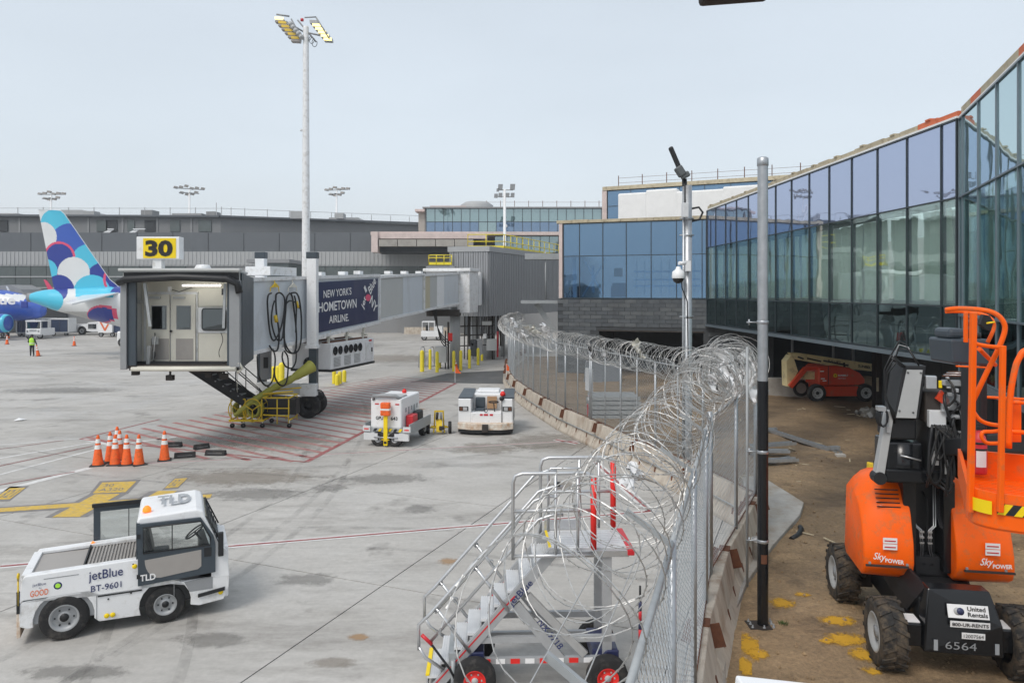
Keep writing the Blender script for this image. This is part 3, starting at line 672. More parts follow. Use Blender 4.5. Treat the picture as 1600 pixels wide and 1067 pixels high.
mb = MB(); mb.box(sX(580,92),19,91.6,95,12.35,12.75); mb.build('slab_edge','wrap_pinkish',b3)
mb = MB(); mb.lathe([(2.2,16.1),(2.2,16.9),(1.6,17.3),(.01,17.3)],(sX(745,99),99,0),'Z',16); mb.build('roof_drum','ter_ribbed',b3)
mb = MB()
for i in range(9): mb.tube((sX(760+i*22,98),98,16.1),(sX(760+i*22,98),98,17.4),.05,4)
mb.tube((sX(755,98),98,17.2),(sX(940,98),98,17.2),.02,4); mb.build('roof_railing','rust',b3)
# unfinished concrete canopy left of it
cn_ = thing('concrete_canopy', 'unfinished concrete canopy with pinkish edge in front of the long dark terminal', 'canopy')
mb = MB(); mb.box(sX(580,88),sX(760,88),88,92,sZ(373,88),sZ(364,88)); mb.build('parapet','wrap_pinkish',cn_)
mb = MB(); mb.box(sX(580,87.6),sX(590,87.6),87.6,90,sZ(394,87.6),sZ(362,87.6)); mb.build('end_fin','wrap_pinkish',cn_)
pw_ = (sX(740,88)-sX(592,88))/5
for i in range(5):
    x = sX(592,88)+i*pw_; mb = MB(); mb.box(x+.04,x+pw_-.04,88.0-.25,89,sZ(385,88),sZ(374.5,88)); mb.build('fascia_panel','concrete_wall',cn_)
mb = MB(); mb.box(sX(586,89),sX(760,89),89,94,sZ(394,89),sZ(385,89)); mb.box(sX(726,88),sX(760,88),88,94,0,sZ(385,88)); mb.build('recess','ter_dark',cn_)
# ------------------------------------------------------------------ long terminal on the left
ter = thing('old_terminal', 'long low terminal with dark roof fascia and ribbed light band behind the jet bridge', 'building')
mb = MB(); mb.box(-95,sX(705,95)+6,95,108,0,8.6); mb.build('wall','ter_grey',ter)
mb = MB(); X = -95
while X < sX(705,95)+6:
    mb.box(X,X+.26,94.74,94.8,8.75,10.42); X += .52
mb.box(-95,sX(705,95)+6,94.8,95.5,8.7,10.45); mb.build('ribbed_band','ter_ribbed',ter)
mb = MB(); mb.box(-95,sX(585,95),95.4,99,10.46,12.95); mb.build('roof_fascia','ter_fascia',ter)
mb = MB(); mb.prism([(-95,98.5,12.96),(-39,98.5,12.96),(-39,98.5,15.25),(-95,98.5,15.45)],(0,9,0)); mb.prism([(-39,98.5,12.96),(-13,113,12.96),(-13,113,15.6),(-39,98.5,15.25)],(0,6,0)); mb.build('upper_storey','ter_upper',ter)
mb = MB(); mb.beam((-95,98.2,15.55),(-39,98.2,15.35),.6,.25); mb.beam((-39,98.2,15.35),(-13,112.7,15.75),.6,.25); mb.build('roof_edge','ter_fascia',ter)
for i, (a, b, m_) in enumerate([(151,168,'ter_window'),(166,183,'ter_dark'),(199,210,'ter_window'),(226,244,'ter_dark'),(266,281,'ter_window'),(0,12,'ter_dark'),(310,330,'ter_window')]):
    mb = MB(); mb.box(sX(a,98.4),sX(b,98.4),98.36,98.5,sZ(362,98.4),sZ(344,98.4)); mb.build('window',m_,ter)
mb = MB()
for a, b in ((160,184),(200,233)):
    for k in range(3): mb.beam(P(a+k*4,365,98.1),P(a+14+k*2,358,98.1),.12,.12)
    mb.beam(P(a,365,98),P(b,365,98),.1,.1); mb.beam(P(a+8,358,98),P(b-6,358,98),.12,.12)
mb.build('roof_stair','white_clean',ter)
mb = MB()
for i in range(22):
    x = -90+i*3.4
    if x < -40: mb.tube((x,98.6,15.4),(x,98.6,16.6),.05,4)
for i in range(10): mb.tube((-39+2.6*i,98.8+1.45*i,15.3),(-39+2.6*i,98.8+1.45*i,16.7),.05,4)
mb.tube((-90,98.6,16.5),(-39,98.6,16.45),.035,4); mb.tube((-39,98.6,16.45),(-13,113,16.9),.035,4); mb.build('roof_railing','ter_ribbed',ter)
mb = MB(); mb.prism([P(92,337,104),P(140,337,104),P(128,328,104),P(95,328,104)],(0,6,0)); mb.build('roof_plant','ter_ribbed',ter); mb = MB(); mb.prism([P(512,349,112),P(570,351,112),P(560,340,112),P(514,340,112)],(0,4,0)); mb.build('roof_plant','ter_ribbed',ter)
mb = MB(); mb.box(sX(220,100),sX(238,100),100,102,15.3,16.4); mb.box(sX(322,100),sX(336,100),100,102,15.2,16.2); mb.build('roof_plant','ter_grey',ter)
for i in range(16):
    x = -90+i*4.6
    MB().box(x,x+.06,95.36,95.4,10.5,12.9).build('fascia_joint','ter_dark',ter)
    if x < -42: MB().box(x+1,x+1.25,98.4,98.5,12.98,15.2).build('pilaster','ter_grey',ter)
for i, (x, w_) in enumerate(((-70,3),(-58,1.5),(-46,4),(-30,2),(-24,1.2))): MB().box(x,x+w_,99.5,101,15.2,15.9+.3*(i%2)).build('roof_unit','ter_ribbed',ter)
# glazing band: panes
pn = None; n_ = 0; X = -86
while X < sX(700,95):
    if not (sX(282,95) < X < sX(375,95)):
        if pn is None: pn = MB().box(0,1.92,94.9,94.97,5.9,8.6).build('pane','ter_window',ter); pn.location.x = X
        else: inst(pn, ter, (X,0,0))
        n_ += 1
    X += 2.0
mb = MB(); mb.box(-86,sX(700,95),94.82,94.95,7.15,7.3); mb.box(-86,sX(700,95),94.82,94.95,8.6,8.72); mb.box(-86,sX(700,95),94.82,94.95,5.75,5.88); mb.build('window_rail','ter_ribbed',ter)
for a, b in ((2,60),(64,104),(184,300)): MB().box(sX(a,94.7),sX(b,94.7),94.7,94.9,.1,4.6).build('bay_opening','ter_dark',ter)
# ------------------------------------------------------------------ ribbed grey connector building + railing
cb = thing('connector_building', 'tall grey ribbed metal connector box raised on columns where the jet bridge ends', 'building')
K0 = Vector((-1.77,55)); K1 = Vector((4.3,68.5)); K2 = Vector((-4.75,55.8)); zb, zt = 3.42, 8.6
mb = MB(); mb.prism([(K2.x,K2.y+.06,zb),(K0.x,K0.y+.06,zb),(K1.x,K1.y,zb),(K1.x-6,K1.y+4,zb),(K2.x-.5,K2.y+13,zb)],(0,0,zt-zb)); mb.build('core','ter_grey',cb)
def ribbed(p0, p1, n_, nm='cladding_panel'):
    Mx, Ln, u, n = wall_frame(tuple(p0), tuple(p1)); wd = Ln/n_
    mb = MB(); mb.box(.01,wd-.01,0,.035,zb,zt-.35); mb.box(wd*.14,wd*.42,.035,.075,zb,zt-.35); mb.box(wd*.62,wd*.90,.035,.075,zb,zt-.35)
    o = mb.build(nm,'box_grey',cb); o.matrix_local = Mx
    for i in range(1, n_):
        q = o.copy(); C.objects.link(q); q.parent = cb; q.matrix_local = Mx @ Matrix.Translation((i*wd,0,0))
ribbed(K2, K0, 8); ribbed(K0, K1, 22)
mb = MB(); mb.X = wall_frame(tuple(K2),tuple(K0))[0]; mb.box(-.1,3.2,-.2,.12,zt-.34,zt+.06); mb.build('parapet_trim','box_grey_cap',cb)
mb = MB(); mb.X = wall_frame(tuple(K0),tuple(K1))[0]; mb.box(-.0,14.9,-.2,.12,zt-.34,zt+.06); mb.build('parapet_trim','box_grey_cap',cb)
mb = MB(); mb.box(sX(663,54),sX(709,54),55,57,sZ(432,54),sZ(415,54)); mb.build('low_link','box_grey',cb)
def column(x, y, r, h, nm='column', m_='grey_light'): return MB().tube((x,y,0),(x,y,h),r,14).build(nm,m_,cb)
for px_, Y, r in ((722,53.5,.0),(764,58,.45),(786,60,.18),(800,66,.3),(742,60,.4)):
    if r: column(sX(px_,Y), Y, r, zb)
svc = MB(); random.seed(3)
for i in range(16):
    x = sX(726+i*4.2,57)+random.uniform(-.1,.1); svc.tube((x,57+random.random(),random.choice((0,0,1))),(x,57+random.random(),zb),random.choice((.03,.05,.08)),5)
for z in (1.1,1.9,2.6): svc.tube((sX(716,56.5),56.5,z),(sX(772,56.5),56.5,z+.1),.05,5)
svc.build('service_pipe','rust_steel',cb)
for i, (a, b, c_, d_, m_) in enumerate([(744,754,530,555,'grey_mid'),(760,776,530,548,'bridge_grey'),(735,746,531,556,'ter_dark'),(753,768,502,508,'bridge_grey'),(755,760,522,529,'white_clean'),(736,740,536,540,'white_clean')]):
    mb = MB(); mb.box(sX(a,55.8),sX(b,55.8),55.8,56.4,sZ(d_,55.8),sZ(c_,55.8)); mb.build('equipment_box',m_,cb,bevel=.02)
mb = MB(); mb.box(sX(776,57),sX(779,57),57,57.1,.2,2.2); mb.build('red_pipe','red',cb)
random.seed(11)
# yellow roof railing
def railing(nm, label, pts, h=1.1, step=1.2, m_='yellow_bright', mid=(.55,), r=.035, kick=True, grp=None):
    t = thing(nm, label, 'railing', pts[0], group=grp); o_ = Vector(pts[0])
    rails = MB(); p0_ = MB().tube((0,0,0),(0,0,h),r,6).build('post',m_,t)
    for a, b in zip(pts, pts[1:]):
        a, b = Vector(a)-o_, Vector(b)-o_; n_ = max(1, round((b-a).length/step))
        for i in range(n_+1):
            inst(p0_, t, a+(b-a)*i/n_)
        for z in (h,)+mid: rails.tube(a+Vector((0,0,z)), b+Vector((0,0,z)), r, 6)
        if kick: rails.beam(a+Vector((0,0,.12)), b+Vector((0,0,.12)), .02, .2)
    rails.build('rails', m_, t); return t
railing('roof_railing', 'yellow guard railing along the roof of the ribbed grey connector', [(sX(731,58),58,zt+.06),(-.6,58,zt+.06),(3.9,68.3,zt+.0),(6.5,74,zt-.1)])
railing('roof_railing', 'short yellow railing on the low roof left of the ribbed grey connector', [(sX(669,55),55.4,sZ(414,55)),(sX(705,55),55.4,sZ(414,55))], h=.75, step=.6)
# ================================================================== passenger boarding bridge (gate 30)
jb = thing('jet_bridge', 'white passenger boarding bridge with an open cab under the yellow 30 sign', 'jet bridge')
dj = Vector((.2522,.9677)); nj = Vector((.9677,-.2522))      # along the tunnel, and out of its camera-side wall
def SPt(px_, py_, off=0):
    """point on the camera-side tunnel wall (pushed out by off)"""
    r = (px_-800)/F; p0 = Vector((-3.65,50))+nj*off; t = (r*p0.y-p0.x)/(dj.x-r*dj.y); q = p0+dj*t
    return Vector((q.x,q.y,sZ(py_,q.y)))
def tsec(pa, ta, ba, pb_, tb, bb, name, m_, off=0, wid=2.3, parts=True):
    a, b, c, d_ = SPt(pa,ba,off), SPt(pb_,bb,off), SPt(pb_,tb,off), SPt(pa,ta,off)
    back = Vector((-nj.x,-nj.y,0))*(wid+2*off)
    mb = MB(); mb.prism([a,b,c,d_], back); o = mb.build(name, m_, jb)
    tr = MB()
    for p, q in ((a,b),(d_,c)):
        tr.beam(p+Vector((nj.x,nj.y,0))*.03, q+Vector((nj.x,nj.y,0))*.03, .10, .14)
    for p, q in ((a,d_),(b,c)): tr.beam(p+Vector((nj.x,nj.y,0))*.03, q+Vector((nj.x,nj.y,0))*.03, .12, .10, (dj.x,dj.y,0))
    tr.build('tunnel_trim', 'white_paint', jb); return a, b, c, d_
tsec(384,437,554,592,430.5,503,'tunnel','bridge_white',.10,2.5)
tsec(590,433,501,662,428.5,486,'tunnel','bridge_grey',0,2.3)
tsec(660,430,485,717,427.5,474,'tunnel','bridge_grey',-.08,2.15)
for a, b, t0, t1, b0, b1, m_, of in [(630,660,433.3,431,492.3,487.5,'bridge_white',.012),(664,672,431.5,431.2,483,481.5,'bridge_tan',-.066),(683,694,431,430.5,479.5,477.6,'white_clean',-.066),(694,716,430.6,429.6,477.5,474.4,'bridge_white',-.066)]:
    q = [SPt(a,b0,of),SPt(b,b1,of),SPt(b,t1,of),SPt(a,t0,of)]; MB().prism(q, Vector((-nj.x,-nj.y,0))*.02).build('side_panel', m_, jb)
# navy banner with its lettering
q = [SPt(497,520,.135),SPt(590.5,500,.135),SPt(590.5,435.5,.135),SPt(497,441,.135)]
MB().prism(q, Vector((-nj.x,-nj.y,0))*.02).build('banner','navy',jb)
def btext(s, px0, pyb, px1, pyt, **k):
    a, b, c_ = SPt(px0,pyb,.15), SPt(px1,pyb-(px1-px0)*.13,.15), SPt(px0,pyt,.15)
    return text(s, jb, a, b-a, c_-a, (b-a).length, (c_-a).length, 'ink_white', **k)
btext("NEW YORK'S", 505.5,466, 549, 453.5, bold=.012)
btext("HOMETOWN", 497.5,488.5, 557, 473, bold=.016)
btext("AIRLINE.", 514,505.5, 545, 493.5, bold=.014)
def bt2(s, px0, py0, px1, py1, hh):
    a, b = SPt(px0,py0,.15), SPt(px1,py1,.15); x = (b-a); nn_ = Vector((nj.x,nj.y,0)); yd = nn_.cross(x.normalized())
    return text(s, jb, a, x, yd, x.length, hh, 'ink_white', bold=.02)
bt2('jet', 569,485, 574,468, .42); bt2('Blue', 579,461, 588,441, .46); bt2('I', 571.5,458, 573.5,454, .35); bt2('NY', 577,473, 586,490, .5)
c0 = SPt(575,465,.15); mb = MB(); mb.add([c0+Vector((dj.x,dj.y,0))*.3*math.cos(i*PI/8)*1.0+Vector((0,0,1))*.17*math.sin(i*PI/8)+Vector((nj.x,nj.y,0))*.01 for i in range(16)], [tuple(range(16))]); mb.build('pink_dot','plane_pink',jb)
# rooftop ledge boxes and conduits on the near tunnel
for px_, py_ in ((500,428),(560,426),(536,427),(607,426),(632,426),(655,426)):
    p = SPt(px_,py_,-.5); mb = MB().at(p, -.25); mb.cbox((0,0,0),(.35,.35,.16)); mb.build('roof_box','white_paint',jb)
mb = MB(); p = SPt(425,430,-.6); mb.at(p,-.255).box(-.6,.5,-.9,1.0,-.02,.32); mb.build('roof_box','white_paint',jb)
# rotunda, its door panel and support column
rt = MB(); p = Vector((sX(726,50.3),50.6))
rt.at((p.x,p.y,0),-.255).box(-.45,.45,-.35,1.6,sZ(489,50),sZ(422,50)); rt.at((p.x,p.y,0),-.255).box(-2.9,.55,-.5,1.7,sZ(424,50),sZ(419,50)); rt.build('rotunda','white_paint',jb,bevel=.03)
MB().box(sX(734,51.5),sX(741,51.5),51.5,54.9,sZ(476,51.5),sZ(427,51.5)).build('rotunda_bellows','dark_slate',jb)
dp = MB(); dp.box(sX(740,52.5),sX(751,52.5),52.5,54.8,sZ(477,52.5),sZ(425,52.5)); dp.box(sX(742,52.4),sX(749,52.4),52.46,52.5,sZ(473,52.5),sZ(452,52.5)); dp.box(sX(742,52.4),sX(749,52.4),52.46,52.5,sZ(449,52.5),sZ(429,52.5)); dp.build('rotunda_door','white_clean',jb,bevel=.02)
MB().box(sX(664,49),sX(716,49),49.8,51.5,sZ(494,50),sZ(484,50)).build('under_frame','rust_steel',jb)
MB().tube((sX(711,51),51,0),(sX(711,51),51,4.2),.36,20).build('support_column','ter_ribbed',jb)
mb = MB()
for i in range(4):
    a, b = P(676+i*2,482,49), P(706-i*3,533+i*3,50); mid = (a+b)/2+Vector((-.3,0,-1.0)); mb.path([a*(1-t)**2+mid*2*t*(1-t)+b*t*t for t in [k/8 for k in range(9)]], .035, 5)
mb.build('power_cable','black',jb)
mb = MB(); mb.box(sX(699,50),sX(702,50),50,50.05,0,3.2); mb.box(sX(695,50),sX(697,50),50,50.05,0,2.6); mb.build('conduit','rust_steel',jb)
mb = MB(); mb.box(sX(700.5,49.9),sX(707,49.9),49.8,49.9,sZ(532,50),sZ(520,50)); o = mb.build('warning_plate','red_bright',jb)
mb = MB(); mb.box(sX(679,49.7),sX(697,49.7),49.7,50.5,sZ(566,50),sZ(541,50)); mb.build('control_cabinet','grey_light',jb)
# cab
Yf, Yb = 23.5, 26.5; xl, xr = sX(187,Yf), sX(374,Yf); z0, z1 = sZ(578,Yf), sZ(421,Yf)
def cz(py_, Y=25.0): return sZ(py_,Y)
ZF = 2.86
xk = sX(384,Yb)
mb = MB(); mb.prism([(xl+.15,Yf-.05,z1-.1),(xr,Yf-.05,z1-.1),(xk,Yb+.2,z1-.1),(xl+.15,Yb+.2,z1-.1)],(0,0,.1)); mb.box(xl+.0,xr+.05,Yf-.12,Yf+.15,z1-.06,z1+.03); mb.build('cab_roof','bridge_grey',jb,bevel=.02)
mb = MB(); mb.prism([(xl+.25,Yf+.1,ZF-.16),(xr-.05,Yf+.1,ZF-.16),(xk,Yb,ZF-.16),(xl+.25,Yb,ZF-.16)],(0,0,.16)); mb.build('cab_floor','rust_steel',jb)
mb = MB(); mb.box(xl+.55,xr-.3,Yf+.0,Yf+.14,ZF-.12,ZF-.02); mb.tube((xl+.4,Yf-.04,ZF-.1),(xr-.1,Yf-.04,ZF-.1),.07,10); mb.build('bumper','cream',jb)
mb = MB(); mb.box(xl+.05,xl+.13,Yf+.1,Yb,ZF-.1,z1-.1); mb.prism([(xr-.10,Yf+.1,ZF-.1),(xr-.02,Yf+.1,ZF-.1),(xk,Yb,ZF-.1),(xk-.08,Yb,ZF-.1)],(0,0,z1-ZF)); mb.box(xl+.1,xk-.1,Yb-.02,Yb+.1,ZF-.1,z1-.1); mb.build('cab_wall','bridge_grey',jb)
mb = MB(); mb.box(xl+.1,xr-.35,24.65,24.75,ZF,z1-.12); mb.build('cab_back_wall','cream',jb)
# soft canopy (bellows) round the opening
random.seed(5)
mb = MB()
for i in range(5):
    y = Yf+.02+i*.09; mb = MB(); mb.box(xl+.02*i, xl+.20-.02*i, y, y+.05, ZF-.12, z1-.35); mb.build('bellows','grey_mid',jb,bevel=.015); mb = MB()
    mb.box(xr-.34+.04*i, xr-.01*i, y, y+.05, ZF-.05, z1-.35); mb.build('bellows','grey_mid',jb,bevel=.015)
MB().box(xl+.2,xl+.46,Yf+.10,Yf+.2,ZF,z1-.4).build('bellows_lining','dark_slate',jb); MB().box(xr-.44,xr-.36,Yf+.12,Yf+.5,ZF,z1-.4).build('bellows_lining','dark_slate',jb)
mb = MB(); mb.path([(xl-.02,Yf-.05,z1-.42),(xl+.25,Yf-.12,z1-.32),((xl+xr)/2,Yf-.14,z1-.25),(xr-.35,Yf-.12,z1-.31),(xr-.05,Yf-.05,z1-.45),(xr-.0,Yf+.0,z1-.75)],.115,12)
mb.box(xl+.1,xr-.05,Yf+.05,Yf+.5,z1-.34,z1-.1); mb.build('canopy_roll','black',jb)
mb = MB(); mb.prism([(xl+.5,Yf+.5,z1-.12),(xr-.4,Yf+.5,z1-.12),(xr-.5,24.6,z1-.3),(xl+.2,24.6,z1-.3)],(0,0,.02)); mb.build('ceiling','cream',jb)
def bwx(p, Y=25.0): return sX(p,Y)
def panel(name, a, b, t, bo, m_, y, th=.03, bev=.0): 
    return MB().box(sX(a,y),sX(b,y),y-th,y,sZ(bo,y),sZ(t,y)).build(name, m_, jb, bevel=bev)
panel('door_frame',226,310,456,566,'white_paint',24.65,.06)
for a, b, wa, wb, ga, gb in ((229.5,266,238,259,236,264),(268,306,277,297,275,302)):
    y = 24.57; o = panel('door',a,b,460,564,'cream',y,.05,.006)
    def kid(nm, aa, bb, t, bo, m_, yy, th): 
        k = MB().box(sX(aa,yy),sX(bb,yy),yy-th,yy,sZ(bo,yy),sZ(t,yy)).build(nm, m_, o); return k
    kid('window',wa,wb,479,513.5,'door_glass',24.515,.02); kid('window_trim',wa-1.5,wb+1.5,477.5,515,'grey_mid',24.521,.004)
    kid('kick_plate',ga,gb,529,562,'grey_panel',24.518,.008)
    kid('door_closer',a+4,a+22,463.5,467,'grey_light',24.51,.10)
    kid('handle',266 if a < 240 else 267,268 if a < 240 else 269,516,519,'black',24.50,.05)
panel('wall_panel',311,357,450,478,'cream',24.63,.05); panel('wall_panel',311,357,480,520,'white_clean',24.64,.07); panel('wall_panel',311,357,521,565,'cream',24.63,.05)
o = MB(); a, b, t, bo = sX(316,24.55), sX(353,24.55), sZ(482,24.55), sZ(516,24.55); r = .1
pts = [(x,24.55,z) for x, z in arc(b-r,t-r,r,0,90,5)+arc(a+r,t-r,r,90,180,5)+arc(a+r,bo+r,r,180,270,5)+arc(b-r,bo+r,r,270,360,5)]
o.prism(pts,(0,-.02,0)).build('booth_window','door_glass',jb)
gk = MB(); gk.path([(p[0],24.53,p[2]) for p in pts],.018,6,closed=True); gk.build('window_gasket','black',jb)
panel('fluorescent_tube',286,345,445,447.2,'tube_light',24.1,.05)
mb = MB(); mb.beam((xl+.72,Yf+.15,z1-.42),(xl+.92,Yf+.12,ZF+1.25),.09,.05); mb.beam((xr-.50,Yf+.12,z1-.45),(xr-.55,Yf+.12,ZF+1.2),.08,.05); mb.build('canopy_strut','galv_dull',jb)
mb = MB(); mb.beam((xl+.62,24.1,ZF),(xl+.65,24.1,ZF+.6),.10,.10); mb.tube((xl+.72,24.2,ZF+.1),(xl+.8,24.2,ZF+.9),.02,6); mb.cbox((xl+.75,24.3,ZF+.75),(.18,.1,.25)); mb.build('rail_bracket','grey_light',jb)
mb = MB()
mb.path([(xl+.72+.03*math.sin(k),24.3+.02*math.cos(k*2),ZF+1.0-.05*k) for k in range(20)],.015,5); mb.path([(sX(345+3*math.sin(k*.3),24.45),24.45,sZ(520+k*2,24.45)) for k in range(20)],.012,5)
mb.path([(sX(267,24.5),24.5,sZ(452,24.5)),(sX(280,24.5),24.5,sZ(456,24.5)),(sX(300,24.5),24.5,sZ(449,24.5))],.012,5); mb.build('interior_cable','black',jb)
panel('camera_box',264.5,268.5,448,455,'white_clean',24.5,.12); panel('wall_lamp',217,223,469,474,'grey_light',24.5,.15); panel('switch_box',348,353,451,461,'black',24.4,.1)
panel('threshold',214,356,564,568,'black',24.4,.3)
# right outer face of the cab, round porthole ring, corner fairing
mb = MB(); mb.prism([(xr+.0,Yf+.25,z1-.12),(xk+.25,Yb+.1,z1-.22),(xk+.25,Yb+.1,ZF-.05),(xr+.0,Yf+.25,ZF-.1)],(-.06,0,0)); mb.build('cab_side_curtain','dark_slate',jb)
p = SPt(380,497,.35); mb = MB(); mb.X = Matrix.Translation(p) @ Matrix.Rotation(math.radians(-38),4,'Z'); mb.lathe([(.20,0),(.235,-.03),(.25,0),(.235,.03),(.20,0)],(0,0,0),'Y',24); mb.build('porthole_ring','white_clean',jb)
mb = MB(); mb.path([(xr-.05,Yf+.05,ZF+.1),(xr+.02,Yf+.2,ZF-.1),(xr-.1,Yf+.1,ZF-.22)],.05,8); mb.build('pipe_elbow','cream',jb)
# underside fittings
for px_, py_, s_ in ((212,582,.16),(266,590,.17),(326,586,.14),(350,588,.18)):
    p = P(px_,py_,23.9); mb = MB().at(p); mb.cbox((0,0,0),(s_*1.3,s_,s_)); mb.cbox((0,0,.14),(.05,.05,.2)); mb.build('underside_floodlight','rust_steel',jb)
mb = MB(); mb.box(xl+1.9,xr-.9,24.3,26.3,ZF-.32,ZF-.16); mb.build('under_frame','rust_steel',jb)
mb = MB(); mb.lathe([(.24,0),(.26,.08),(.20,.18),(.01,.2)],(sX(317,24.5),24.5,z1),'Z',20); mb.lathe([(.35,-.02),(.35,.02),(.01,.03)],(sX(317,24.5),24.5,z1),'Z',20); mb.build('roof_vent','white_paint',jb)
# gate number sign
gs = thing('gate_sign', 'yellow and white gate sign reading 30 on top of the bridge cab', 'sign', (sX(246,24.3),24.3,z1))
def gsx(p): return sX(p,24.3)-sX(246,24.3)
def gsz(p): return sZ(p,24.3)-z1
MB().box(gsx(213),gsx(280),0,.35,gsz(405),gsz(370)).build('sign_box','white_clean',gs,bevel=.02)
MB().box(gsx(224),gsx(275),-.02,-.0,gsz(403.5),gsz(372.5)).build('sign_face','sign_yellow',gs)
text('30', gs, (gsx(227.5),-.03,gsz(401)), (1,0,0), (0,0,1), gsx(270.5)-gsx(227.5), gsz(375.5)-gsz(401), 'ink_black', bold=.045)
MB().box(gsx(237),gsx(251),.05,.3,-.02,gsz(404)).build('sign_post','white_paint',gs)
# lift columns, bogie and wheels
Yc = 30.6
for k, (px_, dx) in enumerate(((488.5,0),(408,0))):
    Y = Yc if k == 0 else 31.8; x = sX(px_,Y); hw = .2
    m_ = MB(); m_.box(x-hw,x+hw,Y-hw,Y+hw,sZ(541,Y),sZ(404,Y)); m_.build('lift_column','white_clean',jb,bevel=.02)
    m_ = MB(); m_.box(x-hw-.02,x+hw+.02,Y-hw-.02,Y+hw+.02,sZ(404,Y),sZ(394,Y)); m_.build('column_cap','dark_slate',jb,bevel=.02)
    m_ = MB(); m_.box(x-.16+.04,x+.16+.04,Y-.16,Y+.16,.9,sZ(541,Y)); m_.build('inner_column','dark_slate',jb)
    m_ = MB(); m_.box(x-hw-.05,x+hw+.05,Y-hw-.05,Y+hw+.05,sZ(544,Y)-.0,sZ(540,Y)+.02); m_.build('column_collar','white_paint',jb)
xa, xb = sX(408,31.8), sX(488.5,Yc)
mb = MB(); mb.beam((xa,31.6,1.15),(xb+.1,Yc,1.15),.5,.42); mb.build('cross_beam','bridge_grey',jb,bevel=.03)
mb = MB(); mb.beam((xa+.3,31.5,.6),(xb-.5,Yc,.6),.5,.45); mb.build('axle_housing','black',jb)
mb = MB(); mb.box(xb-.4,xb+.25,Yc-.5,Yc-.1,.95,1.45); mb.build('drive_box','white_paint',jb,bevel=.02)
wheel(jb, (xb-.15,Yc-.05,.49), .49, .42, 'Y', -1, 'black', .5); wheel(jb, (xb-.15,Yc+.95,.49), .49, .42, 'Y', -1, 'black', .5)
wheel(jb, (xa+.3,31.4,.49), .49, .42, 'Y', -1, 'black', .5)
mb = MB(); mb.path([(xb+.3+.22*math.cos(a),Yc-.2,.95+.22*math.sin(a)) for a in [k*.5 for k in range(15)]],.03,6); mb.build('coiled_hose','black',jb)
mb = MB(); mb.box(sX(409,30.8),sX(422,30.8),30.6,31.0,sZ(592,30.8),sZ(540,30.8)); mb.build('panel_cabinet','grey_mid',jb); mb = MB(); mb.box(sX(411,30.5),sX(418,30.5),30.55,30.6,sZ(575,30.6),sZ(558,30.6)); mb.build('cabinet_window','black',jb)
# service stair with dark stringers
sg = thing('service_stair', 'dark steel service stair hanging down from the bridge cab to the ground', 'stair', (sX(350,28.5),28.5,.0))
ob_ = sg.location; top = Vector((sX(288,27.0),27.0,2.6)); bot = Vector((sX(418,28.9),28.9,.3))
for off in (0,.85):
    o_ = Vector((.1*off,off,0)); a, b = top+o_-ob_, bot+o_-ob_
    MB().beam(a,b,.06,.32).build('stringer','black',sg)
    hr = MB(); hr.tube(a+Vector((.9,0,.55)),b+Vector((-.2,0,.95)),.022,6); hr.tube(a+Vector((1.0,0,.2)),b+Vector((-.2,0,.55)),.018,6)
    for t in (.3,.6,.9): q = a.lerp(b,t); hr.tube(q,q+Vector((0,0,.95)),.02,6)
    hr.build('hand_rail','black',sg)
st0 = None
for i in range(11):
    q = top.lerp(bot,(i+.5)/11)-ob_
    if st0 is None: st0 = MB().box(-.13,.13,.03,.85,-.02,.02).build('step','galv_dull',sg); st0.location = q
    else: inst(st0, sg, q)
# air handling unit slung under the tunnel
ac = thing('air_conditioning_unit', 'white air conditioning unit with six round fans slung under the bridge tunnel', 'air conditioner', (0,0,0))
a_, b_ = Vector((sX(517,32.2),32.2)), Vector((sX(584,36.4),36.4)); ac.location = (a_.x,a_.y,1.76); ac.rotation_euler = (0,0,math.atan2((b_-a_).y,(b_-a_).x)); L_ = (b_-a_).length
MB().box(0,L_,0,1.9,.06,1.2).build('housing','white_clean',ac,bevel=.02)
MB().box(-.04,L_+.04,-.03,1.95,-.04,.06).build('base_rail','black',ac)
for i in range(6):
    x = .36+i*.47+(.08 if i > 1 else 0); m_ = MB(); m_.lathe([(.20,-.03),(.185,-.05),(.17,-.02),(.17,.0)],(x,0,.86),'Y',20); m_.lathe([(.001,-.016),(.172,-.016)],(x,0,.86),'Y',20); m_.build('fan_opening','black_gloss',ac)
for i in range(3):
    x = .25+i*.98; m_ = MB()
    for k in range(7): m_.box(x,x+.62,-.022,-.004,.16+k*.062,.16+k*.062+.035)
    m_.build('louvre','grey_light',ac)
MB().box(L_-.95,L_-.15,-.02,-.004,.2,1.02).build('access_door','white_paint',ac,bevel=.006); MB().box(L_-.55,L_-.25,-.012,-.004,1.06,1.14).build('warning_label','red',ac)
MB().box(L_-.32,L_-.26,-.06,-.02,.55,.75).build('latch','black',ac)
m_ = MB(); m_.lathe([(.28,-.12),(.30,0),(.18,0),(.17,-.1),(.01,-.1)],(-.0,1.0,.32),'X',20); m_.build('duct_port','black',ac)
for x in (.3,2.0,3.7): m_ = MB(); m_.beam((x,.3,1.2),(x+.15,.3,1.75),.10,.10); m_.beam((x,.3,1.45),(x+.4,.3,1.35),.2,.06); m_.build('hanger','cream',ac)
m_ = MB(); m_.box(.1,L_-.1,.3,.5,1.2,1.26); m_.box(.1,L_-.1,1.3,1.5,1.2,1.26); m_.build('hanger_rail','rust',ac)
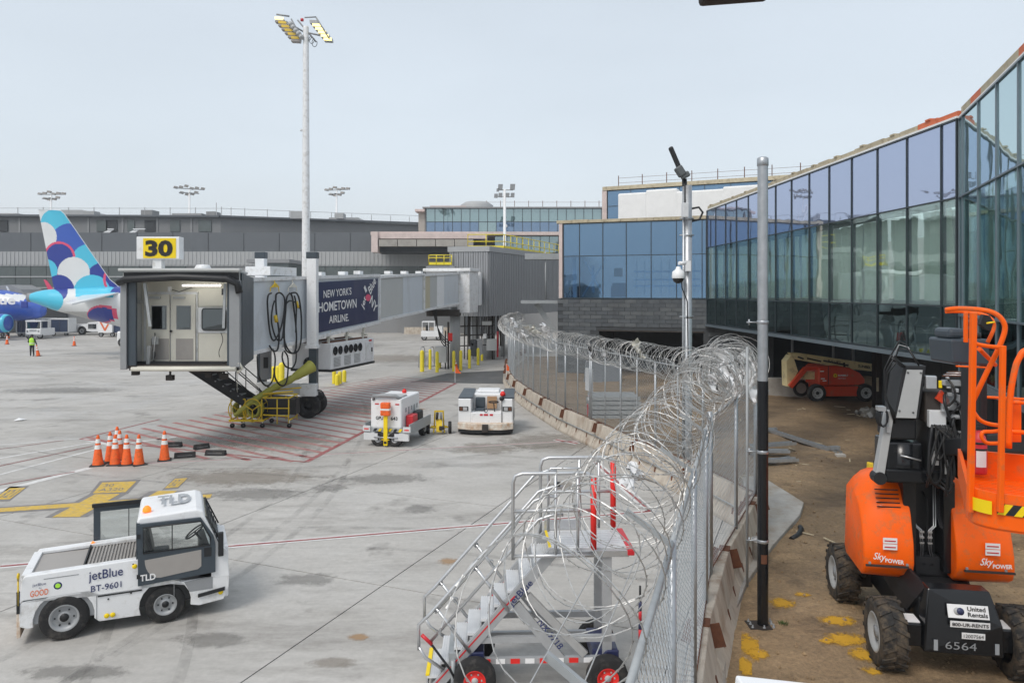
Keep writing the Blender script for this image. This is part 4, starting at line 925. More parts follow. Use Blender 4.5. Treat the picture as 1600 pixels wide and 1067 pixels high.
# black cables looped on the tunnel wall
cb_ = thing('cable_festoon', 'black power cables hanging in long loops on the white tunnel wall', 'cable', (0,0,0))
def loop(pts, r=.032, off=.25):
    # smooth polyline through photo points on the wall
    q = [SPt(x,y,off+.03*math.sin(i*1.7)) for i, (x, y) in enumerate(pts)]; o = []
    for i in range(len(q)-1):
        p0, p1, p2, p3 = q[max(i-1,0)], q[i], q[i+1], q[min(i+2,len(q)-1)]
        for k in range(5): t = k/5; o.append(.5*((2*p1)+(p2-p0)*t+(2*p0-5*p1+4*p2-p3)*t*t+(3*p1-p0-3*p2+p3)*t**3))
    return o+[q[-1]]
for pts in [[(424,458),(419,462),(418,480),(422,520),(428,532),(436,520),(442,500),(445,470),(440,459),(434,458),(431,464),(432,490),(436,520),(434,545),(427,548),(421,540)],
            [(429,470),(426,480),(424,500),(428,520),(434,531),(441,528),(444,500),(446,475)],
            [(452,459),(448,466),(446,490),(444,520),(446,545),(456,552),(462,546),(463,520),(459,480),(456,462),(452,458)],
            [(455,458),(463,458),(468,470),(471,500),(470,535),(464,550),(455,551),(447,540),(443,525)],
            [(447,475),(453,470),(464,474),(468,482)],[(460,462),(463,480),(462,520)],
            [(402,556),(404,585),(412,600),(420,602),(427,590),(430,560),(426,545)],[(428,575),(430,590),(436,600),(444,602),(449,590),(450,560),(444,548)],[(442,550),(441,560),(446,572),(456,575),(462,565),(463,548)]]:
    MB().path(loop(pts),.034,6).build('cable_loop','black',cb_)
for px_ in (429,457):
    mb = MB(); a = SPt(px_,452,.2); mb.tube(SPt(px_,436,.15),SPt(px_,444,.2),.02,5); mb.prism([SPt(px_-6,449,.2),SPt(px_,442,.2),SPt(px_+6,449,.2)],Vector((nj.x,nj.y,0))*.06)
    mb.path([SPt(px_-6,449,.23),SPt(px_-7,456,.23)],.02,5); mb.path([SPt(px_+6,449,.23),SPt(px_+7,456,.23)],.02,5); mb.build('cable_hook','yellow' if px_ < 440 else 'cream',cb_)
for px_, py_ in ((430,500),(463,478)):
    a = SPt(px_,py_-7,.27); b = SPt(px_+2,py_+3,.27); MB().tube(a,b,.07,8).build('plug','yellow',cb_)
# yellow trolley with hose reels under the bridge
tr = thing('hose_trolley', 'yellow tubular trolley with two hose reels below the bridge cab', 'trolley', (sX(388,28.3),28.3,0))
def T(px_, z, dy=0): return Vector((sX(px_,28.3)-sX(388,28.3), dy, z))
fr = MB()
for dy in (0,1.1):
    fr.beam(T(358,.28,dy),T(412,.28,dy),.07,.08); fr.tube(T(411,1.15,dy),T(452,1.15,dy),.03,6); fr.tube(T(411,.75,dy),T(452,.75,dy),.022,6); fr.tube(T(411,.5,dy),T(450,.45,dy),.03,6)
    for p_ in (361,383,409,433,451): fr.tube(T(p_,.28 if p_ < 412 else .15,dy),T(p_,1.1,dy),.025,6)
    fr.tube(T(361,1.1,dy),T(383,1.1,dy),.025,6); fr.tube(T(411,1.3,dy),T(458,1.4,dy),.03,6)
for p_ in (358,385,411,451): fr.tube(T(p_,.28,0),T(p_,.28,1.1),.03,6)
for p_ in (411,452): fr.tube(T(p_,1.15,0),T(p_,1.15,1.1),.03,6)
fr.build('frame','yellow',tr)
for cx, dy in ((370,.1),(395,-.05)):
    for d2 in (0,.75):
        rm = MB(); n = 24; c = T(cx,.68,dy+d2); rm.path([c+Vector((.36*math.cos(2*PI*i/n),0,.44*math.sin(2*PI*i/n))) for i in range(n)],.022,6,closed=True)
        for k in range(3): a = PI/6+k*2*PI/3; rm.tube(c,c+Vector((.36*math.cos(a),0,.44*math.sin(a))),.022,6)
        rm.build('reel','yellow',tr)
    m_ = MB(); c = T(cx,.68,dy)
    for k in range(5): m_.path([c+Vector(((.22+.03*(k%2))*math.cos(2*PI*i/16),.1+k*.13,(.26+.03*(k%2))*math.sin(2*PI*i/16))) for i in range(16)],.05,6,closed=True)
    m_.build('coiled_hose','olive',tr)
for p_, dy in ((363,0),(380,0),(410,0),(452,0),(363,1.1),(410,1.1)):
    m_ = MB(); m_.lathe([(.02,-.03),(.09,-.03),(.09,.03),(.02,.03)],T(p_,.09,dy),'Y',14); m_.build('caster','black',tr)
    MB().tube(T(p_,.1,dy),T(p_,.3,dy),.02,6).build('caster_fork','cream',tr)
MB().tube(T(371,1.1,0),T(370,2.3,0),.018,6).build('flag_pole','cream',tr)
MB().cbox(T(436,.75,.6),(1.1,.5,.6)).build('tank','black',tr)
# yellow-green air hose sagging from the unit to the trolley
hs = MB(); q = [P(487,572,30),P(470,583,29.6),P(448,596,29.2),P(428,606,29),P(408,618,28.7),P(392,628,28.4),P(378,640,28.3),P(366,655,28.3)]
q[-1].z = .45; pts = []
for i in range(len(q)-1):
    p0, p1, p2, p3 = q[max(i-1,0)], q[i], q[i+1], q[min(i+2,len(q)-1)]
    for k in range(6): t = k/6; pts.append(.5*((2*p1)+(p2-p0)*t+(2*p0-5*p1+4*p2-p3)*t*t+(3*p1-p0-3*p2+p3)*t**3))
hs.path(pts,[.17-.002*i+.015*math.sin(i*1.9)*(i%2) if i > 8 else .27-.012*i for i in range(len(pts))],12)
ho = hs.build('air_hose','olive'); tag(ho,'yellow-green fabric air hose sagging from the fan unit to the yellow trolley','hose')
# second bridge cab peeking over the tunnel
jb2 = thing('jet_bridge', 'distant grey jet bridge cab peeking over the white tunnel roof', 'jet bridge')
MB().box(sX(385,70),sX(452,70),70,80,sZ(405,70)-.35,sZ(405,70)).build('roof','ter_grey',jb2); MB().box(sX(412,70),sX(450,70),70.2,79,sZ(426,70)-2,sZ(405,70)-.35).build('cab_window','ter_window',jb2)
MB().box(sX(396,70),sX(412,70),70.3,79,0,sZ(405,70)-.3).build('wall','ter_ribbed',jb2)
# ================================================================== aircraft tails, far vehicles, masts
def cz2(x, y): return (x/4.103, 300+y/4.103)
SC = [(595,650,118,'plane_cyan',0),(385,632,100,'plane_blue',0),(478,522,104,'plane_white',0),(298,508,76,'plane_cyan',0),(385,425,92,'plane_blue',14),(665,558,106,'plane_blue',0),(575,442,108,'plane_cyan',0),(275,290,97,'plane_white',0),(455,322,120,'plane_blue2',0),(356,208,94,'plane_cyan',0)]
PN = ['plane_white','plane_cyan','plane_blue','plane_blue2','plane_pink','plane_belly']
def fin_pat(px_, py_):
    x, y = px_*4.103, (py_-300)*4.103
    if 664 < x < 800 and abs(math.hypot(x-760,y-560)-88) < 8 : return 4
    for cx, cy, r, m_, ring in SC:
        q = math.hypot(x-cx,y-cy)
        if q < r: return PN.index(m_)
        if ring and q < r+ring: return 4
    return 0
def inside(poly, x, y):
    c = False; n = len(poly); j = n-1
    for i in range(n):
        (xi, yi), (xj, yj) = poly[i], poly[j]
        if (yi > y) != (yj > y) and x < (xj-xi)*(y-yi)/(yj-yi)+xi: c = not c
        j = i
    return c
pl = thing('airliner_tail', 'parked airliner with scalloped blue, cyan and white tail beside the bridge cab', 'airplane')
fo = [(60.5,327.5),(94,329),(100,334),(171,436.5),(190,452),(190,462),(90,462),(84,446)]
mb = MB(); Y0 = 60
rows_ = {}
ys = [327.5+i*1.0 for i in range(135)]
def span(y):
    xs = []
    for i in range(len(fo)):
        (x1, y1), (x2, y2) = fo[i], fo[(i+1)%len(fo)]
        if (y1 <= y < y2) or (y2 <= y < y1): xs.append(x1+(x2-x1)*(y-y1)/(y2-y1))
    return (min(xs), max(xs)) if len(xs) > 1 else None
for i in range(len(ys)-1):
    a, b = span(ys[i]+.001), span(ys[i+1]-.001)
    if not a or not b: continue
    n = max(4, int((b[1]-b[0])/1.0))
    for k in range(n):
        xa0, xa1 = a[0]+(a[1]-a[0])*k/n, a[0]+(a[1]-a[0])*(k+1)/n; xb0, xb1 = b[0]+(b[1]-b[0])*k/n, b[0]+(b[1]-b[0])*(k+1)/n
        mb.m = fin_pat((xa0+xb1)/2, ys[i]+.5)
        def q(x, y, t): 
            s = (x-a[0])/max(1,a[1]-a[0]); th = .16*math.sin(PI*min(1,max(0,s*.9+.08)))+.02; v = P(x,y,Y0); v.y -= th; return v
        mb.add([q(xb0,ys[i+1],0),q(xb1,ys[i+1],0),q(xa1,ys[i],0),q(xa0,ys[i],0)], [(0,1,2,3)], True)
mb.m = 0; mb.prism([P(x,y,Y0+.02) for x, y in fo], (0,.12,0)); mb.build('tail_fin', PN, pl)
# fuselage rear: rings along the axis
ax = [(50,465,7),(58,465,9.5),(70,466,13),(85,468,16.5),(100,470,18.5),(115,471.5,20.5),(130,473,23),(150,475,26),(170,477,29),(200,480,33),(240,481,35),(330,482,35),(420,482,35)]
mb = MB(); NA = 120; dvec = Vector((.86,.5,0)); rg = []
def axat(px_):
    for (x0, c0_, r0), (x1, c1_, r1) in zip(ax, ax[1:]):
        if x0 <= px_ <= x1: t = (px_-x0)/(x1-x0); return c0_+(c1_-c0_)*t, r0+(r1-r0)*t
    return ax[-1][1:]
steps = [50+i for i in range(130)]+[184+8*i for i in range(30)]
for s in steps:
    cy, r = axat(s); Yq = 60+max(0,(s-180))*.02; c = P(s,cy,Yq); rr = r*Yq/F; ring = []
    for j in range(NA): a = 2*PI*j/NA; ring.append(c+Vector((-.42*math.cos(a)*rr*0,-math.cos(a)*rr,math.sin(a)*rr)))
    rg.append((s, ring))
def fus_pat(px_, py_):
    if math.hypot((px_-62)/37,(py_-470)/23) < 1 : return 1
    if math.hypot((px_-158)/21,(py_-492)/11.5) < 1: return 2
    if math.hypot((px_-160)/24,(py_-491)/14.5) < 1 and py_ > 476: return 4
    if math.hypot((px_-88)/18,(py_-455)/16) < 1: return 2
    if px_ > 118 and py_ < 464 and px_ < 176: return 1
    if px_ >= 176 and py_ < 458: return 2
    return 0 if py_ < 487 else 5 if px_ < 150 else 0
for (s0, r0), (s1, r1) in zip(rg, rg[1:]):
    for j in range(NA):
        k = (j+1) % NA; qd = [r0[j],r0[k],r1[k],r1[j]]; cc = sum(qd, Vector())/4
        mb.m = fus_pat(800+F*cc.x/cc.y, HZ+F*(CH-cc.z)/cc.y); mb.add(qd, [(0,1,2,3)], True)
mb.build('fuselage', PN, pl)
mb = MB(); c = P(45,465,60); mb.lathe([(.01,.3),(.26,.3),(.30,0),(.36,-.02),(.37,.3),(.36,.42)],(c.x,c.y,c.z),'X',20); mb.build('exhaust','grey_mid',pl)
mb = MB(); mb.prism([P(188,458,59.3),P(132,462,59.4),P(101,475,54.5),P(112,477,54.2)],(0,0,.10)); mb.build('stabilizer','plane_white',pl)
mb = MB(); mb.prism([P(172,465,60.0-1.2),P(150,470,60-1.2),P(146,480,60-1.35),P(165,478,60-1.4)],(0,.1,0)); mb.build('tail_fairing','plane_belly',pl)
# second airliner: blue fuselage cut by the left edge
p2 = thing('blue_airliner', 'blue airliner with white lettered band entering from the left edge', 'airplane')
mb = MB(); Yp = 84; prof = [(73,486,1),(68,485,9),(60,484,13.5),(48,482,17.5),(30,479.5,21.5),(10,477.5,24),(-20,476.5,25),(-200,476.5,25)]
rg = []
for i in range(len(prof)-1):
    for k in range(8):
        t = k/8; a, b = prof[i], prof[i+1]; rg.append(tuple(a[m]+(b[m]-a[m])*t for m in range(3)))
rgs = []
for s, cy, r in rg:
    c = P(s,cy,Yp); rr = r*Yp/F; rgs.append([c+Vector((0,-math.cos(2*PI*j/36)*rr,math.sin(2*PI*j/36)*rr)) for j in range(36)])
for (s, cy, r), r0, r1 in zip(rg, rgs, rgs[1:]):
    for j in range(36):
        k = (j+1)%36; qd = [r0[j],r0[k],r1[k],r1[j]]; cc = sum(qd,Vector())/4; py_ = HZ+F*(CH-cc.z)/cc.y
        mb.m = 0 if (459.5 < py_ < 470.5 and s < 46+(470-py_)*.3) or (py_ < 481 and s < 27 and py_ > 470 and False) else 1
        mb.add(qd,[(0,1,2,3)],True)
mb.build('fuselage',['plane_white','plane_blue2'],p2)
yy = Yp-25*Yp/F-.02
text('ue', p2, (sX(-1,yy),yy,sZ(476,yy)), (1,0,0), (0,0,1), sX(24,yy)-sX(-1,yy), .75, 'ink_white', bold=.03)
MB().box(sX(32,yy),sX(42,yy),yy+.05,yy+.2,sZ(481,yy),sZ(471,yy)).build('door','plane_blue',p2,bevel=.05)
mb = MB(); c = P(-10,505,80); mb.lathe([(.01,1.5),(.8,1.6),(1.0,1.2),(1.05,.3),(1.0,-1.5)],(c.x,c.y,c.z),'X',24); mb.build('engine','plane_blue2',p2)
mb = MB(); mb.lathe([(.82,1.62),(.92,1.58),(1.0,1.3),(.98,1.25)],(c.x,c.y,c.z),'X',24); mb.build('engine_lip','plane_cyan',p2)
mb = MB(); mb.prism([P(68,437,92),P(72,438,92),P(83,452,92),P(75,453,92)],(0,.15,0)); mb.build('winglet','plane_pink',p2)
mb = MB(); mb.prism([P(-20,447,86),P(15,445,86),P(32,452,86),P(36,458,86),P(-20,458,86)],(0,4,0)); mb.build('wing_root','grey_mid',p2); mb = MB(); mb.prism([P(9,447,85.5),P(11,447,85.5),P(15,455,85.5),P(12,455,85.5)],(0,.1,0)); mb.build('antenna','plane_white',p2)
for px_ in (2,8): wheel(p2, (sX(px_,83),83,.45), .45,.3,'Y',-1)
MB().tube((sX(5,83.2),83.2,.5),(sX(5,83.2),83.2,3),.12,8).build('landing_gear_strut','grey_light',p2)
# ---- floodlight masts
def head_lamp(parent, c, sx=.34, sz=.30, tilt=-.5, lit=None):
    m_ = MB(); m_.at(c,0,tilt).box(-sx/2,sx/2,-.12,.10,-sz/2,sz/2); o = m_.build('floodlight','grey_mid' if not lit else 'lamp_yellow',parent); return o
# near mast with two lit banks in perspective
Ym = 45.0; mx_ = sX(478,Ym)
mast = thing('floodlight_mast', 'tall pale floodlight mast with two banks of lit yellow lamps behind the bridge', 'light mast', (mx_,Ym,0))
H_ = sZ(42,Ym); mb = MB(); mb.lathe([(.26,0),(.24,8),(.17,H_-.1),(.15,H_),(.01,H_)],(0,0,0),'Z',16); mb.build('pole','white_paint',mast)
def mp_(px_, py_, dy=0): q = P(px_,py_,Ym+dy); return Vector((q.x-mx_,q.y-Ym,q.z))
fr = MB(); fr.tube(mp_(455,30,0),mp_(470,58,0),.05,6); fr.tube(mp_(465,32,0),mp_(494,66,0),.05,6); fr.tube(mp_(476,28,0),mp_(494,27,0),.04,6); fr.tube(mp_(432,23,0),mp_(452,26,0),.05,6); fr.tube(mp_(494,28),mp_(515,62),.05,6); fr.tube(mp_(447,34),mp_(474,50),.05,6); fr.tube(mp_(474,50),mp_(500,56),.05,6); fr.build('lamp_frame','grey_mid',mast)
for i in range(6):
    c = mp_(437+i*5.0,31+i*6.0); m_ = MB(); m_.prism([c+Vector(v) for v in ((-.30,0,-.14),(.22,0,-.17),(.26,0,.02),(-.25,0,.05))],(0,.4,0)); o = m_.build('floodlight','grey_panel',mast)
    m_ = MB(); m_.prism([c+Vector(v) for v in ((-.27,-.02,-.0),(.20,-.02,-.03),(.24,-.02,.12),(-.30,-.02,.16))],(0,.02,0)); m_.build('lamp_glass','mast_light' if i == 0 else 'lamp_yellow',o)
for i in range(6):
    c = mp_(489+i*4.4,34+i*5.5); m_ = MB(); m_.prism([c+Vector(v) for v in ((-.20,0,-.09),(.30,0,-.12),(.28,0,.08),(-.22,0,.1))],(0,.4,0)); o = m_.build('floodlight','grey_light',mast)
    if i: m_ = MB(); m_.prism([c+Vector(v) for v in ((-.18,-.02,-.07),(.28,-.02,-.10),(.27,-.02,.06),(-.2,-.02,.08))],(0,.02,0)); m_.build('lamp_glass','mast_light',o)
m_ = MB()
for i in range(5): m_.lathe([(.01,-.14),(.14,-.1),(.16,.1),(.01,.14)],tuple(mp_(454+i*4.2,38+i*5,-.2)),'Y',10)
m_.build('ballast','grey_light',mast)
m_ = MB(); m_.lathe([(.01,0),(.10,.02),(.10,.16),(.01,.2)],tuple(mp_(472,34)),'Z',10); m_.build('obstruction_light','red',mast)
m_ = MB()
for i in range(4):
    q = mp_(478+i*4.5,46+i*5); m_.path([q+Vector((.16*math.cos(a),0,-.25+.25*math.sin(a))) for a in [PI/2+k*PI*1.6/8 for k in range(9)]],.02,5)
m_.build('cable_loop','black',mast)
m_ = MB(); m_.tube(mp_(473,95),mp_(477,95),.05,6); m_.lathe([(.01,0),(.09,.05),(.07,.15)],tuple(mp_(471,206)),'Z',8); m_.build('mast_camera','white_clean',mast)
# far masts
fm = thing('floodlight_mast', 'hazy thin floodlight mast on the far left above the painted airliner tail', 'light mast', (sX(80,112),112,0), 0, 'hazy masts behind the old terminal')
hz = sZ(305,112)
MB().lathe([(.22,0),(.13,hz),(.01,hz)],(0,0,0),'Z',8).build('pole','white_clean',fm)
m_ = MB(); m_.tube((-1.9,0,hz+.1),(1.9,0,hz+.1),.07,5); m_.tube((-1.4,0,hz-.5),(1.3,0,hz-.5),.07,5); m_.tube((0,-.6,hz-.5),(0,.6,hz-.4),.07,5); m_.build('lamp_frame','grey_mid',fm)
k0 = None
for x, z in ((-1.8,.2),(-1.1,.3),(-.4,.5),(.3,.2),(1.0,.3),(1.8,.25),(-1.0,-.5),(-.3,-.7),(.4,-.6),(.9,-.35)):
    if k0 is None: k0 = MB().prism([(-.33,0,-.1),(.22,0,-.2),(.33,0,.12),(-.2,0,.2)],(0,.3,0)).build('floodlight','grey_panel',fm); k0.location = (x,0,hz+z)
    else: inst(k0, fm, (x,0,hz+z))
dup(fm, (sX(296,106),106,0), .5, 'hazy thin floodlight mast rising above the yellow gate sign', 'hazy masts behind the old terminal')
dup(fm, (sX(526,110),110,.4), -.3, 'hazy thin floodlight mast just right of the tall near mast', 'hazy masts behind the old terminal')
Y4 = 78; m4 = thing('floodlight_mast', 'white floodlight mast with square upper lamps in front of the teal glass concourse', 'light mast', (sX(788.5,Y4),Y4,0))
h4 = sZ(296,Y4); MB().lathe([(.20,0),(.14,h4),(.01,h4)],(0,0,0),'Z',8).build('pole','white_clean',m4)
def m4p(px_, py_): return Vector((sX(px_,Y4)-sX(788.5,Y4),0,sZ(py_,Y4)))
m_ = MB(); m_.tube(m4p(777,297),m4p(802,297),.06,5); m_.tube(m4p(774,307),m4p(803,308),.06,5); m_.build('lamp_frame','grey_light',m4)
for px_, py_, s_ in ((782,292,.26),(801,292,.28),(775,306,.2),(782,305,.22),(793,305,.22),(801,305,.22),(778,297,.15)):
    q = m4p(px_,py_); MB().prism([q+Vector(v) for v in ((-s_,-.1,-s_),(s_*.8,-.1,-s_*1.1),(s_,-.1,s_),(-s_*.9,-.1,s_))],(0,.3,0)).build('floodlight','grey_mid',m4)
m_ = MB(); m_.lathe([(.01,0),(.14,.1),(.12,.3)],tuple(m4p(791,356)),'Z',8); m_.build('mast_camera','white_clean',m4)
for px_, h in ((338,317),(361,324)):
    m_ = MB(); m_.tube((0,0,0),(0,0,sZ(h,100)),.06,6); o = m_.build('thin_pole','ter_ribbed'); o.location = (sX(px_,100),100,0); tag(o, 'thin pale pole above the old terminal, ' + ('the taller one' if px_ == 338 else 'the shorter one'), 'pole')
# ---- far service vehicles
def baggage_cart(px0, px1, Y, label, front='white_clean', n=1):
    t = thing('baggage_cart', label, 'cart', (sX((px0+px1)/2,Y),Y,0), 0, 'baggage carts near the tails'); w_ = sX(px1,Y)-sX(px0,Y); h = w_/2
    MB().box(-h,h,0,1.6,.35,.5).build('deck','grey_light',t); MB().box(-h,h,-.02,1.62,1.95,2.08).build('roof','white_clean',t,bevel=.02)
    MB().box(-h,-h+.08,0,1.6,.5,1.95).build('end_panel','white_clean',t); MB().box(h-.08,h,0,1.6,.5,1.95).build('end_panel','white_clean',t)
    k = 2
    for i in range(k):
        a = -h+.12+i*(w_-.24)/k; MB().box(a+.03,a+(w_-.24)/k-.03,.02,.06,.5,1.94).build('curtain','navy_curtain',t)
    for x in (-h+.35,h-.35): wheel(t,(x,.15,.25),.25,.15,'Y',-1,'grey_mid')
    return t
baggage_cart(78,107,88,'navy-curtained baggage cart at the end of the train under the cyan tail cone')
baggage_cart(56,76,89,'navy-curtained baggage cart partly hidden behind the white baggage tractor')
baggage_cart(25,41,87,'short baggage cart standing left of the white baggage tractor')
t = thing('baggage_tractor', 'white baggage tractor facing us behind the person in the green vest', 'tractor', (sX(51.5,82),82,0)); h = .9
MB().box(-.85,.85,0,2.6,.35,1.15).build('body','white_clean',t,bevel=.05)
m_ = MB(); m_.box(-.82,-.74,.1,.2,1.15,1.95); m_.box(.74,.82,.1,.2,1.15,1.95); m_.box(-.85,.85,0,1.6,1.95,2.08); m_.box(-.82,-.74,1.4,1.5,1.15,1.95); m_.box(.74,.82,1.4,1.5,1.15,1.95); m_.build('cab_frame','white_clean',t)
MB().box(-.74,.74,.12,.15,1.2,1.9).build('windshield','car_glass',t); MB().box(-.4,.4,-.02,0,.85,1.05).build('number_plate','ink_grey',t)
for x in (-.62,.62): MB().lathe([(.01,-.05),(.1,-.04),(.1,.02)],(x,0,.9),'Y',12).build('headlight','grey_mid',t); wheel(t,(x,.3,.3),.3,.2,'Y',-1)
MB().box(-.85,.85,-.06,0,.35,.55).build('bumper','grey_mid',t)
t = thing('pushback_tractor', 'low white pushback tractor with big dark wheel arch under the tail', 'tractor', (sX(132,90),90,0))
m_ = MB(); w_ = 3.4; prof = [(-1.95,.35),(-.95,.35)]+[(x,z) for x, z in arc(-.35,.5,.6,180,0,8)]+[(.9,.4),(1.8,.45),(1.85,1.0),(1.5,1.5),(.5,1.55),(.2,1.35),(-1.9,1.25)]
m_.prism([(x,0,z) for x, z in prof],(0,2,0)); m_.build('body','white_clean',t); wheel(t,(-.35,.15,.5),.48,.3,'Y',-1)
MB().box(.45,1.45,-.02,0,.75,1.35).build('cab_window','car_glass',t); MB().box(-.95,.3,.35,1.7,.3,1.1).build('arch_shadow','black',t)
t = thing('service_cart', 'white cart marked with a red V beside the bridge cab', 'cart', (sX(164,86),86,0))
MB().box(-.85,.85,0,1.8,.5,2.1).build('body','white_clean',t,bevel=.03); MB().box(.9,1.9,.3,2.0,.5,2.0).build('rear_body','navy_curtain',t)
m_ = MB(); m_.prism([(-.62,-.02,1.75),(-.42,-.02,1.75),(.0,-.02,1.0),(.42,-.02,1.75),(.62,-.02,1.75),(.08,-.02,.72),(-.08,-.02,.72)],(0,.015,0)); m_.build('red_v_mark','ink_orange',t)
for x in (-.55,.8,1.5): wheel(t,(x,.2,.28),.28,.18,'Y',-1)
t = thing('utility_truck', 'white utility truck mostly hidden behind the left side of the bridge cab', 'truck', (sX(186,70),70,0))
MB().box(-.25,2.2,0,2,.5,1.5).build('body','white_clean',t,bevel=.15,seg=4); wheel(t,(.35,.05,.45),.45,.25,'Y',-1)
MB().box(.5,2.1,.1,1.9,1.5,2.1).build('cab','white_clean',t,bevel=.1); MB().box(.7,1.9,.05,.1,1.55,2.0).build('window','car_glass',t)
# SUV, second white tractor, barrier and red sign under the tunnel
t = thing('parked_car', 'silver sport utility car parked beyond the tunnel', 'car', (sX(627,98),98,0))
m_ = MB(); m_.prism([(-.95,0,.3),(.95,0,.3),(1.0,0,.95),(.8,0,1.05),(.62,0,1.6),(-.62,0,1.6),(-.8,0,1.05),(-1.0,0,.95)],(0,4,0)); m_.build('body','grey_light',t,bevel=.08); MB().prism([(-.68,-.02,1.08),(.68,-.02,1.08),(.56,-.02,1.5),(-.56,-.02,1.5)],(0,.03,0)).build('windshield','car_glass',t)
for x in (-.75,.75): wheel(t,(x,.5,.33),.33,.22,'X',1 if x > 0 else -1)
t = thing('baggage_tractor', 'white open-sided tractor standing under the far end of the tunnel', 'tractor', (sX(672,80),80,0))
MB().box(-1.0,1.3,0,1.5,.35,1.0).build('body','white_clean',t,bevel=.05); m_ = MB(); m_.box(-.9,.5,0,1.5,1.95,2.05); m_.box(-.9,-.83,0,.07,1,1.95); m_.box(-.2,-.13,0,.07,1,1.95); m_.box(.42,.5,0,.07,1,1.95); m_.build('cab_frame','white_clean',t)
MB().box(-.5,-.2,.3,1.2,1.0,1.6).build('seat','black',t); MB().box(.5,1.3,.05,1.45,1.0,1.5).build('cargo_box','white_paint',t)
for x in (-.65,.9): wheel(t,(x,.1,.32),.32,.2,'Y',-1)
t = thing('red_sign', 'red sign on the grey wall seen under the tunnel', 'sign', (sX(642,94.4),94.4,0)); MB().box(-.95,.95,-.03,0,sZ(504,94.4),sZ(494,94.4)).build('sign_face','red_bright',t); MB().box(-.6,.6,-.045,-.03,sZ(500.4,94.4),sZ(499.6,94.4)).build('white_line','ink_white',t); MB().box(-.5,.5,-.045,-.03,sZ(498,94.4),sZ(497.2,94.4)).build('white_line','ink_white',t)
t = thing('distant_barrier', 'pale concrete barrier running behind the silver car and white tractor', 'barrier', (sX(655,92),92,0)); m_ = MB()
m_.prism([(-1.9,0,0),(-1.9,.6,0),(-1.9,.4,.85),(-1.9,.2,.85)],(6.5,0,0)); m_.build('barrier_body','barrier',t); m_ = MB(); m_.box(-2.5,6,2,2.2,0,3.6); m_.build('fence_screen','ter_grey',t)
# ground worker
pr = thing('person', 'person in a lime green safety vest and dark trousers facing the baggage tractor', 'person', (sX(50,60),60,0))
def skin_body(name, verts, edges, radii, mt, parent, root=0):
    me = bpy.data.meshes.new(name); me.from_pydata(verts, edges, []); o = bpy.data.objects.new(name, me); C.objects.link(o); o.parent = parent
    me.materials.append(M[mt]); o.modifiers.new('skin','SKIN'); sk = me.skin_vertices[0].data
    for i, r in enumerate(radii): sk[i].radius = r if isinstance(r, tuple) else (r, r)
    sk[root].use_root = True; o.modifiers.new('sub','SUBSURF').render_levels = 2; return o
V_ = [(0,0,.95),(0,0,1.15),(0,0,1.38),(0,0,1.5),(0,0,1.58),(.10,0,.90),(.12,-.02,.5),(.15,.0,.08),(-.10,0,.90),(-.13,.03,.5),(-.15,.05,.08),(.19,0,1.40),(.30,.0,1.15),(.27,.16,.96),(-.19,0,1.40),(-.34,.02,1.2),(-.30,.2,1.05),(.16,-.12,.04),(-.16,.12,.04)]
E_ = [(0,1),(1,2),(2,3),(3,4),(0,5),(5,6),(6,7),(0,8),(8,9),(9,10),(2,11),(11,12),(12,13),(2,14),(14,15),(15,16),(7,17),(10,18)]
R_ = [(.16,.11),(.15,.11),(.18,.12),.07,.06,.10,.075,.05,.10,.075,.05,.08,.055,.04,.08,.055,.04,.05,.05]
skin_body('body', V_, E_, R_, 'cloth_dark', pr)
hd = MB(); hd.lathe([(.01,-.13),(.07,-.11),(.095,-.02),(.10,.05),(.07,.12),(.01,.14)],(0,0,1.66),'Z',16); hd.build('head','skin',pr)
hr_ = MB(); hr_.lathe([(.10,-.03),(.112,.04),(.09,.12),(.01,.155)],(0,0,1.66),'Z',16); hr_.build('hair','black',pr)
ve = MB(); ve.lathe([(.20,.92),(.205,1.1),(.215,1.3),(.19,1.44),(.09,1.5)],(0,0,0),'Z',20); o = ve.build('safety_vest','hivis',pr); o.scale = (1.05,.78,1)
st_ = MB(); st_.lathe([(.212,1.04),(.216,1.09)],(0,0,0),'Z',20); o = st_.build('reflective_stripe','reflective',pr); o.scale = (1.06,.79,1)
for x, y, z in ((.27,.19,.92),(-.30,.23,1.01)): hn = MB(); hn.lathe([(.01,-.06),(.035,-.03),(.04,.02),(.02,.06)],(x,y,z),'Z',8); hn.build('hand','skin',pr)
# ================================================================== cones, bollards, chocks
def make_cone(label, grp, scale=1, dirty=False, col=2):
    t = thing('traffic_cone', label, 'traffic cone', (0,0,0), 0, grp)
    MB().box(-.20,.20,-.20,.20,0,.035).build('base','cone_base',t,bevel=.02)
    b = MB(); b.lathe([(.155,.035),(.15,.06),(.045,.86),(.035,.90),(.02,.915),(.001,.915)],(0,0,0),'Z',20); b.build('cone_body','orange_cone',t)
    def r(z): return .15-(z-.06)/.80*.105+.003
    for a, b_ in ((.50,.62),(.68,.80)): m_ = MB(); m_.lathe([(r(a)+.001,a),(r(b_)+.001,b_)],(0,0,0),'Z',20); m_.build('reflective_band','reflective',t)
    return t
cone0 = make_cone('orange traffic cone at the left end of the cluster of cones', 'traffic cones grouped on the apron')
cone0.location = G(153,727); cone0.rotation_euler.z = .3
for x, y, rz, lb in [(172,721,.9,'traffic cone half hidden behind the dirty cone near the cluster front'),(180,726,.1,'dirty orange cone in the front row of the cluster, between the two bright ones'),(187,718,.5,'faded cone standing in the middle back of the cluster'),
                 (198,726,.2,'bright clean orange cone at the front right centre of the cluster'),(217,726,.75,'right-hand cone that ends the cluster of cones'),(257,719,.4,'lone orange cone standing beside the black wheel chocks')]:
    dup(cone0, G(x,y), rz, lb)
dup(cone0, G(183,711), .6, 'red-topped cone tucked at the very back of the cluster')
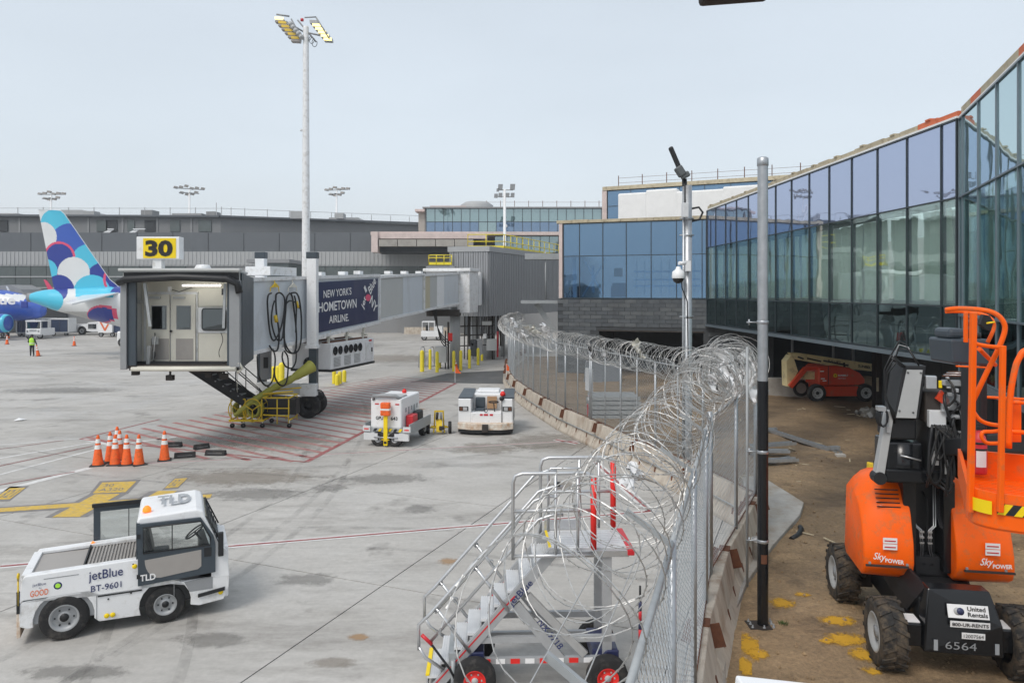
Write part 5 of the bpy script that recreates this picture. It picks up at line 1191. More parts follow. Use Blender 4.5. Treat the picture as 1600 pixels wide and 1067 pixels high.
dup(cone0, G(11,538), .3, 'small distant cone near the left edge left of the baggage tractor', 'distant traffic cones near the tails')
dup(cone0, G(13,529), .9, 'tiny cone just behind another cone at the left edge, by the blue engine', 'distant traffic cones near the tails')
dup(cone0, G(116,540.5), .3, 'small distant cone alone under the painted airliner tail', 'distant traffic cones near the tails')
c_ = dup(cone0, G(60,556.5), .3, 'orange cone right beside the person in the green vest', 'distant traffic cones near the tails'); c_.rotation_euler.y = -.15
c_ = dup(cone0, G(714,580), .3, 'orange cone among the yellow bollards near the bridge column', 'distant traffic cones near the tails'); c_.rotation_euler = (0,-.2,.3); del c_['group']
bol = []
def bollard(px_, py_, top, r, label):
    q = G(px_,py_); Yq = q.y; h = sZ(top,Yq); t = thing('bollard', label, 'bollard', q, 0, 'yellow bollards round the bridge supports')
    m_ = MB(); m_.lathe([(r,0),(r,h-r),(r*.87,h-r*.5),(r*.5,h-r*.13),(.001,h)],(0,0,0),'Z',16); m_.build('post','yellow_bright',t)
    m_ = MB(); m_.lathe([(r*1.5,0),(r*1.5,.015),(r,.02)],(0,0,0),'Z',16); m_.build('footing','curb',t)
for i, (x, b, tp, r) in enumerate([(659.5,581,547,.14),(672,577.5,545.5,.10),(683,582,549,.11),(687,575,544,.10),(709,580.5,548,.10),(720,579,547,.10),(733.5,576,545.5,.10),(747,570.5,543.5,.10),(753,564,552,.10),
                               (427,600,572,.13),(434,600,571,.13),(440,603,566,.16),(522,600,575,.11),(527,602,584,.13),(531,600,580,.12),(538,597,578,.12)]):
    lb = ['thick yellow bollard at the left end of the row round the bridge column','slim yellow bollard second from the left, near the folded ladder','yellow bollard third from the left, in front of a slightly farther one','yellow bollard just behind the third one from the left','yellow bollard directly in front of the grey bridge column','yellow bollard right of the bridge column and the small cone','yellow bollard in front of the dark service pipes','yellow bollard set back before the grey equipment boxes','tiny far yellow bollard at the right end of the row',
          'yellow bollard behind the black cables, left one of three','yellow bollard behind the black cables, middle one of three','thick yellow bollard behind the black cables, rightmost of three','yellow bollard under the fan unit, nearest the lift column','yellow bollard under the fan unit, second of four','yellow bollard under the fan unit, third of four','yellow bollard under the fan unit, farthest right of four'][i]
    bollard(x,b,tp,r,lb)
for i, (x, y, rz, L_, lb) in enumerate([(271,698,.1,.55,'black rubber wheel chock just behind the lone cone'),(289,714.5,.35,.62,'black rubber wheel chock lying nearest the lone cone'),(315,701,.75,.5,'black rubber wheel chock set farthest back of the four'),(337,711,-.05,.66,'black rubber wheel chock lying flat at the right end')]):
    q = G(x,y); t = thing('wheel_chock', lb, 'wheel chock', q, rz, 'black wheel chocks by the lone cone'); m_ = MB(); L_ *= 1.0
    m_.prism([(-L_/2,-.11,0),(-L_/2,.11,0),(-L_/2,.06,.16),(-L_/2,-.02,.17)],(L_,0,0)); m_.build('chock_body','rubber',t,bevel=.02)
    m_ = MB(); m_.box(-L_*.35,L_*.35,-.075,-.06,.06,.075); m_.build('groove','grey_mid',t)
m_ = MB(); q = G(30,657); m_.at((q.x,q.y,.02),.4).add([(-.18,-.1,0),(.15,-.14,.03),(.25,.1,.01),(-.05,.16,.06),(-.02,0,.09)],[(0,1,4),(1,2,4),(2,3,4),(3,0,4)]); tag(m_.build('paper_scrap','white_clean'), 'crumpled scrap of white paper lying alone on the apron', 'litter')
# ================================================================== white baggage tug BT-9601
def arch(cx, cz, r, a0, a1, n=10): return [(x,z) for x, z in arc(cx,cz,r,a0,a1,n)]
tug = thing('baggage_tug', 'white airport tug with dark cab door lettered BT-9601, nearest vehicle on the left', 'tug', (-7.21,10.78,0), math.atan2(.412,.911))
W = 1.3
side = [(.0,.30),(.09,.26)]+arch(.56,.33,.40,190,-10,12)+[(1.02,.20),(1.55,.19)]+arch(1.93,.31,.37,200,-12,12)+[(2.42,.20),(2.78,.24),(2.86,.42),(2.87,.62),(2.0,.62),(1.0,.60),(.86,.68),(.04,.66),(-.02,.62)]
for y0, nm in ((0,'body_skirt'),(W-.05,'body_skirt')):
    MB().prism([(x,y0,z) for x, z in side],(0,.05,0)).build(nm,'white_paint',tug,bevel=.008)
MB().box(.03,1.5,.03,W-.03,.30,.95).build('chassis','grey_mid',tug); MB().box(1.5,2.8,.06,W-.06,.30,.62).build('cab_floor','black',tug)
up = [(-.02,.62),(.04,.68),(.88,.68),(1.02,.60),(1.60,.60),(1.60,1.07),(.06,1.03),(.02,.98)]
for y0 in (-.006,W-.044): MB().prism([(x,y0,z) for x, z in up],(0,.05,0)).build('body_side','white_clean',tug,bevel=.012)
m_ = MB(); m_.prism([(.02,.04,.98),(.10,.04,1.03),(1.55,.04,1.06),(1.55,.04,1.00)],(0,.12,0)); m_.prism([(.02,W-.16,.98),(.10,W-.16,1.03),(1.55,W-.16,1.06),(1.55,W-.16,1.00)],(0,.12,0)); m_.box(.0,.12,.1,W-.1,.62,1.02); m_.build('deck_edge','white_paint',tug,bevel=.01)
m_ = MB(); m_.box(.12,.80,.17,W-.17,.955,.985); o = m_.build('deck_plate','grey_panel',tug)
m_ = MB()
for k in range(14): m_.box(.84+k*.048,.862+k*.048,.17,W-.17,.99,1.015)
m_.box(.82,1.52,.16,W-.16,.96,.99); m_.build('ribbed_deck','grey_panel',tug)
m_ = MB(); m_.box(.79,.81,.15,W-.15,.97,1.04); m_.build('deck_joint','black',tug); MB().box(1.0,1.6,-.014,-.004,.575,.595).build('body_gap','black',tug)
# cab shell
MB().prism([(1.52,0,1.62),(1.56,0,1.70),(2.38,0,1.74),(2.48,0,1.70),(2.52,0,1.60),(2.44,0,1.585),(1.60,0,1.585)],(0,W,0)).build('roof','white_clean',tug,bevel=.03,seg=3)
for y0 in (-.003,W-.045):
    MB().prism([(2.42,y0,1.62),(2.50,y0,1.62),(2.72,y0,1.12),(2.84,y0,1.02),(2.87,y0,.60),(2.60,y0,.60),(2.60,y0,1.05)],(0,.05,0)).build('front_pillar','white_clean',tug,bevel=.01)
MB().box(1.50,1.56,.02,W-.02,.62,1.62).build('rear_bulkhead_frame','white_clean',tug) if False else None
m_ = MB(); m_.box(1.52,1.57,0,.10,.62,1.62); m_.box(1.52,1.57,W-.10,W,.62,1.62); m_.box(1.52,1.57,.1,W-.1,.62,1.05); m_.build('rear_pillar','dark_slate',tug)
MB().prism([(2.51,.06,1.60),(2.53,.06,1.60),(2.74,.06,1.10),(2.72,.06,1.10)],(0,W-.12,0)).build('windshield','car_glass',tug)
MB().box(2.72,2.86,.04,W-.04,.25,1.08).build('nose','white_clean',tug,bevel=.03)
m_ = MB()
for k in range(6): m_.tube((2.54+.035*k,.03,1.58-.085*k),(2.54+.035*k,W-.03,1.58-.085*k),.010,6)
m_.tube((2.54,.05,1.60),(2.76,.05,1.12),.014,6); m_.tube((2.54,W-.05,1.60),(2.76,W-.05,1.12),.014,6); m_.build('windshield_guard','black',tug)
MB().box(2.70,2.78,-.08,-.01,.96,1.34).build('mirror','black',tug,bevel=.01)
# near-side sliding door: dark frame around a big window, grey lower inset
def framed_door(y0, x0, x1, z0, z1, wx0, wx1, wz0, wz1, slope=.10):
    d_ = thing.__class__ and MB()
    out_ = [(x0,z0),(x1,z0+.05),(x1,z0+.55),(x1-slope*.3,1.2),(x1-slope*2.2,z1-.0),(x0,z1)]
    hole = [(wx0,wz0),(wx1,wz0),(wx1,wz0+.12),(wx1-slope*1.4,wz1),(wx0,wz1)]
    # frame as four strips that leave the opening free
    L = MB(); th = .045
    L.prism([(x0,y0,z0),(x1,y0,z0+.05),(x1,y0,wz0),(x0,y0,wz0)],(0,th,0)); L.prism([(x0,y0,wz0),(wx0,y0,wz0),(wx0,y0,wz1),(x0,y0,wz1)],(0,th,0))
    L.prism([(x0,y0,wz1),(wx1-slope*1.4,y0,wz1),(x1-slope*2.2,y0,z1),(x0,y0,z1)],(0,th,0))
    L.prism([(wx1,y0,wz0),(x1,y0,wz0),(x1-slope*.3,y0,wz0+.14),(x1-slope*2.2,y0,z1),(wx1-slope*1.4,y0,wz1),(wx1,y0,wz0+.12)],(0,th,0))
    return L, hole
L, hole = framed_door(-.045,1.545,2.66,.66,1.61,1.62,2.58,1.16,1.555)
dr = L.build('door','dark_slate',tug,bevel=.004)
g_ = MB(); g_.prism([(x,-.02,z) for x, z in hole],(0,.006,0)); g_.build('window','cab_glass',dr)
ks = MB(); ks.path([(x,-.05,z) for x, z in hole],.012,6,closed=True); ks.box(2.02,2.035,-.055,-.03,1.16,1.55); ks.build('window_gasket','black',dr)
lp = [(2.45,-.052,1.10),(1.64,-.052,1.05)]+[(1.64+.22*(1-math.cos(a)),-.052,1.05-.30*math.sin(a)) for a in [k*PI/14 for k in range(1,8)]]+[(2.40,-.052,.80),(2.45,-.052,.84)]
MB().prism(lp,(0,.008,0)).build('inset_panel','grey_panel',dr)
MB().box(2.49,2.60,-.052,-.045,.98,1.12).build('handle_recess','black',dr,bevel=.003)
text('TLD', dr, (1.575,-.056,.735), (1,0,0), (0,0,1), .22, .10, 'ink_white', bold=.03)
# far-side door slid back
L, hole = framed_door(W+.03,.82,1.66,.93,1.62,.92,1.60,1.04,1.52,0)
dr2 = L.build('door','dark_slate',tug,bevel=.004); m_ = MB(); m_.box(1.34,1.352,W+.03,W+.05,1.04,1.52); m_.build('window_gasket','black',dr2)
MB().prism([(x,W+.05,z) for x, z in hole],(0,.005,0)).build('window','cab_glass',dr2)
MB().box(.80,1.62,W+.00,W+.05,1.60,1.66).build('door_track','black',tug)
# seat, steering wheel
m_ = MB(); m_.box(1.62,1.98,.35,.85,.62,.98); m_.build('seat','black',tug,bevel=.04); MB().prism([(1.62,.35,.98),(1.76,.35,.98),(1.68,.35,1.42),(1.60,.35,1.42)],(0,.5,0)).build('seat_back','black',tug,bevel=.04)
m_ = MB(); m_.at((2.36,.5,1.24),0,0,math.radians(-35)).path([(.16*math.cos(a),.16*math.sin(a),0) for a in [k*PI/10 for k in range(20)]],.014,6,closed=True); m_.tube((-.16,0,0),(.16,0,0),.01,5); m_.tube((0,0,0),(.0,0,-.35),.02,6); m_.build('steering_wheel','black',tug)
MB().box(2.42,2.62,.15,1.1,.62,1.1).build('dashboard','black',tug,bevel=.03)
m_ = MB(); m_.lathe([(.065,0),(.06,.05),(.03,.085),(.001,.09)],(1.66,.28,1.72),'Z',14); m_.build('amber_beacon','amber',tug)
text('TLD', tug, (2.0,.35,1.752), (0,-1,0), (1,0,0), .55, .28, 'ink_grey', bold=.03) if False else text('TLD', tug, (1.80,.42,1.765), (1,0,0), (0,1,0), .50, .55, 'ink_grey', bold=.03, th=.004)
text('jetBlue', tug, (.88,-.012,.80), (1,0,.03), (0,0,1), .46, .18, 'ink_navy', bold=.006)
text('BT-9601', tug, (.91,-.012,.665), (1,0,.03), (0,0,1), .41, .095, 'ink_navy', bold=.006)
text('GOOD', tug, (.13,-.012,.72), (1,0,.04), (0,0,1), .23, .09, 'ink_orange', bold=.012); text('jetBlue', tug, (.16,-.012,.86), (1,0,.03), (0,0,1), .17, .05, 'ink_navy'); text('for', tug, (.24,-.012,.83), (1,0,.03), (0,0,1), .04, .02, 'ink_navy')
m_ = MB(); m_.lathe([(.001,-.008),(.055,-.008),(.055,0)],(.48,0,.835),'Y',18); o = m_.build('round_badge','ink_navy',tug); m_ = MB(); m_.lathe([(.001,-.011),(.035,-.011)],(.48,0,.835),'Y',18); m_.build('badge_centre','hivis',o)
for x, z in ((1.12,.27),(1.20,.27),(2.74,.36),(1.50,.965)):
    m_ = MB(); m_.lathe([(.001,-.016),(.035,-.014),(.038,-.004)],(x,0,z),'Y',14); m_.build('round_sticker','sign_yellow',tug)
for x, z in ((1.14,.52),(1.45,.56),(1.48,1.0)): m_ = MB(); m_.lathe([(.001,-.012),(.012,-.012),(.013,0)],(x,0,z),'Y',8); m_.build('bolt','black',tug)
for x_ in (.98,2.05): MB().box(x_,x_+.008,-.006,-.001,.24,.60).build('panel_gap','grey_mid',tug)
MB().box(.30,.75,-.010,-.004,.955,.965).build('panel_gap','grey_mid',tug)
for x_, z_ in ((1.56,.78),(1.56,1.40)): MB().box(x_-.03,x_+.02,-.062,-.04,z_,z_+.06).build('hinge','black',tug)
m_ = MB(); m_.prism([(2.40,-.03,.335),(2.80,-.03,.39),(2.80,-.03,.44),(2.40,-.03,.385)],(0,.04,0)); m_.build('step_pad','black',tug); MB().prism([(2.28,-.004,.44),(2.62,-.004,.44),(2.62,-.004,.63),(2.20,-.004,.61)],(0,.02,0)).build('step_recess','grey_mid',tug)
m_ = MB(); m_.box(-.08,0,.25,W-.25,.28,.44); m_.box(-.05,0,.05,W-.05,.12,.60); m_.build('rear_bumper','rusty_white',tug,bevel=.01)
m_ = MB(); m_.tube((-.02,.0,.62),(-.02,.0,.98),.012,6); m_.path([(-.02,0,.98),(-.02,-.06,1.06),(-.02,0,1.09),(-.02,.08,1.06),(-.02,0,.98)],.012,6); m_.build('hitch_pin_handle','yellow',tug); m_ = MB(); m_.box(-.04,.0,-.01,.03,.50,.82); m_.build('hitch_bracket','black',tug)
m_ = MB(); m_.lathe([(.001,.03),(.045,0)],(.82,W-.1,1.05),'Z',3); m_.build('warning_triangle','amber',tug)
for yy in (.10,W-.10):
    sd = -1 if yy < .5 else 1
    wheel(tug,(.56,yy,.335),.335,.24,'Y',sd,'rim_grey',.60); wheel(tug,(1.93,yy,.29),.29,.20,'Y',sd,'rim_grey',.58)
m_ = MB(); m_.box(.18,.94,.2,W-.2,.25,.62); m_.box(1.6,2.3,.2,W-.2,.25,.6); m_.build('wheel_well','black',tug)
# ================================================================== ground power unit
gp = thing('ground_power_unit', 'white wheeled ground power unit with yellow upright towbar and orange handle wrap', 'generator', (sX(603,24.8),24.8,0), math.radians(-12))
W2 = .64
MB().box(-.80,.80,.1,2.3,.42,.60).build('deck','galv_dull',gp,bevel=.01)
for s in (-1,1): MB().box(s*.80-.02,s*.80+.02,.1,2.3,.42,.76).build('side_rail','galv_dull',gp); MB().box(s*.55-.25,s*.55+.25,.0,.10,.22,.45).build('mud_flap','alu_matt',gp); MB().box(s*.72-.13,s*.72+.13,.04,.10,.50,.68).build('end_board','alu_matt',gp); MB().box(s*.72-.08,s*.72+.08,.03,.04,.56,.60).build('tail_light','red_bright',gp)
MB().box(-.62,.50,.15,2.0,.58,1.62).build('housing','white_clean',gp,bevel=.07,seg=4)
MB().box(-.56,.44,.22,.9,1.55,1.68).build('top_lid','grey_light',gp,bevel=.05,seg=3); m_ = MB(); m_.path([(-.5,.16,1.55),(-.5,.12,1.68),(-.2,.1,1.70),(.30,.12,1.70),(.40,.2,1.62),(.42,.4,1.55)],.06,8); m_.build('exhaust_hose','grey_mid',gp)
m_ = MB(); m_.lathe([(.04,0),(.08,.02),(.08,.10),(.001,.16)],(.1,1.5,1.62),'Z',12); m_.build('red_beacon','red_bright',gp)
m_ = MB(); m_.box(-.07,.07,-.06,.0,.05,1.30); tb = m_.build('towbar','sign_yellow',gp,bevel=.01); MB().box(-.045,.045,-.075,-.06,.12,.20).build('towbar_slot','black',tb); MB().box(-.14,.14,-.07,-.05,.24,.27).build('towbar_pin','yellow',tb)
for z in (1.06,1.30): MB().box(-.16,.16,-.13,.05,z,z+.20).build('handle_wrap','orange_cone',gp,bevel=.03)
MB().box(-.16,.16,-.135,.04,1.245,1.30).build('handle_band','reflective',gp)
for i in range(6): MB().prism([(-.5+i*.18,.08,.50),(-.41+i*.18,.08,.50),(-.35+i*.18,.08,.60),(-.44+i*.18,.08,.60)],(0,.01,0)).build('hazard_stripe','sign_yellow' if i % 2 else 'black',gp)
text('GPU', gp, (-.42,.143,.88), (1,0,0), (0,0,1), .26, .12, 'ink_black', bold=.02); text('643', gp, (.12,.143,.88), (1,0,0), (0,0,1), .24, .12, 'ink_black', bold=.02)
for x, z in ((-.45,1.40),(.28,1.40)): MB().box(x,x+.14,.135,.145,z,z+.04).build('reflector','red',gp)
for k in range(5): MB().box(.505,.512,.5+k*.28,.62+k*.28,1.1-.1*(k%2),1.25).build('panel_label','ink_grey',gp)
MB().box(.52,.78,.5,1.0,.60,1.0).build('red_machine','red',gp,bevel=.03); MB().box(.52,.76,1.1,1.7,.60,1.05).build('cable_reel','black',gp,bevel=.08)
for x in (-.30,.30): wheel(gp,(x,.12,.25),.25,.22,'Y',-1,'rim_grey',.45); 
for x in (-.55,.55): wheel(gp,(x,2.2,.25),.25,.20,'X',1 if x > 0 else -1,'rim_grey',.5)
m_ = MB(); m_.tube((-.42,-.02,.32),(.42,-.02,.32),.025,8); m_.build('axle_bar','alu',gp)
# small yellow dolly
dl = thing('tow_dolly', 'small yellow two-wheeled dolly between the power unit and white tractor', 'dolly', (sX(686,27.2),27.2,0), .1)
for x in (-.40,.40): wheel(dl,(x,0,.22),.22,.12,'X',1 if x > 0 else -1,'black',.4)
m_ = MB(); m_.tube((-.38,0,.22),(.38,0,.22),.03,8)
for s in (-1,1): m_.beam((s*.18,.3,.15),(s*.15,.1,.82),.05,.05); m_.beam((s*.2,-.25,.1),(s*.18,.3,.15),.05,.06)
m_.beam((-.17,.1,.80),(.17,.1,.80),.05,.06); m_.beam((-.3,.3,.2),(.3,.3,.2),.06,.06); m_.build('frame','yellow',dl)
MB().prism([(-.1,-.3,.1),(.1,-.3,.1),(.12,.2,.45),(-.12,.2,.45)],(0,0,.05)).build('plate','yellow',dl); MB().box(.0,.2,-.35,-.15,.18,.3).build('coupling','rust_steel',dl,bevel=.02)
m_ = MB(); m_.tube((-.08,.12,.5),(-.06,.1,.75),.05,8); m_.build('cylinder','rust_steel',dl); m_ = MB(); m_.tube((.08,.12,.5),(.06,.1,.75),.04,8); m_.build('spring','grey_mid',dl)
# ================================================================== white tractor with rusty bumper
wt = thing('aircraft_tractor', 'boxy white open tractor with rust-streaked front bumper and red beacon', 'tractor', (sX(758.5,27.0),27.0,0), math.radians(-2))
H_ = 1.0
MB().box(-H_,H_,.15,2.3,.22,.75).build('chassis','white_clean',wt,bevel=.02)
for s in (-1,1):
    a, b = (-H_,-.53) if s < 0 else (.60,H_)
    MB().prism([(a,.0,.42),(b,.0,.42),(b,0,1.30),(a,0,1.30)],(0,.9,0)).build('front_fender','white_clean',wt,bevel=.03)
    m_ = MB(); m_.prism([(a-.0,.05,1.305),(b+.06,.05,1.305),(b+.02,1.9,1.40),(a+.02,1.9,1.40)],(0,0,.05)); m_.build('fender_cover','grey_mid' if False else 'dark_slate',wt,bevel=.01)
    MB().prism([(a,.9,.3),(b,.9,.3),(b,.9,1.30),(a,.9,1.30)],(0,1.3,0)).build('side_box','white_paint',wt,bevel=.02)
    x = (-.80 if s < 0 else .80); m_ = MB().box(x-.17,x+.17,-.03,.0,.86,1.02); h_ = m_.build('headlight','black',wt,bevel=.01); MB().box(x-(.02 if s < 0 else .12),x+(.13 if s < 0 else .02),-.045,-.03,.88,1.0).build('lens','alu',h_); MB().box(x-(.14 if s < 0 else -.05),x+(-.04 if s < 0 else .15),-.045,-.03,.88,1.0).build('indicator','rust',h_)
MB().box(-.53,.60,.9,2.2,.6,1.36).build('rear_deck','white_clean',wt,bevel=.04); MB().box(-.4,.45,1.2,2.0,1.36,1.46).build('rear_hood','white_clean',wt,bevel=.04)
MB().box(-.53,.60,-.04,.55,.30,.80).build('front_panel','white_clean',wt,bevel=.02); MB().box(-.53,.60,.1,.9,.22,.5).build('footwell','grey_mid',wt)
m_ = MB(); m_.prism([(-H_-.02,-.05,.20),(-.5,-.28,.20),(.6,-.28,.20),(H_+.02,-.05,.20),(H_+.02,.12,.20),(-H_-.02,.12,.20)],(0,0,.24)); m_.build('bumper','rusty_white',wt,bevel=.02)
m_ = MB(); m_.prism([(-H_,-.02,.08),(-.5,-.22,.08),(.6,-.22,.08),(H_,-.02,.08),(H_,.5,.08),(-H_,.5,.08)],(0,0,.11)); m_.build('rubber_skirt','black',wt)
MB().box(-.10,.12,-.42,-.2,.14,.42).build('tow_hitch','rust_steel',wt,bevel=.02)
MB().box(-.42,-.05,.30,.62,.80,.90).build('seat','dark_slate',wt,bevel=.03); MB().box(-.42,-.05,.58,.70,.88,1.28).build('seat_back','dark_slate',wt,bevel=.05,seg=3)
MB().box(.02,.38,.6,.85,.85,1.28).build('cardboard_box','cardboard',wt)
m_ = MB(); m_.at((.28,.3,1.14),0,math.radians(-20)).path([(.18*math.cos(a),.18*math.sin(a),0) for a in [k*PI/9 for k in range(18)]],.015,6,closed=True); m_.tube((-.18,0,0),(.18,0,0),.012,5); m_.tube((0,0,0),(.05,0,-.35),.02,6); m_.build('steering_wheel','rust_steel',wt)
m_ = MB(); m_.tube((.60,-.03,.45),(.60,-.03,1.28),.012,6); m_.lathe([(.001,-.03),(.09,-.02),(.09,.02)],(.60,-.05,1.32),'Y',14); m_.build('mirror','black',wt)
m_ = MB(); m_.lathe([(.07,0),(.10,.02),(.10,.10),(.05,.17),(.001,.18)],(.62,.35,1.36),'Z',14); m_.build('red_beacon','red_bright',wt)
text('WASP AIR', wt, (-.18,-.045,.70), (1,0,0), (0,0,1), .45, .06, 'red', bold=.02) if False else None
for x, w_ in ((-.2,.10),(-.06,.16),(.16,.12)): MB().box(x,x+w_,-.05,-.042,.69,.755).build('red_marking','red',wt)
m_ = MB(); m_.path([(.02+.06*math.cos(a),-.06,.88+.06*math.sin(a)) for a in [k*PI/7 for k in range(14)]],.012,5,closed=True); m_.build('ring','black',wt)
for x in (-.85,.85): wheel(wt,(x,.55,.36),.36,.28,'X',1 if x > 0 else -1,'rim_grey'); wheel(wt,(x,1.8,.36),.36,.28,'X',1 if x > 0 else -1,'rim_grey')
# folded ladder stand near the column
m_ = MB(); q = G(660,574)
t = thing('step_ladder', 'small grey wheeled step ladder standing left of the bollards', 'ladder', q); m_ = MB()
for x in (-.25,.4): m_.path([(x,0,0),(x,.1,.9),(x+.1,.3,1.35),(x+.28,.5,1.4),(x+.3,.9,1.2),(x+.32,1.0,0)],.03,6)
m_.build('rail','galv',t); m_ = MB()
for k in range(4): m_.box(-.25,.5,.1+k*.18,.3+k*.18,.25+k*.25,.29+k*.25)
m_.build('tread','galv_dull',t)
# marker flags
for x, y, tp, lb in ((711,598,572,'thin white pole with a small orange flag in front of the dark asphalt'),(791,602,568,'thin pole with a small orange flag beside the fence barriers')):
    q = G(x,y); t = thing('marker_flag', lb, 'flag', q); h = sZ(tp,q.y); MB().tube((0,0,0),(0,0,h),.012,5).build('pole','white_clean',t); MB().prism([(0,0,h),(.36,.02,h-.42),(0,0,h-.40)],(0,.01,0)).build('flag','orange_cone',t)
# ================================================================== aluminium maintenance stairs
# laid out in a local frame: x along the climb, y away from us, origin under the bottom step
s0 = Vector((sX(667,9.5),9.5,0)); ex = Vector((.999,.035,0))
ms = thing('maintenance_stairs', 'aluminium wheeled maintenance stairs with guard rails and red padded posts behind the razor wire', 'stairs', s0, math.atan2(ex.y,ex.x))
SW = .78; n_ = 9; run, rise = 1.56, 1.63
def sp_(i): return (run*i/(n_), .24+rise*i/n_)
# treads
tr0 = None
for i in range(n_):
    x, z = sp_(i)
    t_ = MB(); t_.box(0,.225,.03,SW-.03,-.03,0)
    for k in range(7): t_.box(.01+k*.031,.025+k*.031,.03,SW-.03,0,.008)
    if tr0 is None: tr0 = t_.build('tread','alu_matt',ms); tr0.location = (x,0,z)
    else: inst(tr0, ms, (x,0,z))
for i in range(n_):
    x, z = sp_(i); 
    if i == 0: rz0 = MB(); [rz0.box(-.004-.004*(k%2),.0,.03,SW-.03,-.175+k*.02,-.162+k*.02) for k in range(7)]; rz0.box(.0,.01,.03,SW-.03,-.18,-.03); rz0 = rz0.build('riser','alu',ms); rz0.location = (x,0,z)
    else: inst(rz0, ms, (x,0,z))
MB().box(-.02,.03,.03,SW-.03,.242,.262).build('yellow_nosing','sign_yellow',ms)
for y in (-.02,SW-.02):
    m_ = MB(); m_.prism([(-.05,y,.02),(.12,y,.02),(run+.20,y,1.87),(run+.03,y,1.89)],(0,.045,0)); m_.build('stringer','alu_grey',ms,bevel=.004)
    m_ = MB(); m_.prism([(.1,y-.004,.165),(.125,y-.004,.165),(1.15,y-.004,1.28),(1.125,y-.004,1.28)],(0,.004,0)); m_.build('red_stripe','red',ms)
text('jetBlue', ms, (1.12,-.03,1.13), (.69,0,.72), (-.72,0,.69), .40, .115, 'ink_navy', bold=.006)
# side rails of the climb
for y, dx in ((-.05,0),(SW+.03,0)):
    for k, (z_, e_) in enumerate(((.98,0),(.62,0))):
        pts = [(-.08,y,z_-.10-.36*0),( .0,y,z_+.05)]
        a, b = (.05,z_+.05), (run-.02,z_+rise+.02)
        rail = [(-.10,y,.62 if k == 0 else .60),(-.10,y,z_-.04),(a[0],y,a[1]+.05),(b[0]-.1,y,b[1]),(b[0]+.08,y,b[1]+.06),(b[0]+.22,y,b[1]+.06)]
        if k: rail = rail[2:]
        MB().path(rail,.022,10).build('hand_rail','alu',ms)
    m_ = MB(); m_.path([(-.10,y,.66),(-.02,y,.52),(.22,y,.36)],.022,8); m_.build('rail_foot','alu',ms)
    for fx_ in (.28,.60):
        x = run*fx_; z = .24+rise*fx_; m_ = MB(); m_.tube((x+.12,y,z-.12),(x-.32,y,z+.46),.022,8); m_.build('rail_post','alu',ms)
        for q in ((x-.10,z+.20),(x-.31,z+.44)): m_ = MB(); m_.lathe([(.030,-.03),(.030,.03)],(q[0],y,q[1]),'Y',10); m_.build('rail_clamp','grey_mid',ms)
m_ = MB(); m_.path([(-.05,-.07,.80),(.08,-.08,.68),(.30,-.08,.38),(.42,-.08,.14)],.016,8); m_.build('lock_lever','black',ms); m_ = MB(); m_.path([(-.06,-.07,.82),(.07,-.08,.70)],.024,8); m_.build('lever_grip','red',ms)
# platform
px0, px1, pz = run+.02, run+1.04, 1.87
pf = MB()
for k in range(10): pf.box(px0+.03,px1,.04+k*.072,.10+k*.072,pz-.03,pz)
pf.build('platform_deck','alu_matt',ms); MB().box(px0,px1+.02,-.03,.01,pz-.10,pz-.02).build('platform_beam','alu',ms); MB().box(px0,px1+.02,SW-.01,SW+.03,pz-.10,pz-.02).build('platform_beam','alu',ms)
MB().box(px1-.0,px1+.09,-.05,SW+.05,pz-.08,pz+.0).build('red_bumper','red',ms,bevel=.01); MB().box(px0,px0+.035,.04,SW-.04,pz,pz+.008).build('yellow_nosing','sign_yellow',ms)
# guard rails: near and far
for y, lab in ((-.07,0),(SW+.05,1)):
    x0, x1 = (px0-.47, px1-.45) if lab == 0 else (px0-.05, px1-.04)
    top = pz+1.0; m_ = MB(); m_.path([(x0,y,pz-.10),(x0,y,top-.12),(x0+.03,y,top-.03),(x0+.12,y,top),(x1-.1,y,top),(x1-.02,y,top-.03),(x1,y,top-.1),(x1,y,pz-.05)],.024,10); m_.build('guard_rail','alu',ms)
    m_ = MB(); m_.tube((x0,y,pz+.52),(x1,y,pz+.52),.022,8); m_.tube((x0,y,pz-.06),(x1,y,pz-.06),.024,8); m_.tube((x0+.55,y,pz-.06),(x0+.55,y,top),.02,8); m_.build('guard_bar','alu',ms)
    m_ = MB(); m_.path([(x1-.2,y+.02,top-.02),(x1-.2,y+.02,pz),],.02,8); m_.build('gate_post','alu',ms)
    m_ = MB(); m_.tube((x1,y,pz+.02),(x1,y,top-.05),.040,12); m_.build('red_pad','red_bright',ms)
m_ = MB(); m_.path([(px0-.0,.1,pz+.2),(px0-.0,.1,pz+.98),(px0+.03,.12,pz+1.02),(px0+.4,.12,pz+1.02),(px0+.43,.12,pz+.4)],.018,8); m_.build('gate_rail','alu',ms)
MB().box(px0+.0,px0+.5,SW-.01,SW+.01,pz+.0,pz+.14).build('toe_board','alu',ms)
m_ = MB(); m_.cbox((px0+.12,-.06,pz+.86),(.04,.04,.05)); m_.cbox((px0+.35,.0,pz+.55),(.04,.04,.07)); m_.build('latch','black',ms)
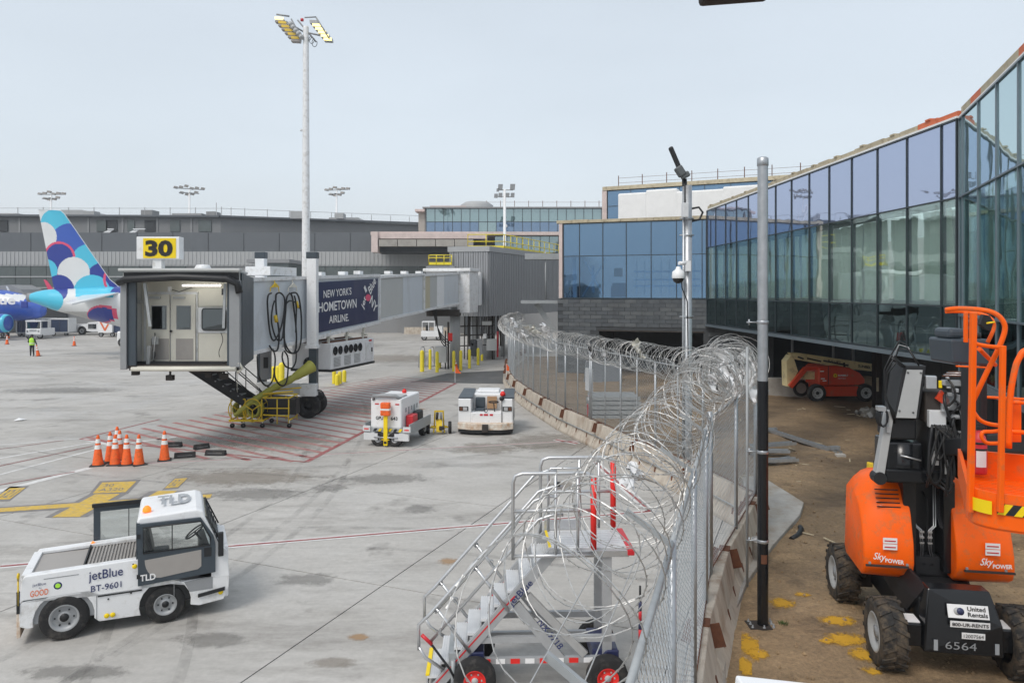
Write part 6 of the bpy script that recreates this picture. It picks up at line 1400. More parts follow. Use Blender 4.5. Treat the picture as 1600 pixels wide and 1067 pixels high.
# uprights, braces, undercarriage
for y in (.0,SW-.06):
    MB().box(px1-.32,px1-.20,y,y+.08,.45,pz-.09).build('upright','alu_grey',ms,bevel=.004)
    m_ = MB(); m_.beam((1.15,y+.02,1.16),(1.75,y+.02,.42),.05,.12); m_.build('brace','alu_grey',ms)
text('NX-9718', ms, (1.42,-.012,.93), (.62,0,-.78), (.78,0,.62), .46, .085, 'ink_navy', bold=.01)
m_ = MB(); m_.beam((1.30,0,1.28),(2.05,0,.50),.05,.10) ; m_.build('brace_bar','alu',ms)
for y in (-.0,SW-.05): m_ = MB(); m_.box(.55,px1-.15,y,y+.06,.66,.74); m_.build('chassis_rail','alu_grey',ms); m_ = MB(); m_.box(.62,px1-.3,y-.01,y+.05,.40,.47); m_.build('chassis_rail','alu_grey',ms)
for k in range(9): MB().box(.70+k*.19,.70+k*.19+.12,-.022,-.012,.405,.465).build('reflective_tape','red_bright' if k % 2 == 0 else 'ink_white',ms)
for x in (.50,px1-.35):
    m_ = MB(); m_.box(x-.10,x+.24,.05,SW-.1,.36,.54); m_.prism([(x-.06,-.03,.42),(x+.24,-.03,.42),(x+.24,-.03,.56),(x+.08,-.03,.56)],(0,.03,0)); m_.build('suspension_frame','navy',ms,bevel=.02)
for x in (.62,px1-.28):
    for y, sd in ((-.12,-1),(SW+.12,1)): wheel(ms,(x,y,.27),.27,.17,'Y',sd,'red_bright',.52,hub='grey_light')
m_ = MB(); m_.box(.28,.40,-.02,SW,.30,.55); m_.tube((.34,-.05,.10),(.34,-.05,.48),.03,8); m_.lathe([(.07,0),(.07,.02),(.001,.03)],(.34,-.05,.08),'Z',12); m_.build('leveling_jack','galv_dull',ms)
m_ = MB()
for k in range(6): m_.m = k % 2; m_.tube((px1+.15,-.1,.5+k*.12),(px1+.15,-.1,.62+k*.12),.022,8)
m_.m = 2; m_.tube((px1+.15,-.1,1.22),(px1+.15,-.1,1.42),.014,6); m_.build('tow_handle',['red','navy','black'],ms)
# ================================================================== concrete barriers, chain-link fence, razor wire
random.seed(21)
FV = [Vector((a,b,0)) for a, b in FP]
acc = [0]
for a, b in zip(FV, FV[1:]): acc.append(acc[-1]+(b-a).length)
LT = acc[-1]
def fp(s):
    s = max(0, min(LT-1e-4, s))
    for i in range(len(FV)-1):
        if acc[i] <= s <= acc[i+1]:
            d_ = (FV[i+1]-FV[i]); u_ = d_.normalized(); return FV[i]+u_*(s-acc[i]), u_
def fsm(s, w_=.5):
    p = (fp(s-w_)[0]+fp(s)[0]*2+fp(s+w_)[0])/4; u_ = (fp(s+w_)[0]-fp(s-w_)[0]).normalized(); return p, u_
# barriers
BL = 3.0; bprof = [(-.30,0),(-.30,.08),(-.18,.33),(-.08,.81),(.08,.81),(.18,.33),(.30,.08),(.30,0)]
bm0 = None; s = .2; k = 0; names = {0:'the one nearest to us, cut by the bottom edge'}
breaks = [acc[2]]
br_list = []
while s < LT-1:
    e = min(s+BL, LT)
    for b in breaks:
        if s < b-.4 and e > b: e = b
    br_list.append((s, e)); s = e+.04
ordw = ['first','second','third','fourth','fifth','sixth','seventh','eighth','ninth','tenth','eleventh','twelfth','thirteenth','fourteenth','fifteenth','sixteenth','seventeenth','eighteenth','nineteenth','twentieth']
for k, (a, b) in enumerate(br_list):
    pa, pb = fp(a)[0], fp(b-.02)[0]; L_ = (pb-pa).length; u_ = (pb-pa).normalized()
    past = k-5
    lb = f'stained concrete barrier under the near fence, {ordw[k]} counting away from us' if a < breaks[0]-.1 else f'pale rust-marked barrier under the far fence, {ordw[len(br_list)-1-k]} counting from its far end'
    t = thing('concrete_barrier', lb, 'barrier', pa, math.atan2(u_.y,u_.x), 'concrete barriers under the fence')
    m_ = MB(); m_.prism([(.0,y,z) for y, z in bprof],(L_,0,0)); m_.build('barrier_body','barrier',t,bevel=.015)
    for sd in (-1,1):
        for x in (.55,L_/2,L_-.55): m_ = MB(); m_.prism([(x-.05,sd*.245,.14),(x+.02,sd*.245,.14),(x+.09,sd*.175,.36),(x+.02,sd*.175,.36)],(0,sd*.012,0)); m_.build('slot','rust',t)
        m_ = MB(); m_.beam((L_-.01,sd*.10,.80),(L_-.01,sd*.19,.50),.22,.02,(1,0,0)); m_.build('joint_plate','rust',t)
    m_ = MB(); m_.box(L_-.14,L_+.10,-.09,.09,.81,.83); m_.build('cap_plate','rust',t)
    m_ = MB(); m_.tube((0,.215,.42),(L_,.215,.42),.018,6); m_.build('conduit','galv_dull',t)
# fence frame and fabric
FT, FB = 3.24, .83
fence = thing('chain_link_fence', 'galvanised chain-link fence standing on the concrete barriers, curving across the yard', 'fence')
# zigzag fabric panel shared by all bays
def fabric(L_, cell=.055, r=.0024, sides=3):
    m_ = MB(); n_ = int(L_/cell); H = FT-FB-.04; mz = int(H/cell); 
    for i in range(n_):
        x = (i+.5)*cell; pts = [(x+(cell*.52 if (j+i) % 2 else -cell*.52), .004*(1 if j % 2 else -1), FB+.02+j*H/mz) for j in range(mz+1)]
        m_.path(pts, r, sides, caps=False)
    return m_
bays = []; s = .1; BW = 2.45
while s < LT-.3:
    e = min(s+BW, LT-.05)
    for q in (acc[1], acc[2]):
        if s < q-.3 and e > q-.3: e = q
    bays.append((s, e)); s = e
near_f = fabric(BW, .052, .0027, 3).build('mesh_panel','link_steel',fence)
near_f.hide_render = False
far_f = fabric(BW, .055, .0036, 3).build('mesh_panel','link_steel',fence)
used_n = used_f = False; post0 = None; arm0 = None
for i, (a, b) in enumerate(bays):
    pa, pb = fp(a)[0], fp(b)[0]; L_ = (pb-pa).length; u_ = (pb-pa).normalized(); rz = math.atan2(u_.y,u_.x)
    far_ = pa.y > 17
    src = far_f if far_ else near_f
    first = not (used_f if far_ else used_n)
    o = src if first else inst(src, fence)
    if far_: used_f = True
    else: used_n = True
    o.location = pa; o.rotation_euler = (0,0,rz); o.scale = (L_/BW,1,1)
    m_ = MB(); m_.tube(pa+Vector((0,0,FT)), pb+Vector((0,0,FT)), .024, 8); m_.build('top_rail','galv_dull',fence)
    m_ = MB(); m_.tube(pa+Vector((0,0,FB+.02)), pb+Vector((0,0,FB+.02)), .014, 6); m_.build('bottom_wire','rust',fence)
    ns = 1 if not far_ else 2
    for q in range(ns):
        pq = pa.lerp(pb, q/ns); r = .034 if q == 0 else .024
        if post0 is None: post0 = MB().tube((0,0,.75),(0,0,FT+.02),.034,10).build('post','galv',fence); post0.location = pq
        else: inst(post0, fence, pq, sc=(r/.034,r/.034,1))
        ua = Vector((-u_.y,u_.x,0))
        m_ = MB(); m_.beam(pq+Vector((0,0,FT-.02)), pq+ua*.36+Vector((0,0,FT+.22)), .03, .04); m_.build('extension_arm','galv_dull',fence)
    if i in (4,5,11): m_ = MB(); m_.tube(pa+u_*.12+Vector((0,0,.8)),pa+u_*.12+Vector((0,0,FT)),.028,8); m_.build('post','galv',fence)
for pq in (fp(acc[1])[0], fp(acc[2])[0]): MB().tube(pq+Vector((0,0,.8)),pq+Vector((0,0,FT+.1)),.045,12).build('corner_post','galv',fence)
m_ = MB(); q0 = fp(acc[5]+2.2)[0]; q, u_ = fp(acc[5]+1.5); m_.at((q.x,q.y,0),math.atan2(u_.y,u_.x)).box(-.33,.33,-.05,-.035,1.75,2.55); m_.build('blank_sign','alu_matt',fence); m_ = MB().at((q.x,q.y,0),math.atan2(u_.y,u_.x)); m_.lathe([(.001,-.05),(.07,-.05),(.07,-.04)],(.05,0,1.5),'Y',16); m_.build('round_tag','alu_matt',fence)
# razor wire: several helices per run
def coil(s0, s1, r0, r1, pitch, name, label, off=.30, up=.34, ph=0, wr=.0055, jit=.05, n_turn=30, sag=0):
    pts = []; tot = int((s1-s0)/pitch*n_turn)
    for i in range(tot+1):
        s = s0+(s1-s0)*i/tot; p, u_ = fsm(s); lf = Vector((-u_.y,u_.x,0)); rr = r0+(r1-r0)*(i/tot)
        a = 2*PI*i/n_turn+ph; tn = i/n_turn
        rr *= 1+jit*1.6*noise.noise(Vector((tn*.9,ph,1.3)))
        ax_ = jit*2.2*noise.noise(Vector((tn*.7,ph+5,.3))); bx_ = .09*noise.noise(Vector((tn*.45,ph,9)))
        c_ = p+lf*(off+ax_+sag*(1-i/tot))+Vector((0,0,FT+up+bx_))
        # clipped turns lean: adjacent loops pinch together in pairs
        lean = pitch*.9*math.sin(2*a+ph)*.5+pitch*.6*math.sin(a*.5)
        pts.append(c_+lf*math.cos(a)*rr+Vector((0,0,1))*math.sin(a)*rr*.97+u_*lean)
    m_ = MB(); m_.path(pts, wr, 4)
    for i in range(0, len(pts)-1):
        p = pts[i]; d_ = (pts[i+1]-p).normalized(); sd = d_.cross(Vector((.3,.2,1))).normalized()
        if random.random() < .5: sd = (sd+d_.cross(sd)*.9).normalized()
        l_ = .020+.008*random.random(); e_ = .010
        m_.add([p-sd*e_-d_*l_*1.4, p+d_*l_*.3, p+sd*e_-d_*l_*1.4, p-sd*e_+d_*l_*1.4, p-d_*l_*.3, p+sd*e_+d_*l_*1.4], [(0,1,2),(3,4,5)])
    o = m_.build(name,'wire_steel'); return tag(o, label, 'razor wire', 'razor wire coils along the fence top')
coil(2.9, acc[1]+.3, .52, .46, .33, 'razor_wire', 'large loose razor wire loops sweeping over the near fence in front of the stairs', off=.46, up=.10, ph=0, sag=.06, jit=.08, wr=.0048)
coil(3.9, acc[1]+.8, .44, .42, .44, 'razor_wire', 'second looser razor wire coil tangled through the large near loops', off=.36, up=.12, ph=2.1, sag=.12, jit=.12, wr=.0045)
coil(acc[1]-.4, acc[2]+.5, .46, .50, .20, 'razor_wire', 'dense razor wire coil climbing toward the fence corner by the black pole', off=.28, up=.36, ph=1.0, jit=.09)
coil(acc[1]+1.8, acc[2]+1.0, .50, .58, .21, 'razor_wire', 'bundled razor wire heaped highest at the fence corner with plastic caught in it', off=.36, up=.42, ph=3.0, jit=.14)
coil(acc[2]-1.2, acc[2]+2.2, .46, .42, .20, 'razor_wire', 'tangle of razor wire just past the fence corner beside the camera pole', off=.52, up=.20, ph=4.0, jit=.2)
coil(acc[2]-.2, acc[6], .44, .40, .17, 'razor_wire', 'even razor wire coil along the middle stretch of the far fence', off=.16, up=.08, ph=.5, jit=.05, n_turn=24, wr=.0052)
coil(acc[2]+1, acc[7], .42, .40, .55, 'razor_wire', 'thinner second coil woven through the middle stretch of the far fence', off=.20, up=.08, ph=2.5, jit=.08, n_turn=24, wr=.0045)
coil(acc[6]-.1, LT-.2, .42, .40, .27, 'razor_wire', 'bright razor wire coil over the farthest stretch of the fence', off=.16, up=.08, ph=1.5, jit=.07, n_turn=20, wr=.0062)
# straight tension wires that carry the coils
m_ = MB()
for of, up in ((.36,.22),(.18,.10)):
    pts = []
    for i in range(140):
        p, u_ = fsm(.1+(LT-.3)*i/139); pts.append(p+Vector((-u_.y,u_.x,0))*of+Vector((0,0,FT+up)))
    m_.path(pts,.004,4)
tag(m_.build('tension_wire','wire_steel'), 'pair of straight tension wires strung along the extension arms of the fence', 'wire')
# plastic caught in the wire
def scrap(s, of, up, sz, nm, label, mt='plastic_film', seed=0, strip_=False):
    p, u_ = fp(s); c = p+Vector((-u_.y,u_.x,0))*of+Vector((0,0,FT+up)); m_ = MB(); n_ = 9; vs = []; fs = []
    for i in range(n_):
        for j in range(n_):
            a, b = i/(n_-1)-.5, j/(n_-1)-.5; q = Vector((a*3.1,b*3.1,seed))
            w_ = noise.noise_vector(q)*.9+noise.noise_vector(q*2.7)*.45
            v = Vector((a*sz*(2.6 if strip_ else 1),b*sz*.5,b*sz*(.25 if strip_ else .9)))+w_*sz*.38
            vs.append(c+u_*v.x+Vector((-u_.y,u_.x,0))*v.y+Vector((0,0,v.z)))
    for i in range(n_-1):
        for j in range(n_-1): q = i*n_+j; fs.append((q,q+1,q+n_+1,q+n_))
    m_.add(vs, fs, True); return tag(m_.build(nm, mt), label, 'plastic scrap')
for i, (s, of, up, sz, lb, mt, stp) in enumerate([(acc[2]-1.0,.35,.5,.6,'broad white plastic sheet crumpled over the top of the corner coils','plastic_film',False),(acc[2]-1.9,.3,.35,.5,'white plastic rag in the middle of the corner coils, left of the broad sheet','plastic_film',False),(acc[2]-.5,.5,.15,.55,'white plastic shred on the outer side of the corner coils','plastic_film',False),(acc[2]-3.1,.3,.3,.35,'small white rag where the coils begin to climb to the corner','plastic_film',False),(acc[2]-.1,.0,.1,.45,'white plastic pressed against the mesh right at the corner post','plastic_film',False),(acc[2]-.6,.1,.35,.55,'large shred of white plastic snagged at the top of the fence corner','plastic_film',False),(acc[2]-1.4,-.05,.1,.6,'white plastic rag knotted low in the corner razor wire','plastic_film',False),
        (acc[2]-.2,.1,.55,.42,'small torn white plastic flap high on the corner coil','plastic_film',False),(acc[2]-2.4,.1,.15,.45,'crumpled white plastic bag inside the dense coil before the corner','plastic_film',False),(acc[2]-.9,-.25,-.1,.32,'long white plastic ribbon stretched to the black pole','plastic_film',True),
        (acc[2]+.3,.2,.1,.5,'white plastic mass draped behind the corner coil','plastic_film',False),(acc[1]-3.0,.75,-.25,.30,'thin pale plastic sheet hanging in the big near loops','plastic_film',True),
        (acc[2]+5.6,.2,.32,.5,'cream plastic clump on top of the far coil near the camera pole','cream',False),(acc[2]+8.5,.1,.0,.32,'small white plastic bag caught low in the far coil','plastic_film',False),(acc[2]+9.4,.1,-.1,.35,'black plastic shred hanging below the far coil','black',False),
        (acc[6]+1.5,.2,.35,.7,'white plastic loop on the far coil beside the masonry wall','plastic_film',False),(acc[6]+4.0,.2,.35,.8,'dirty cream rag lying along the far coil','cream',True),(acc[7]+1.5,.1,.0,.7,'white plastic bundle at the foot of the farthest coil','plastic_film',True),(acc[7]+3.5,.2,.35,.7,'white plastic bag deep in the farthest coil','plastic_film',False)]):
    scrap(s, of, up, sz, 'plastic_scrap', lb, mt, i*3.7, stp)
# ================================================================== poles by the fence
pole = thing('steel_pole', 'tall steel pole, galvanised above and painted black below, on a bolted base plate', 'pole', (3.86,11.33,.08))
zt_, zm = sZ(248,11.33)-.08, sZ(595,11.33)-.08
MB().lathe([(.078,zm),(.078,zt_),],(0,0,0),'Z',24).build('upper_tube','galv',pole)
m_ = MB(); m_.lathe([(.078,zt_-.12),(.086,zt_-.11),(.086,zt_+.0),(.06,zt_+.02),(.001,zt_+.025)],(0,0,0),'Z',24); m_.build('cap','galv',pole)
m_ = MB(); m_.lathe([(.082,.0),(.082,zm)],(0,0,0),'Z',24); m_.build('black_tube','black_gloss',pole)
MB().box(-.24,.10,-.16,.14,-.02,.02).build('base_plate','rust_steel',pole,bevel=.004)
for i, (x, y) in enumerate(((-.19,-.11),(-.19,0),(-.19,.10),(.14,-.08),(.14,.02),(.15,.11),(-.02,-.13))): m_ = MB(); m_.lathe([(.022,0),(.022,.03),(.012,.03),(.012,.06),(.001,.06)],(x,y,.0),'Z',6); m_.build('anchor_bolt','grey_mid',pole)
for z_ in (sZ(504,11.33),sZ(706,11.33),sZ(845,11.33)): m_ = MB(); m_.lathe([(.084,z_-.10),(.09,z_-.09),(.09,z_-.06),(.084,z_-.05)],(0,0,0),'Z',20); m_.tube((-.09,0,z_-.075),(-.24,.03,z_-.075),.012,6); m_.tube((-.2,.03,z_-.12),(-.2,.03,z_-.03),.012,6); m_.build('clamp','galv',pole)
m_ = MB(); m_.lathe([(.083,sZ(870,11.33)-.16),(.083,sZ(862,11.33)-.1)],(0,0,0),'Z',20,-2.2,-1.0); m_.build('red_label','rust',pole)
m_ = MB(); m_.tube((-.16,.25,.5),(-.16,.25,zm+.5),.022,8); m_.build('side_tube','galv_dull',pole)
cp = thing('camera_pole', 'galvanised double pole carrying a white dome camera and a tilted black antenna', 'pole', (4.80,20.2,.05)); Yp = 20.2
def cpx(p): return sX(p,Yp)-4.80
def cpz(p): return sZ(p,Yp)-.05
m_ = MB(); m_.lathe([(.115,0),(.115,cpz(290)),(.001,cpz(289))],(cpx(1074.5),0,0),'Z',20); m_.build('main_tube','galv',cp)
m_ = MB(); m_.tube((cpx(1066.5),-.05,0),(cpx(1067.5),-.05,cpz(292)),.035,10); m_.build('slim_tube','galv',cp)
m_ = MB(); m_.path([(cpx(1069),-.02,cpz(280)),(cpx(1070),-.02,cpz(300)),(cpx(1070),-.02,cpz(318))],.07,10); m_.build('antenna_base','black',cp)
m_ = MB(); m_.beam((cpx(1046),-.1,cpz(231)),(cpx(1061),-.1,cpz(266)),.16,.12); m_.build('antenna','black',cp,bevel=.04)
m_ = MB(); m_.beam((cpx(1057),-.1,cpz(262)),(cpx(1066),-.1,cpz(276)),.28,.2); m_.beam((cpx(1063),-.1,cpz(278)),(cpx(1075),-.1,cpz(272)),.22,.16); m_.build('antenna_head','antenna',cp,bevel=.04)
MB().box(cpx(1063),cpx(1072),-.3,-.12,cpz(341),cpz(319)).build('junction_box','alu_matt',cp,bevel=.01)
m_ = MB(); m_.path([(cpx(1081),0,cpz(326)),(cpx(1092),0,cpz(324)),(cpx(1098),0,cpz(332)),(cpx(1093),0,cpz(343)),(cpx(1080),0,cpz(346))],.03,8); m_.build('cable_loop','black',cp)
for p_ in (344,370,497): m_ = MB(); m_.lathe([(.12,0),(.128,.01),(.128,.07),(.12,.08)],(cpx(1074.5),0,cpz(p_)),'Z',16); m_.tube((cpx(1061),-.06,cpz(p_)+.04),(cpx(1083),-.06,cpz(p_)+.04),.02,6); m_.build('clamp','galv',cp)
m_ = MB(); m_.box(cpx(1068),cpx(1076),-.25,-.12,cpz(424),cpz(408)); m_.tube((cpx(1057),-.3,cpz(412)),(cpx(1069),-.2,cpz(412)),.05,8); m_.build('camera_arm','white_clean',cp)
m_ = MB(); m_.lathe([(.05,.42),(.08,.34),(.16,.28),(.175,.14),(.165,.10)],(cpx(1056),-.3,cpz(441)),'Z',20); o = m_.build('dome_camera','white_clean',cp)
m_ = MB(); m_.lathe([(.15,.12),(.155,.08),(.12,.01),(.06,-.03),(.001,-.04)],(cpx(1056),-.3,cpz(441)),'Z',20); m_.build('dome_lens','black_gloss',o)
m_ = MB(); m_.path([(cpx(1060),-.3,cpz(425)),(cpx(1063),-.2,cpz(450)),(cpx(1072),-.13,cpz(470)),(cpx(1074),-.13,cpz(600))],.015,6); m_.build('camera_cable','black',cp)
def smooth(q, n=5):
    o = []
    for i in range(len(q)-1):
        p0, p1, p2, p3 = q[max(i-1,0)], q[i], q[i+1], q[min(i+2,len(q)-1)]
        for k in range(n): t = k/n; o.append(.5*((2*p1)+(p2-p0)*t+(2*p0-5*p1+4*p2-p3)*t*t+(3*p1-p0-3*p2+p3)*t**3))
    return o+[q[-1]]
# ================================================================== large orange boom lift
bl = thing('boom_lift', 'large bright orange boom lift with black chassis and work basket, nearest machine on the right', 'boom lift', (5.98,10.03,.05), math.radians(-9.85))
fl_ = [(-.83,0,-1),(.80,0,1),(-.83,2.2,-1),(.80,2.2,1)]
for x, y, sd in fl_: wheel(bl,(x,y,.46),.46,.34,'X',sd,'grey_light',.58,tread=18,hub='grey_mid',tyre='muddy_rubber')
ch = MB(); ch.prism([(-.46,-.34,.38),(.52,-.34,.38),(.50,-.34,.78),(.40,-.20,1.18),(-.36,-.20,1.18),(-.44,-.34,.78)],(0,.25,0)); ch.build('front_cover','black_gloss',bl,bevel=.02)
MB().box(-.42,.48,-.05,2.5,.36,1.0).build('chassis','black',bl,bevel=.03)
MB().box(-.70,-.46,-.28,.25,.42,.72).build('outrigger_box','black_gloss',bl,bevel=.015); MB().box(.52,.86,-.28,.25,.42,.72).build('outrigger_box','black_gloss',bl,bevel=.015)
MB().box(-.72,-.47,-.24,.02,.722,.735).build('white_plate','ink_white',bl); MB().box(.53,.85,-.24,.02,.722,.735).build('white_plate','ink_white',bl)
for y in (0,2.2): MB().tube((-.7,y,.46),(.7,y,.46),.09,10).build('axle','black',bl)
m_ = MB(); m_.box(-.66,-.4,2.05,2.4,.3,.65); m_.tube((-.6,1.9,.5),(-.35,2.0,.7),.04,6); m_.build('steering_knuckle','rust_steel',bl)
MB().prism([(-.45,.0,.95),(-.36,-.1,1.16),(-.46,1.5,1.3),(-.56,1.5,.9),(-.5,.2,.7)],(.04,0,0)).build('chassis_side','black',bl)
# decals on the front cover
m_ = MB(); m_.box(-.16,.34,-.010,0,0,.17); o = m_.build('rental_sign','ink_white',bl,bevel=.004); nf = Vector((0,-.94,.33)).normalized(); upv = Vector((0,.33,.94)).normalized()
def onface(o, org): o.matrix_local = Matrix(((1,0,0,org[0]),(0,upv.y,upv.y*0+upv.y,0),(0,0,0,0),(0,0,0,1))) if False else Matrix.Translation(org) @ Matrix.Rotation(math.radians(-19.3),4,'X'); return o
onface(o,(0,-.335,.86)); 
for s_, x, z, w_, h_ in (('United',.08,.095,.22,.055),('Rentals',.08,.025,.24,.055)): tx = text(s_, bl, (x,-.014,z), (1,0,0), (0,0,1), w_, h_, 'ink_black', bold=.02); onface(tx,(0,-.335,.86))
m_ = MB(); m_.lathe([(.001,-.013),(.048,-.013),(.048,-.01)],(-.04,0,.085),'Y',20); o = m_.build('round_logo','grey_light',bl); onface(o,(0,-.335,.86))
m_ = MB(); m_.lathe([(.001,-.016),(.045,-.016),(.045,-.01)],(-.005,0,.085),'Y',20); o = m_.build('round_logo','navy',bl); onface(o,(0,-.335,.86))
m_ = MB(); m_.box(-.14,.34,-.352,-.343,.745,.825); m_.build('phone_sign','ink_white',bl); text('800-UR-RENTS', bl, (-.12,-.356,.763), (1,0,0), (0,0,1), .44, .045, 'ink_black', bold=.02)
m_ = MB(); m_.box(.0,.28,-.352,-.343,.60,.68); m_.build('number_plate','ink_white',bl); text('12007564', bl, (.02,-.356,.618), (1,0,0), (0,0,1), .24, .045, 'ink_black')
text('6564', bl, (-.2,-.346,.45), (1,0,0), (0,0,1), .38, .10, 'grey_mid')
for x in (-.34,.40): MB().box(x,x+.05,-.350,-.343,.42,.56).build('small_label','ink_grey',bl)
# turntable hoods
def hood(x0, x1, name, flip=1):
    # rounded shell built from side profiles, bulging outwards
    prof = [(.48,1.10),(.42,1.28),(.44,1.55),(.56,1.95),(.74,2.25),(.95,2.40),(1.15,2.44),(1.5,2.40),(1.6,1.2),(1.5,1.05),(.60,1.02)]
    vs = []; fs = []; K = 7; n_ = len(prof)
    for k in range(K):
        t = k/(K-1); x = x0+(x1-x0)*t
        e = (t if flip > 0 else 1-t); sh = 1-.20*max(0, e-.45)**2/.30
        for y, z in prof:
            zz = 1.0+(z-1.0)*sh; yy = 1.1+(y-1.1)*(1-.12*max(0,e-.45)/.55)
            vs.append((x, yy, zz))
    for k in range(K-1):
        for i in range(n_): a = k*n_+i; b = k*n_+(i+1)%n_; fs.append((a,b,b+n_,a+n_))
    fs.append(tuple(range(n_))); fs.append(tuple(range((K-1)*n_,K*n_)))
    m_ = MB(); m_.add(vs, fs, False); o = m_.build(name,'orange_lift',bl,bevel=.03,seg=3)
    for p in o.data.polygons: p.use_smooth = True
    o.modifiers[0].harden_normals = False
    return o
hL = hood(-.31,-.97,'turntable_hood'); hR = hood(.24,1.03,'turntable_hood')
for x0, x1 in ((-.97,-.40),(.33,.98)):
    m_ = MB(); m_.box(x0,x1,.385,.42,1.22,1.245) ; m_.build('hood_seam','rust_steel',bl)
for x0, x1, y in ((-.40,-.62,.40),(-.62,-.95,.40)): pass
for x in (-.60,.58):
    for k in range(5): MB().box(x-.16,x+.16,.60+k*.03,.612+k*.03,2.02+k*.055,2.035+k*.055).build('vent_slot','black',bl)
for x0 in (-.92,.36):
    for xx in (x0,x0+.5): MB().cbox((xx,.395,1.27),(.03,.02,.03)).build('hood_bolt','grey_mid',bl)
for x, hd_ in ((-.74,hL),(.60,hR)):
    for k in range(2): m_ = MB(); m_.box(x,x+.19,.425-.025,.428-.025,1.47+k*.09,1.55+k*.09); m_.build('warning_label','ink_white',bl); m_ = MB(); m_.box(x+.02,x+.17,.395,.40,1.50+k*.09,1.515+k*.09); m_.build('label_stripe','red',bl)
for x in (-.88,.52):
    sl_ = -.08 if x < 0 else .03
    text('Sky', bl, (x,.370,1.305), (1,0,sl_), (0,0,1), .17, .13, 'ink_white', bold=.01, shear=.35); text('POWER', bl, (x+.16,.368,1.30), (1,0,sl_), (0,0,1), .25, .06, 'ink_white', bold=.03)
MB().box(-.45,.35,.75,2.4,.95,1.25).build('turntable','black',bl,bevel=.02)
# boom foot between the hoods with pipes
m_ = MB(); m_.box(-.40,-.22,.62,1.9,1.1,2.42); m_.build('boom_cheek','black_gloss',bl,bevel=.02); m_ = MB(); m_.box(.14,.30,.62,1.9,1.1,2.42); m_.build('boom_cheek','black_gloss',bl,bevel=.02)
m_ = MB(); m_.box(-.22,.14,.95,1.9,1.05,2.7); m_.box(-.2,.12,.7,.96,1.05,1.3); m_.build('boom_foot','black',bl)
for s in (-1,1):
    for q in (0,.03):
        x = -.04+s*(.17-q); pts = [(x,.90,2.55),(x,.88,1.85),(x-s*.02,.82,1.72),(x-s*.09,.80,1.66),(x-s*.10,.78,1.50)]; m_ = MB(); m_.path(pts,.010,6); m_.build('hydraulic_pipe','alu',bl)
        m_ = MB(); m_.path([(x-s*.10,.78,1.50),(x-s*.10,.77,1.38),(x-s*.08,.74,1.28),(x-s*.11,.70,1.18)],.014,6); m_.build('hose','black',bl)
        for z in (1.64,1.56,1.48): MB().cbox((x-s*.10,.775,z),(.028,.028,.025)).build('pipe_fitting','alu',bl)
m_ = MB(); m_.path([(-.04,.9,2.2),(.0,.86,2.08),(.0,.84,1.95),(-.01,.82,1.5),(.0,.8,1.3)],.014,6); m_.build('hose','black',bl)
# upright jib / boom tip
m_ = MB(); m_.prism([(-.86,.35,2.50),(-.74,.35,2.50),(-.60,.35,3.46),(-.70,.35,3.46)],(0,.16,0)); m_.build('tilt_link','grey_light',bl,bevel=.008)
m_ = MB(); m_.lathe([(.09,-.1),(.09,.1)],(-.80,.42,2.50),'Y',16); m_.lathe([(.001,-.1),(.09,-.1)],(-.80,.42,2.50),'Y',16); m_.build('pivot','black',bl); MB().cbox((-.69,.33,3.2),(.05,.03,.08)).build('link_bolt','alu',bl)
m_ = MB(); m_.prism([(-.62,.30,3.36),(-.30,.30,3.36),(-.20,.30,4.12),(-.50,.30,4.12)],(0,.5,0)); m_.build('boom_head','black',bl,bevel=.015)
m_ = MB(); m_.prism([(-.60,.285,3.38),(-.34,.285,3.38),(-.255,.285,4.06),(-.46,.285,4.06)],(0,.013,0)); m_.build('cover_plate','grey_light',bl); 
for x, z in ((-.56,3.48),(-.38,3.46),(-.45,4.02),(-.28,4.02)): m_ = MB(); m_.lathe([(.012,-.02),(.012,0)],(x,.29,z),'Y',6); m_.build('plate_bolt','black',bl)
for a, b, c, d_, m__ in ((-.66,-.30,3.05,3.36,'black'),(-.70,-.22,2.62,3.02,'black_gloss'),(-.72,.02,2.44,2.64,'black_gloss'),(-.16,.20,2.5,3.4,'black'),(-.2,.14,3.3,3.75,'rust_steel')):
    m_ = MB(); m_.box(a,b,.34+random.uniform(0,.04),.95,c,d_); m_.build('boom_section',m__,bl,bevel=.03)
m_ = MB(); m_.lathe([(.19,2.66),(.19,3.0),(.001,3.0)],(-.46,.52,0),'Z',24); m_.lathe([(.20,2.66),(.20,2.70)],(-.46,.52,0),'Z',24); m_.build('rotator','black_gloss',bl)
m_ = MB(); m_.box(-.18,.04,.25,.35,3.26,3.50); m_.build('valve_block','alu_matt',bl,bevel=.01); m_ = MB(); m_.box(-.22,-.08,.25,.35,3.80,3.98); m_.build('valve_block','alu',bl,bevel=.01)
m_ = MB(); m_.box(-.06,-.02,.24,.26,3.82,3.92); m_.build('yellow_tag','sign_yellow',bl)
MB().prism([(-.08,.3,3.66),(.10,.3,3.52),(.10,.3,3.64),(.0,.3,3.78)],(0,.06,0)).build('red_bracket','red_lift',bl)
m_ = MB(); m_.box(.0,.24,.3,.5,3.5,3.72); m_.box(.02,.30,.3,.4,3.84,3.92); m_.tube((.0,.3,3.42),(.34,.2,3.42),.035,8); m_.build('solenoid','grey_mid',bl,bevel=.01)
random.seed(9)
hp = [(-.06,3.28),(-.02,3.28),(.0,3.28),(-.1,3.28)]
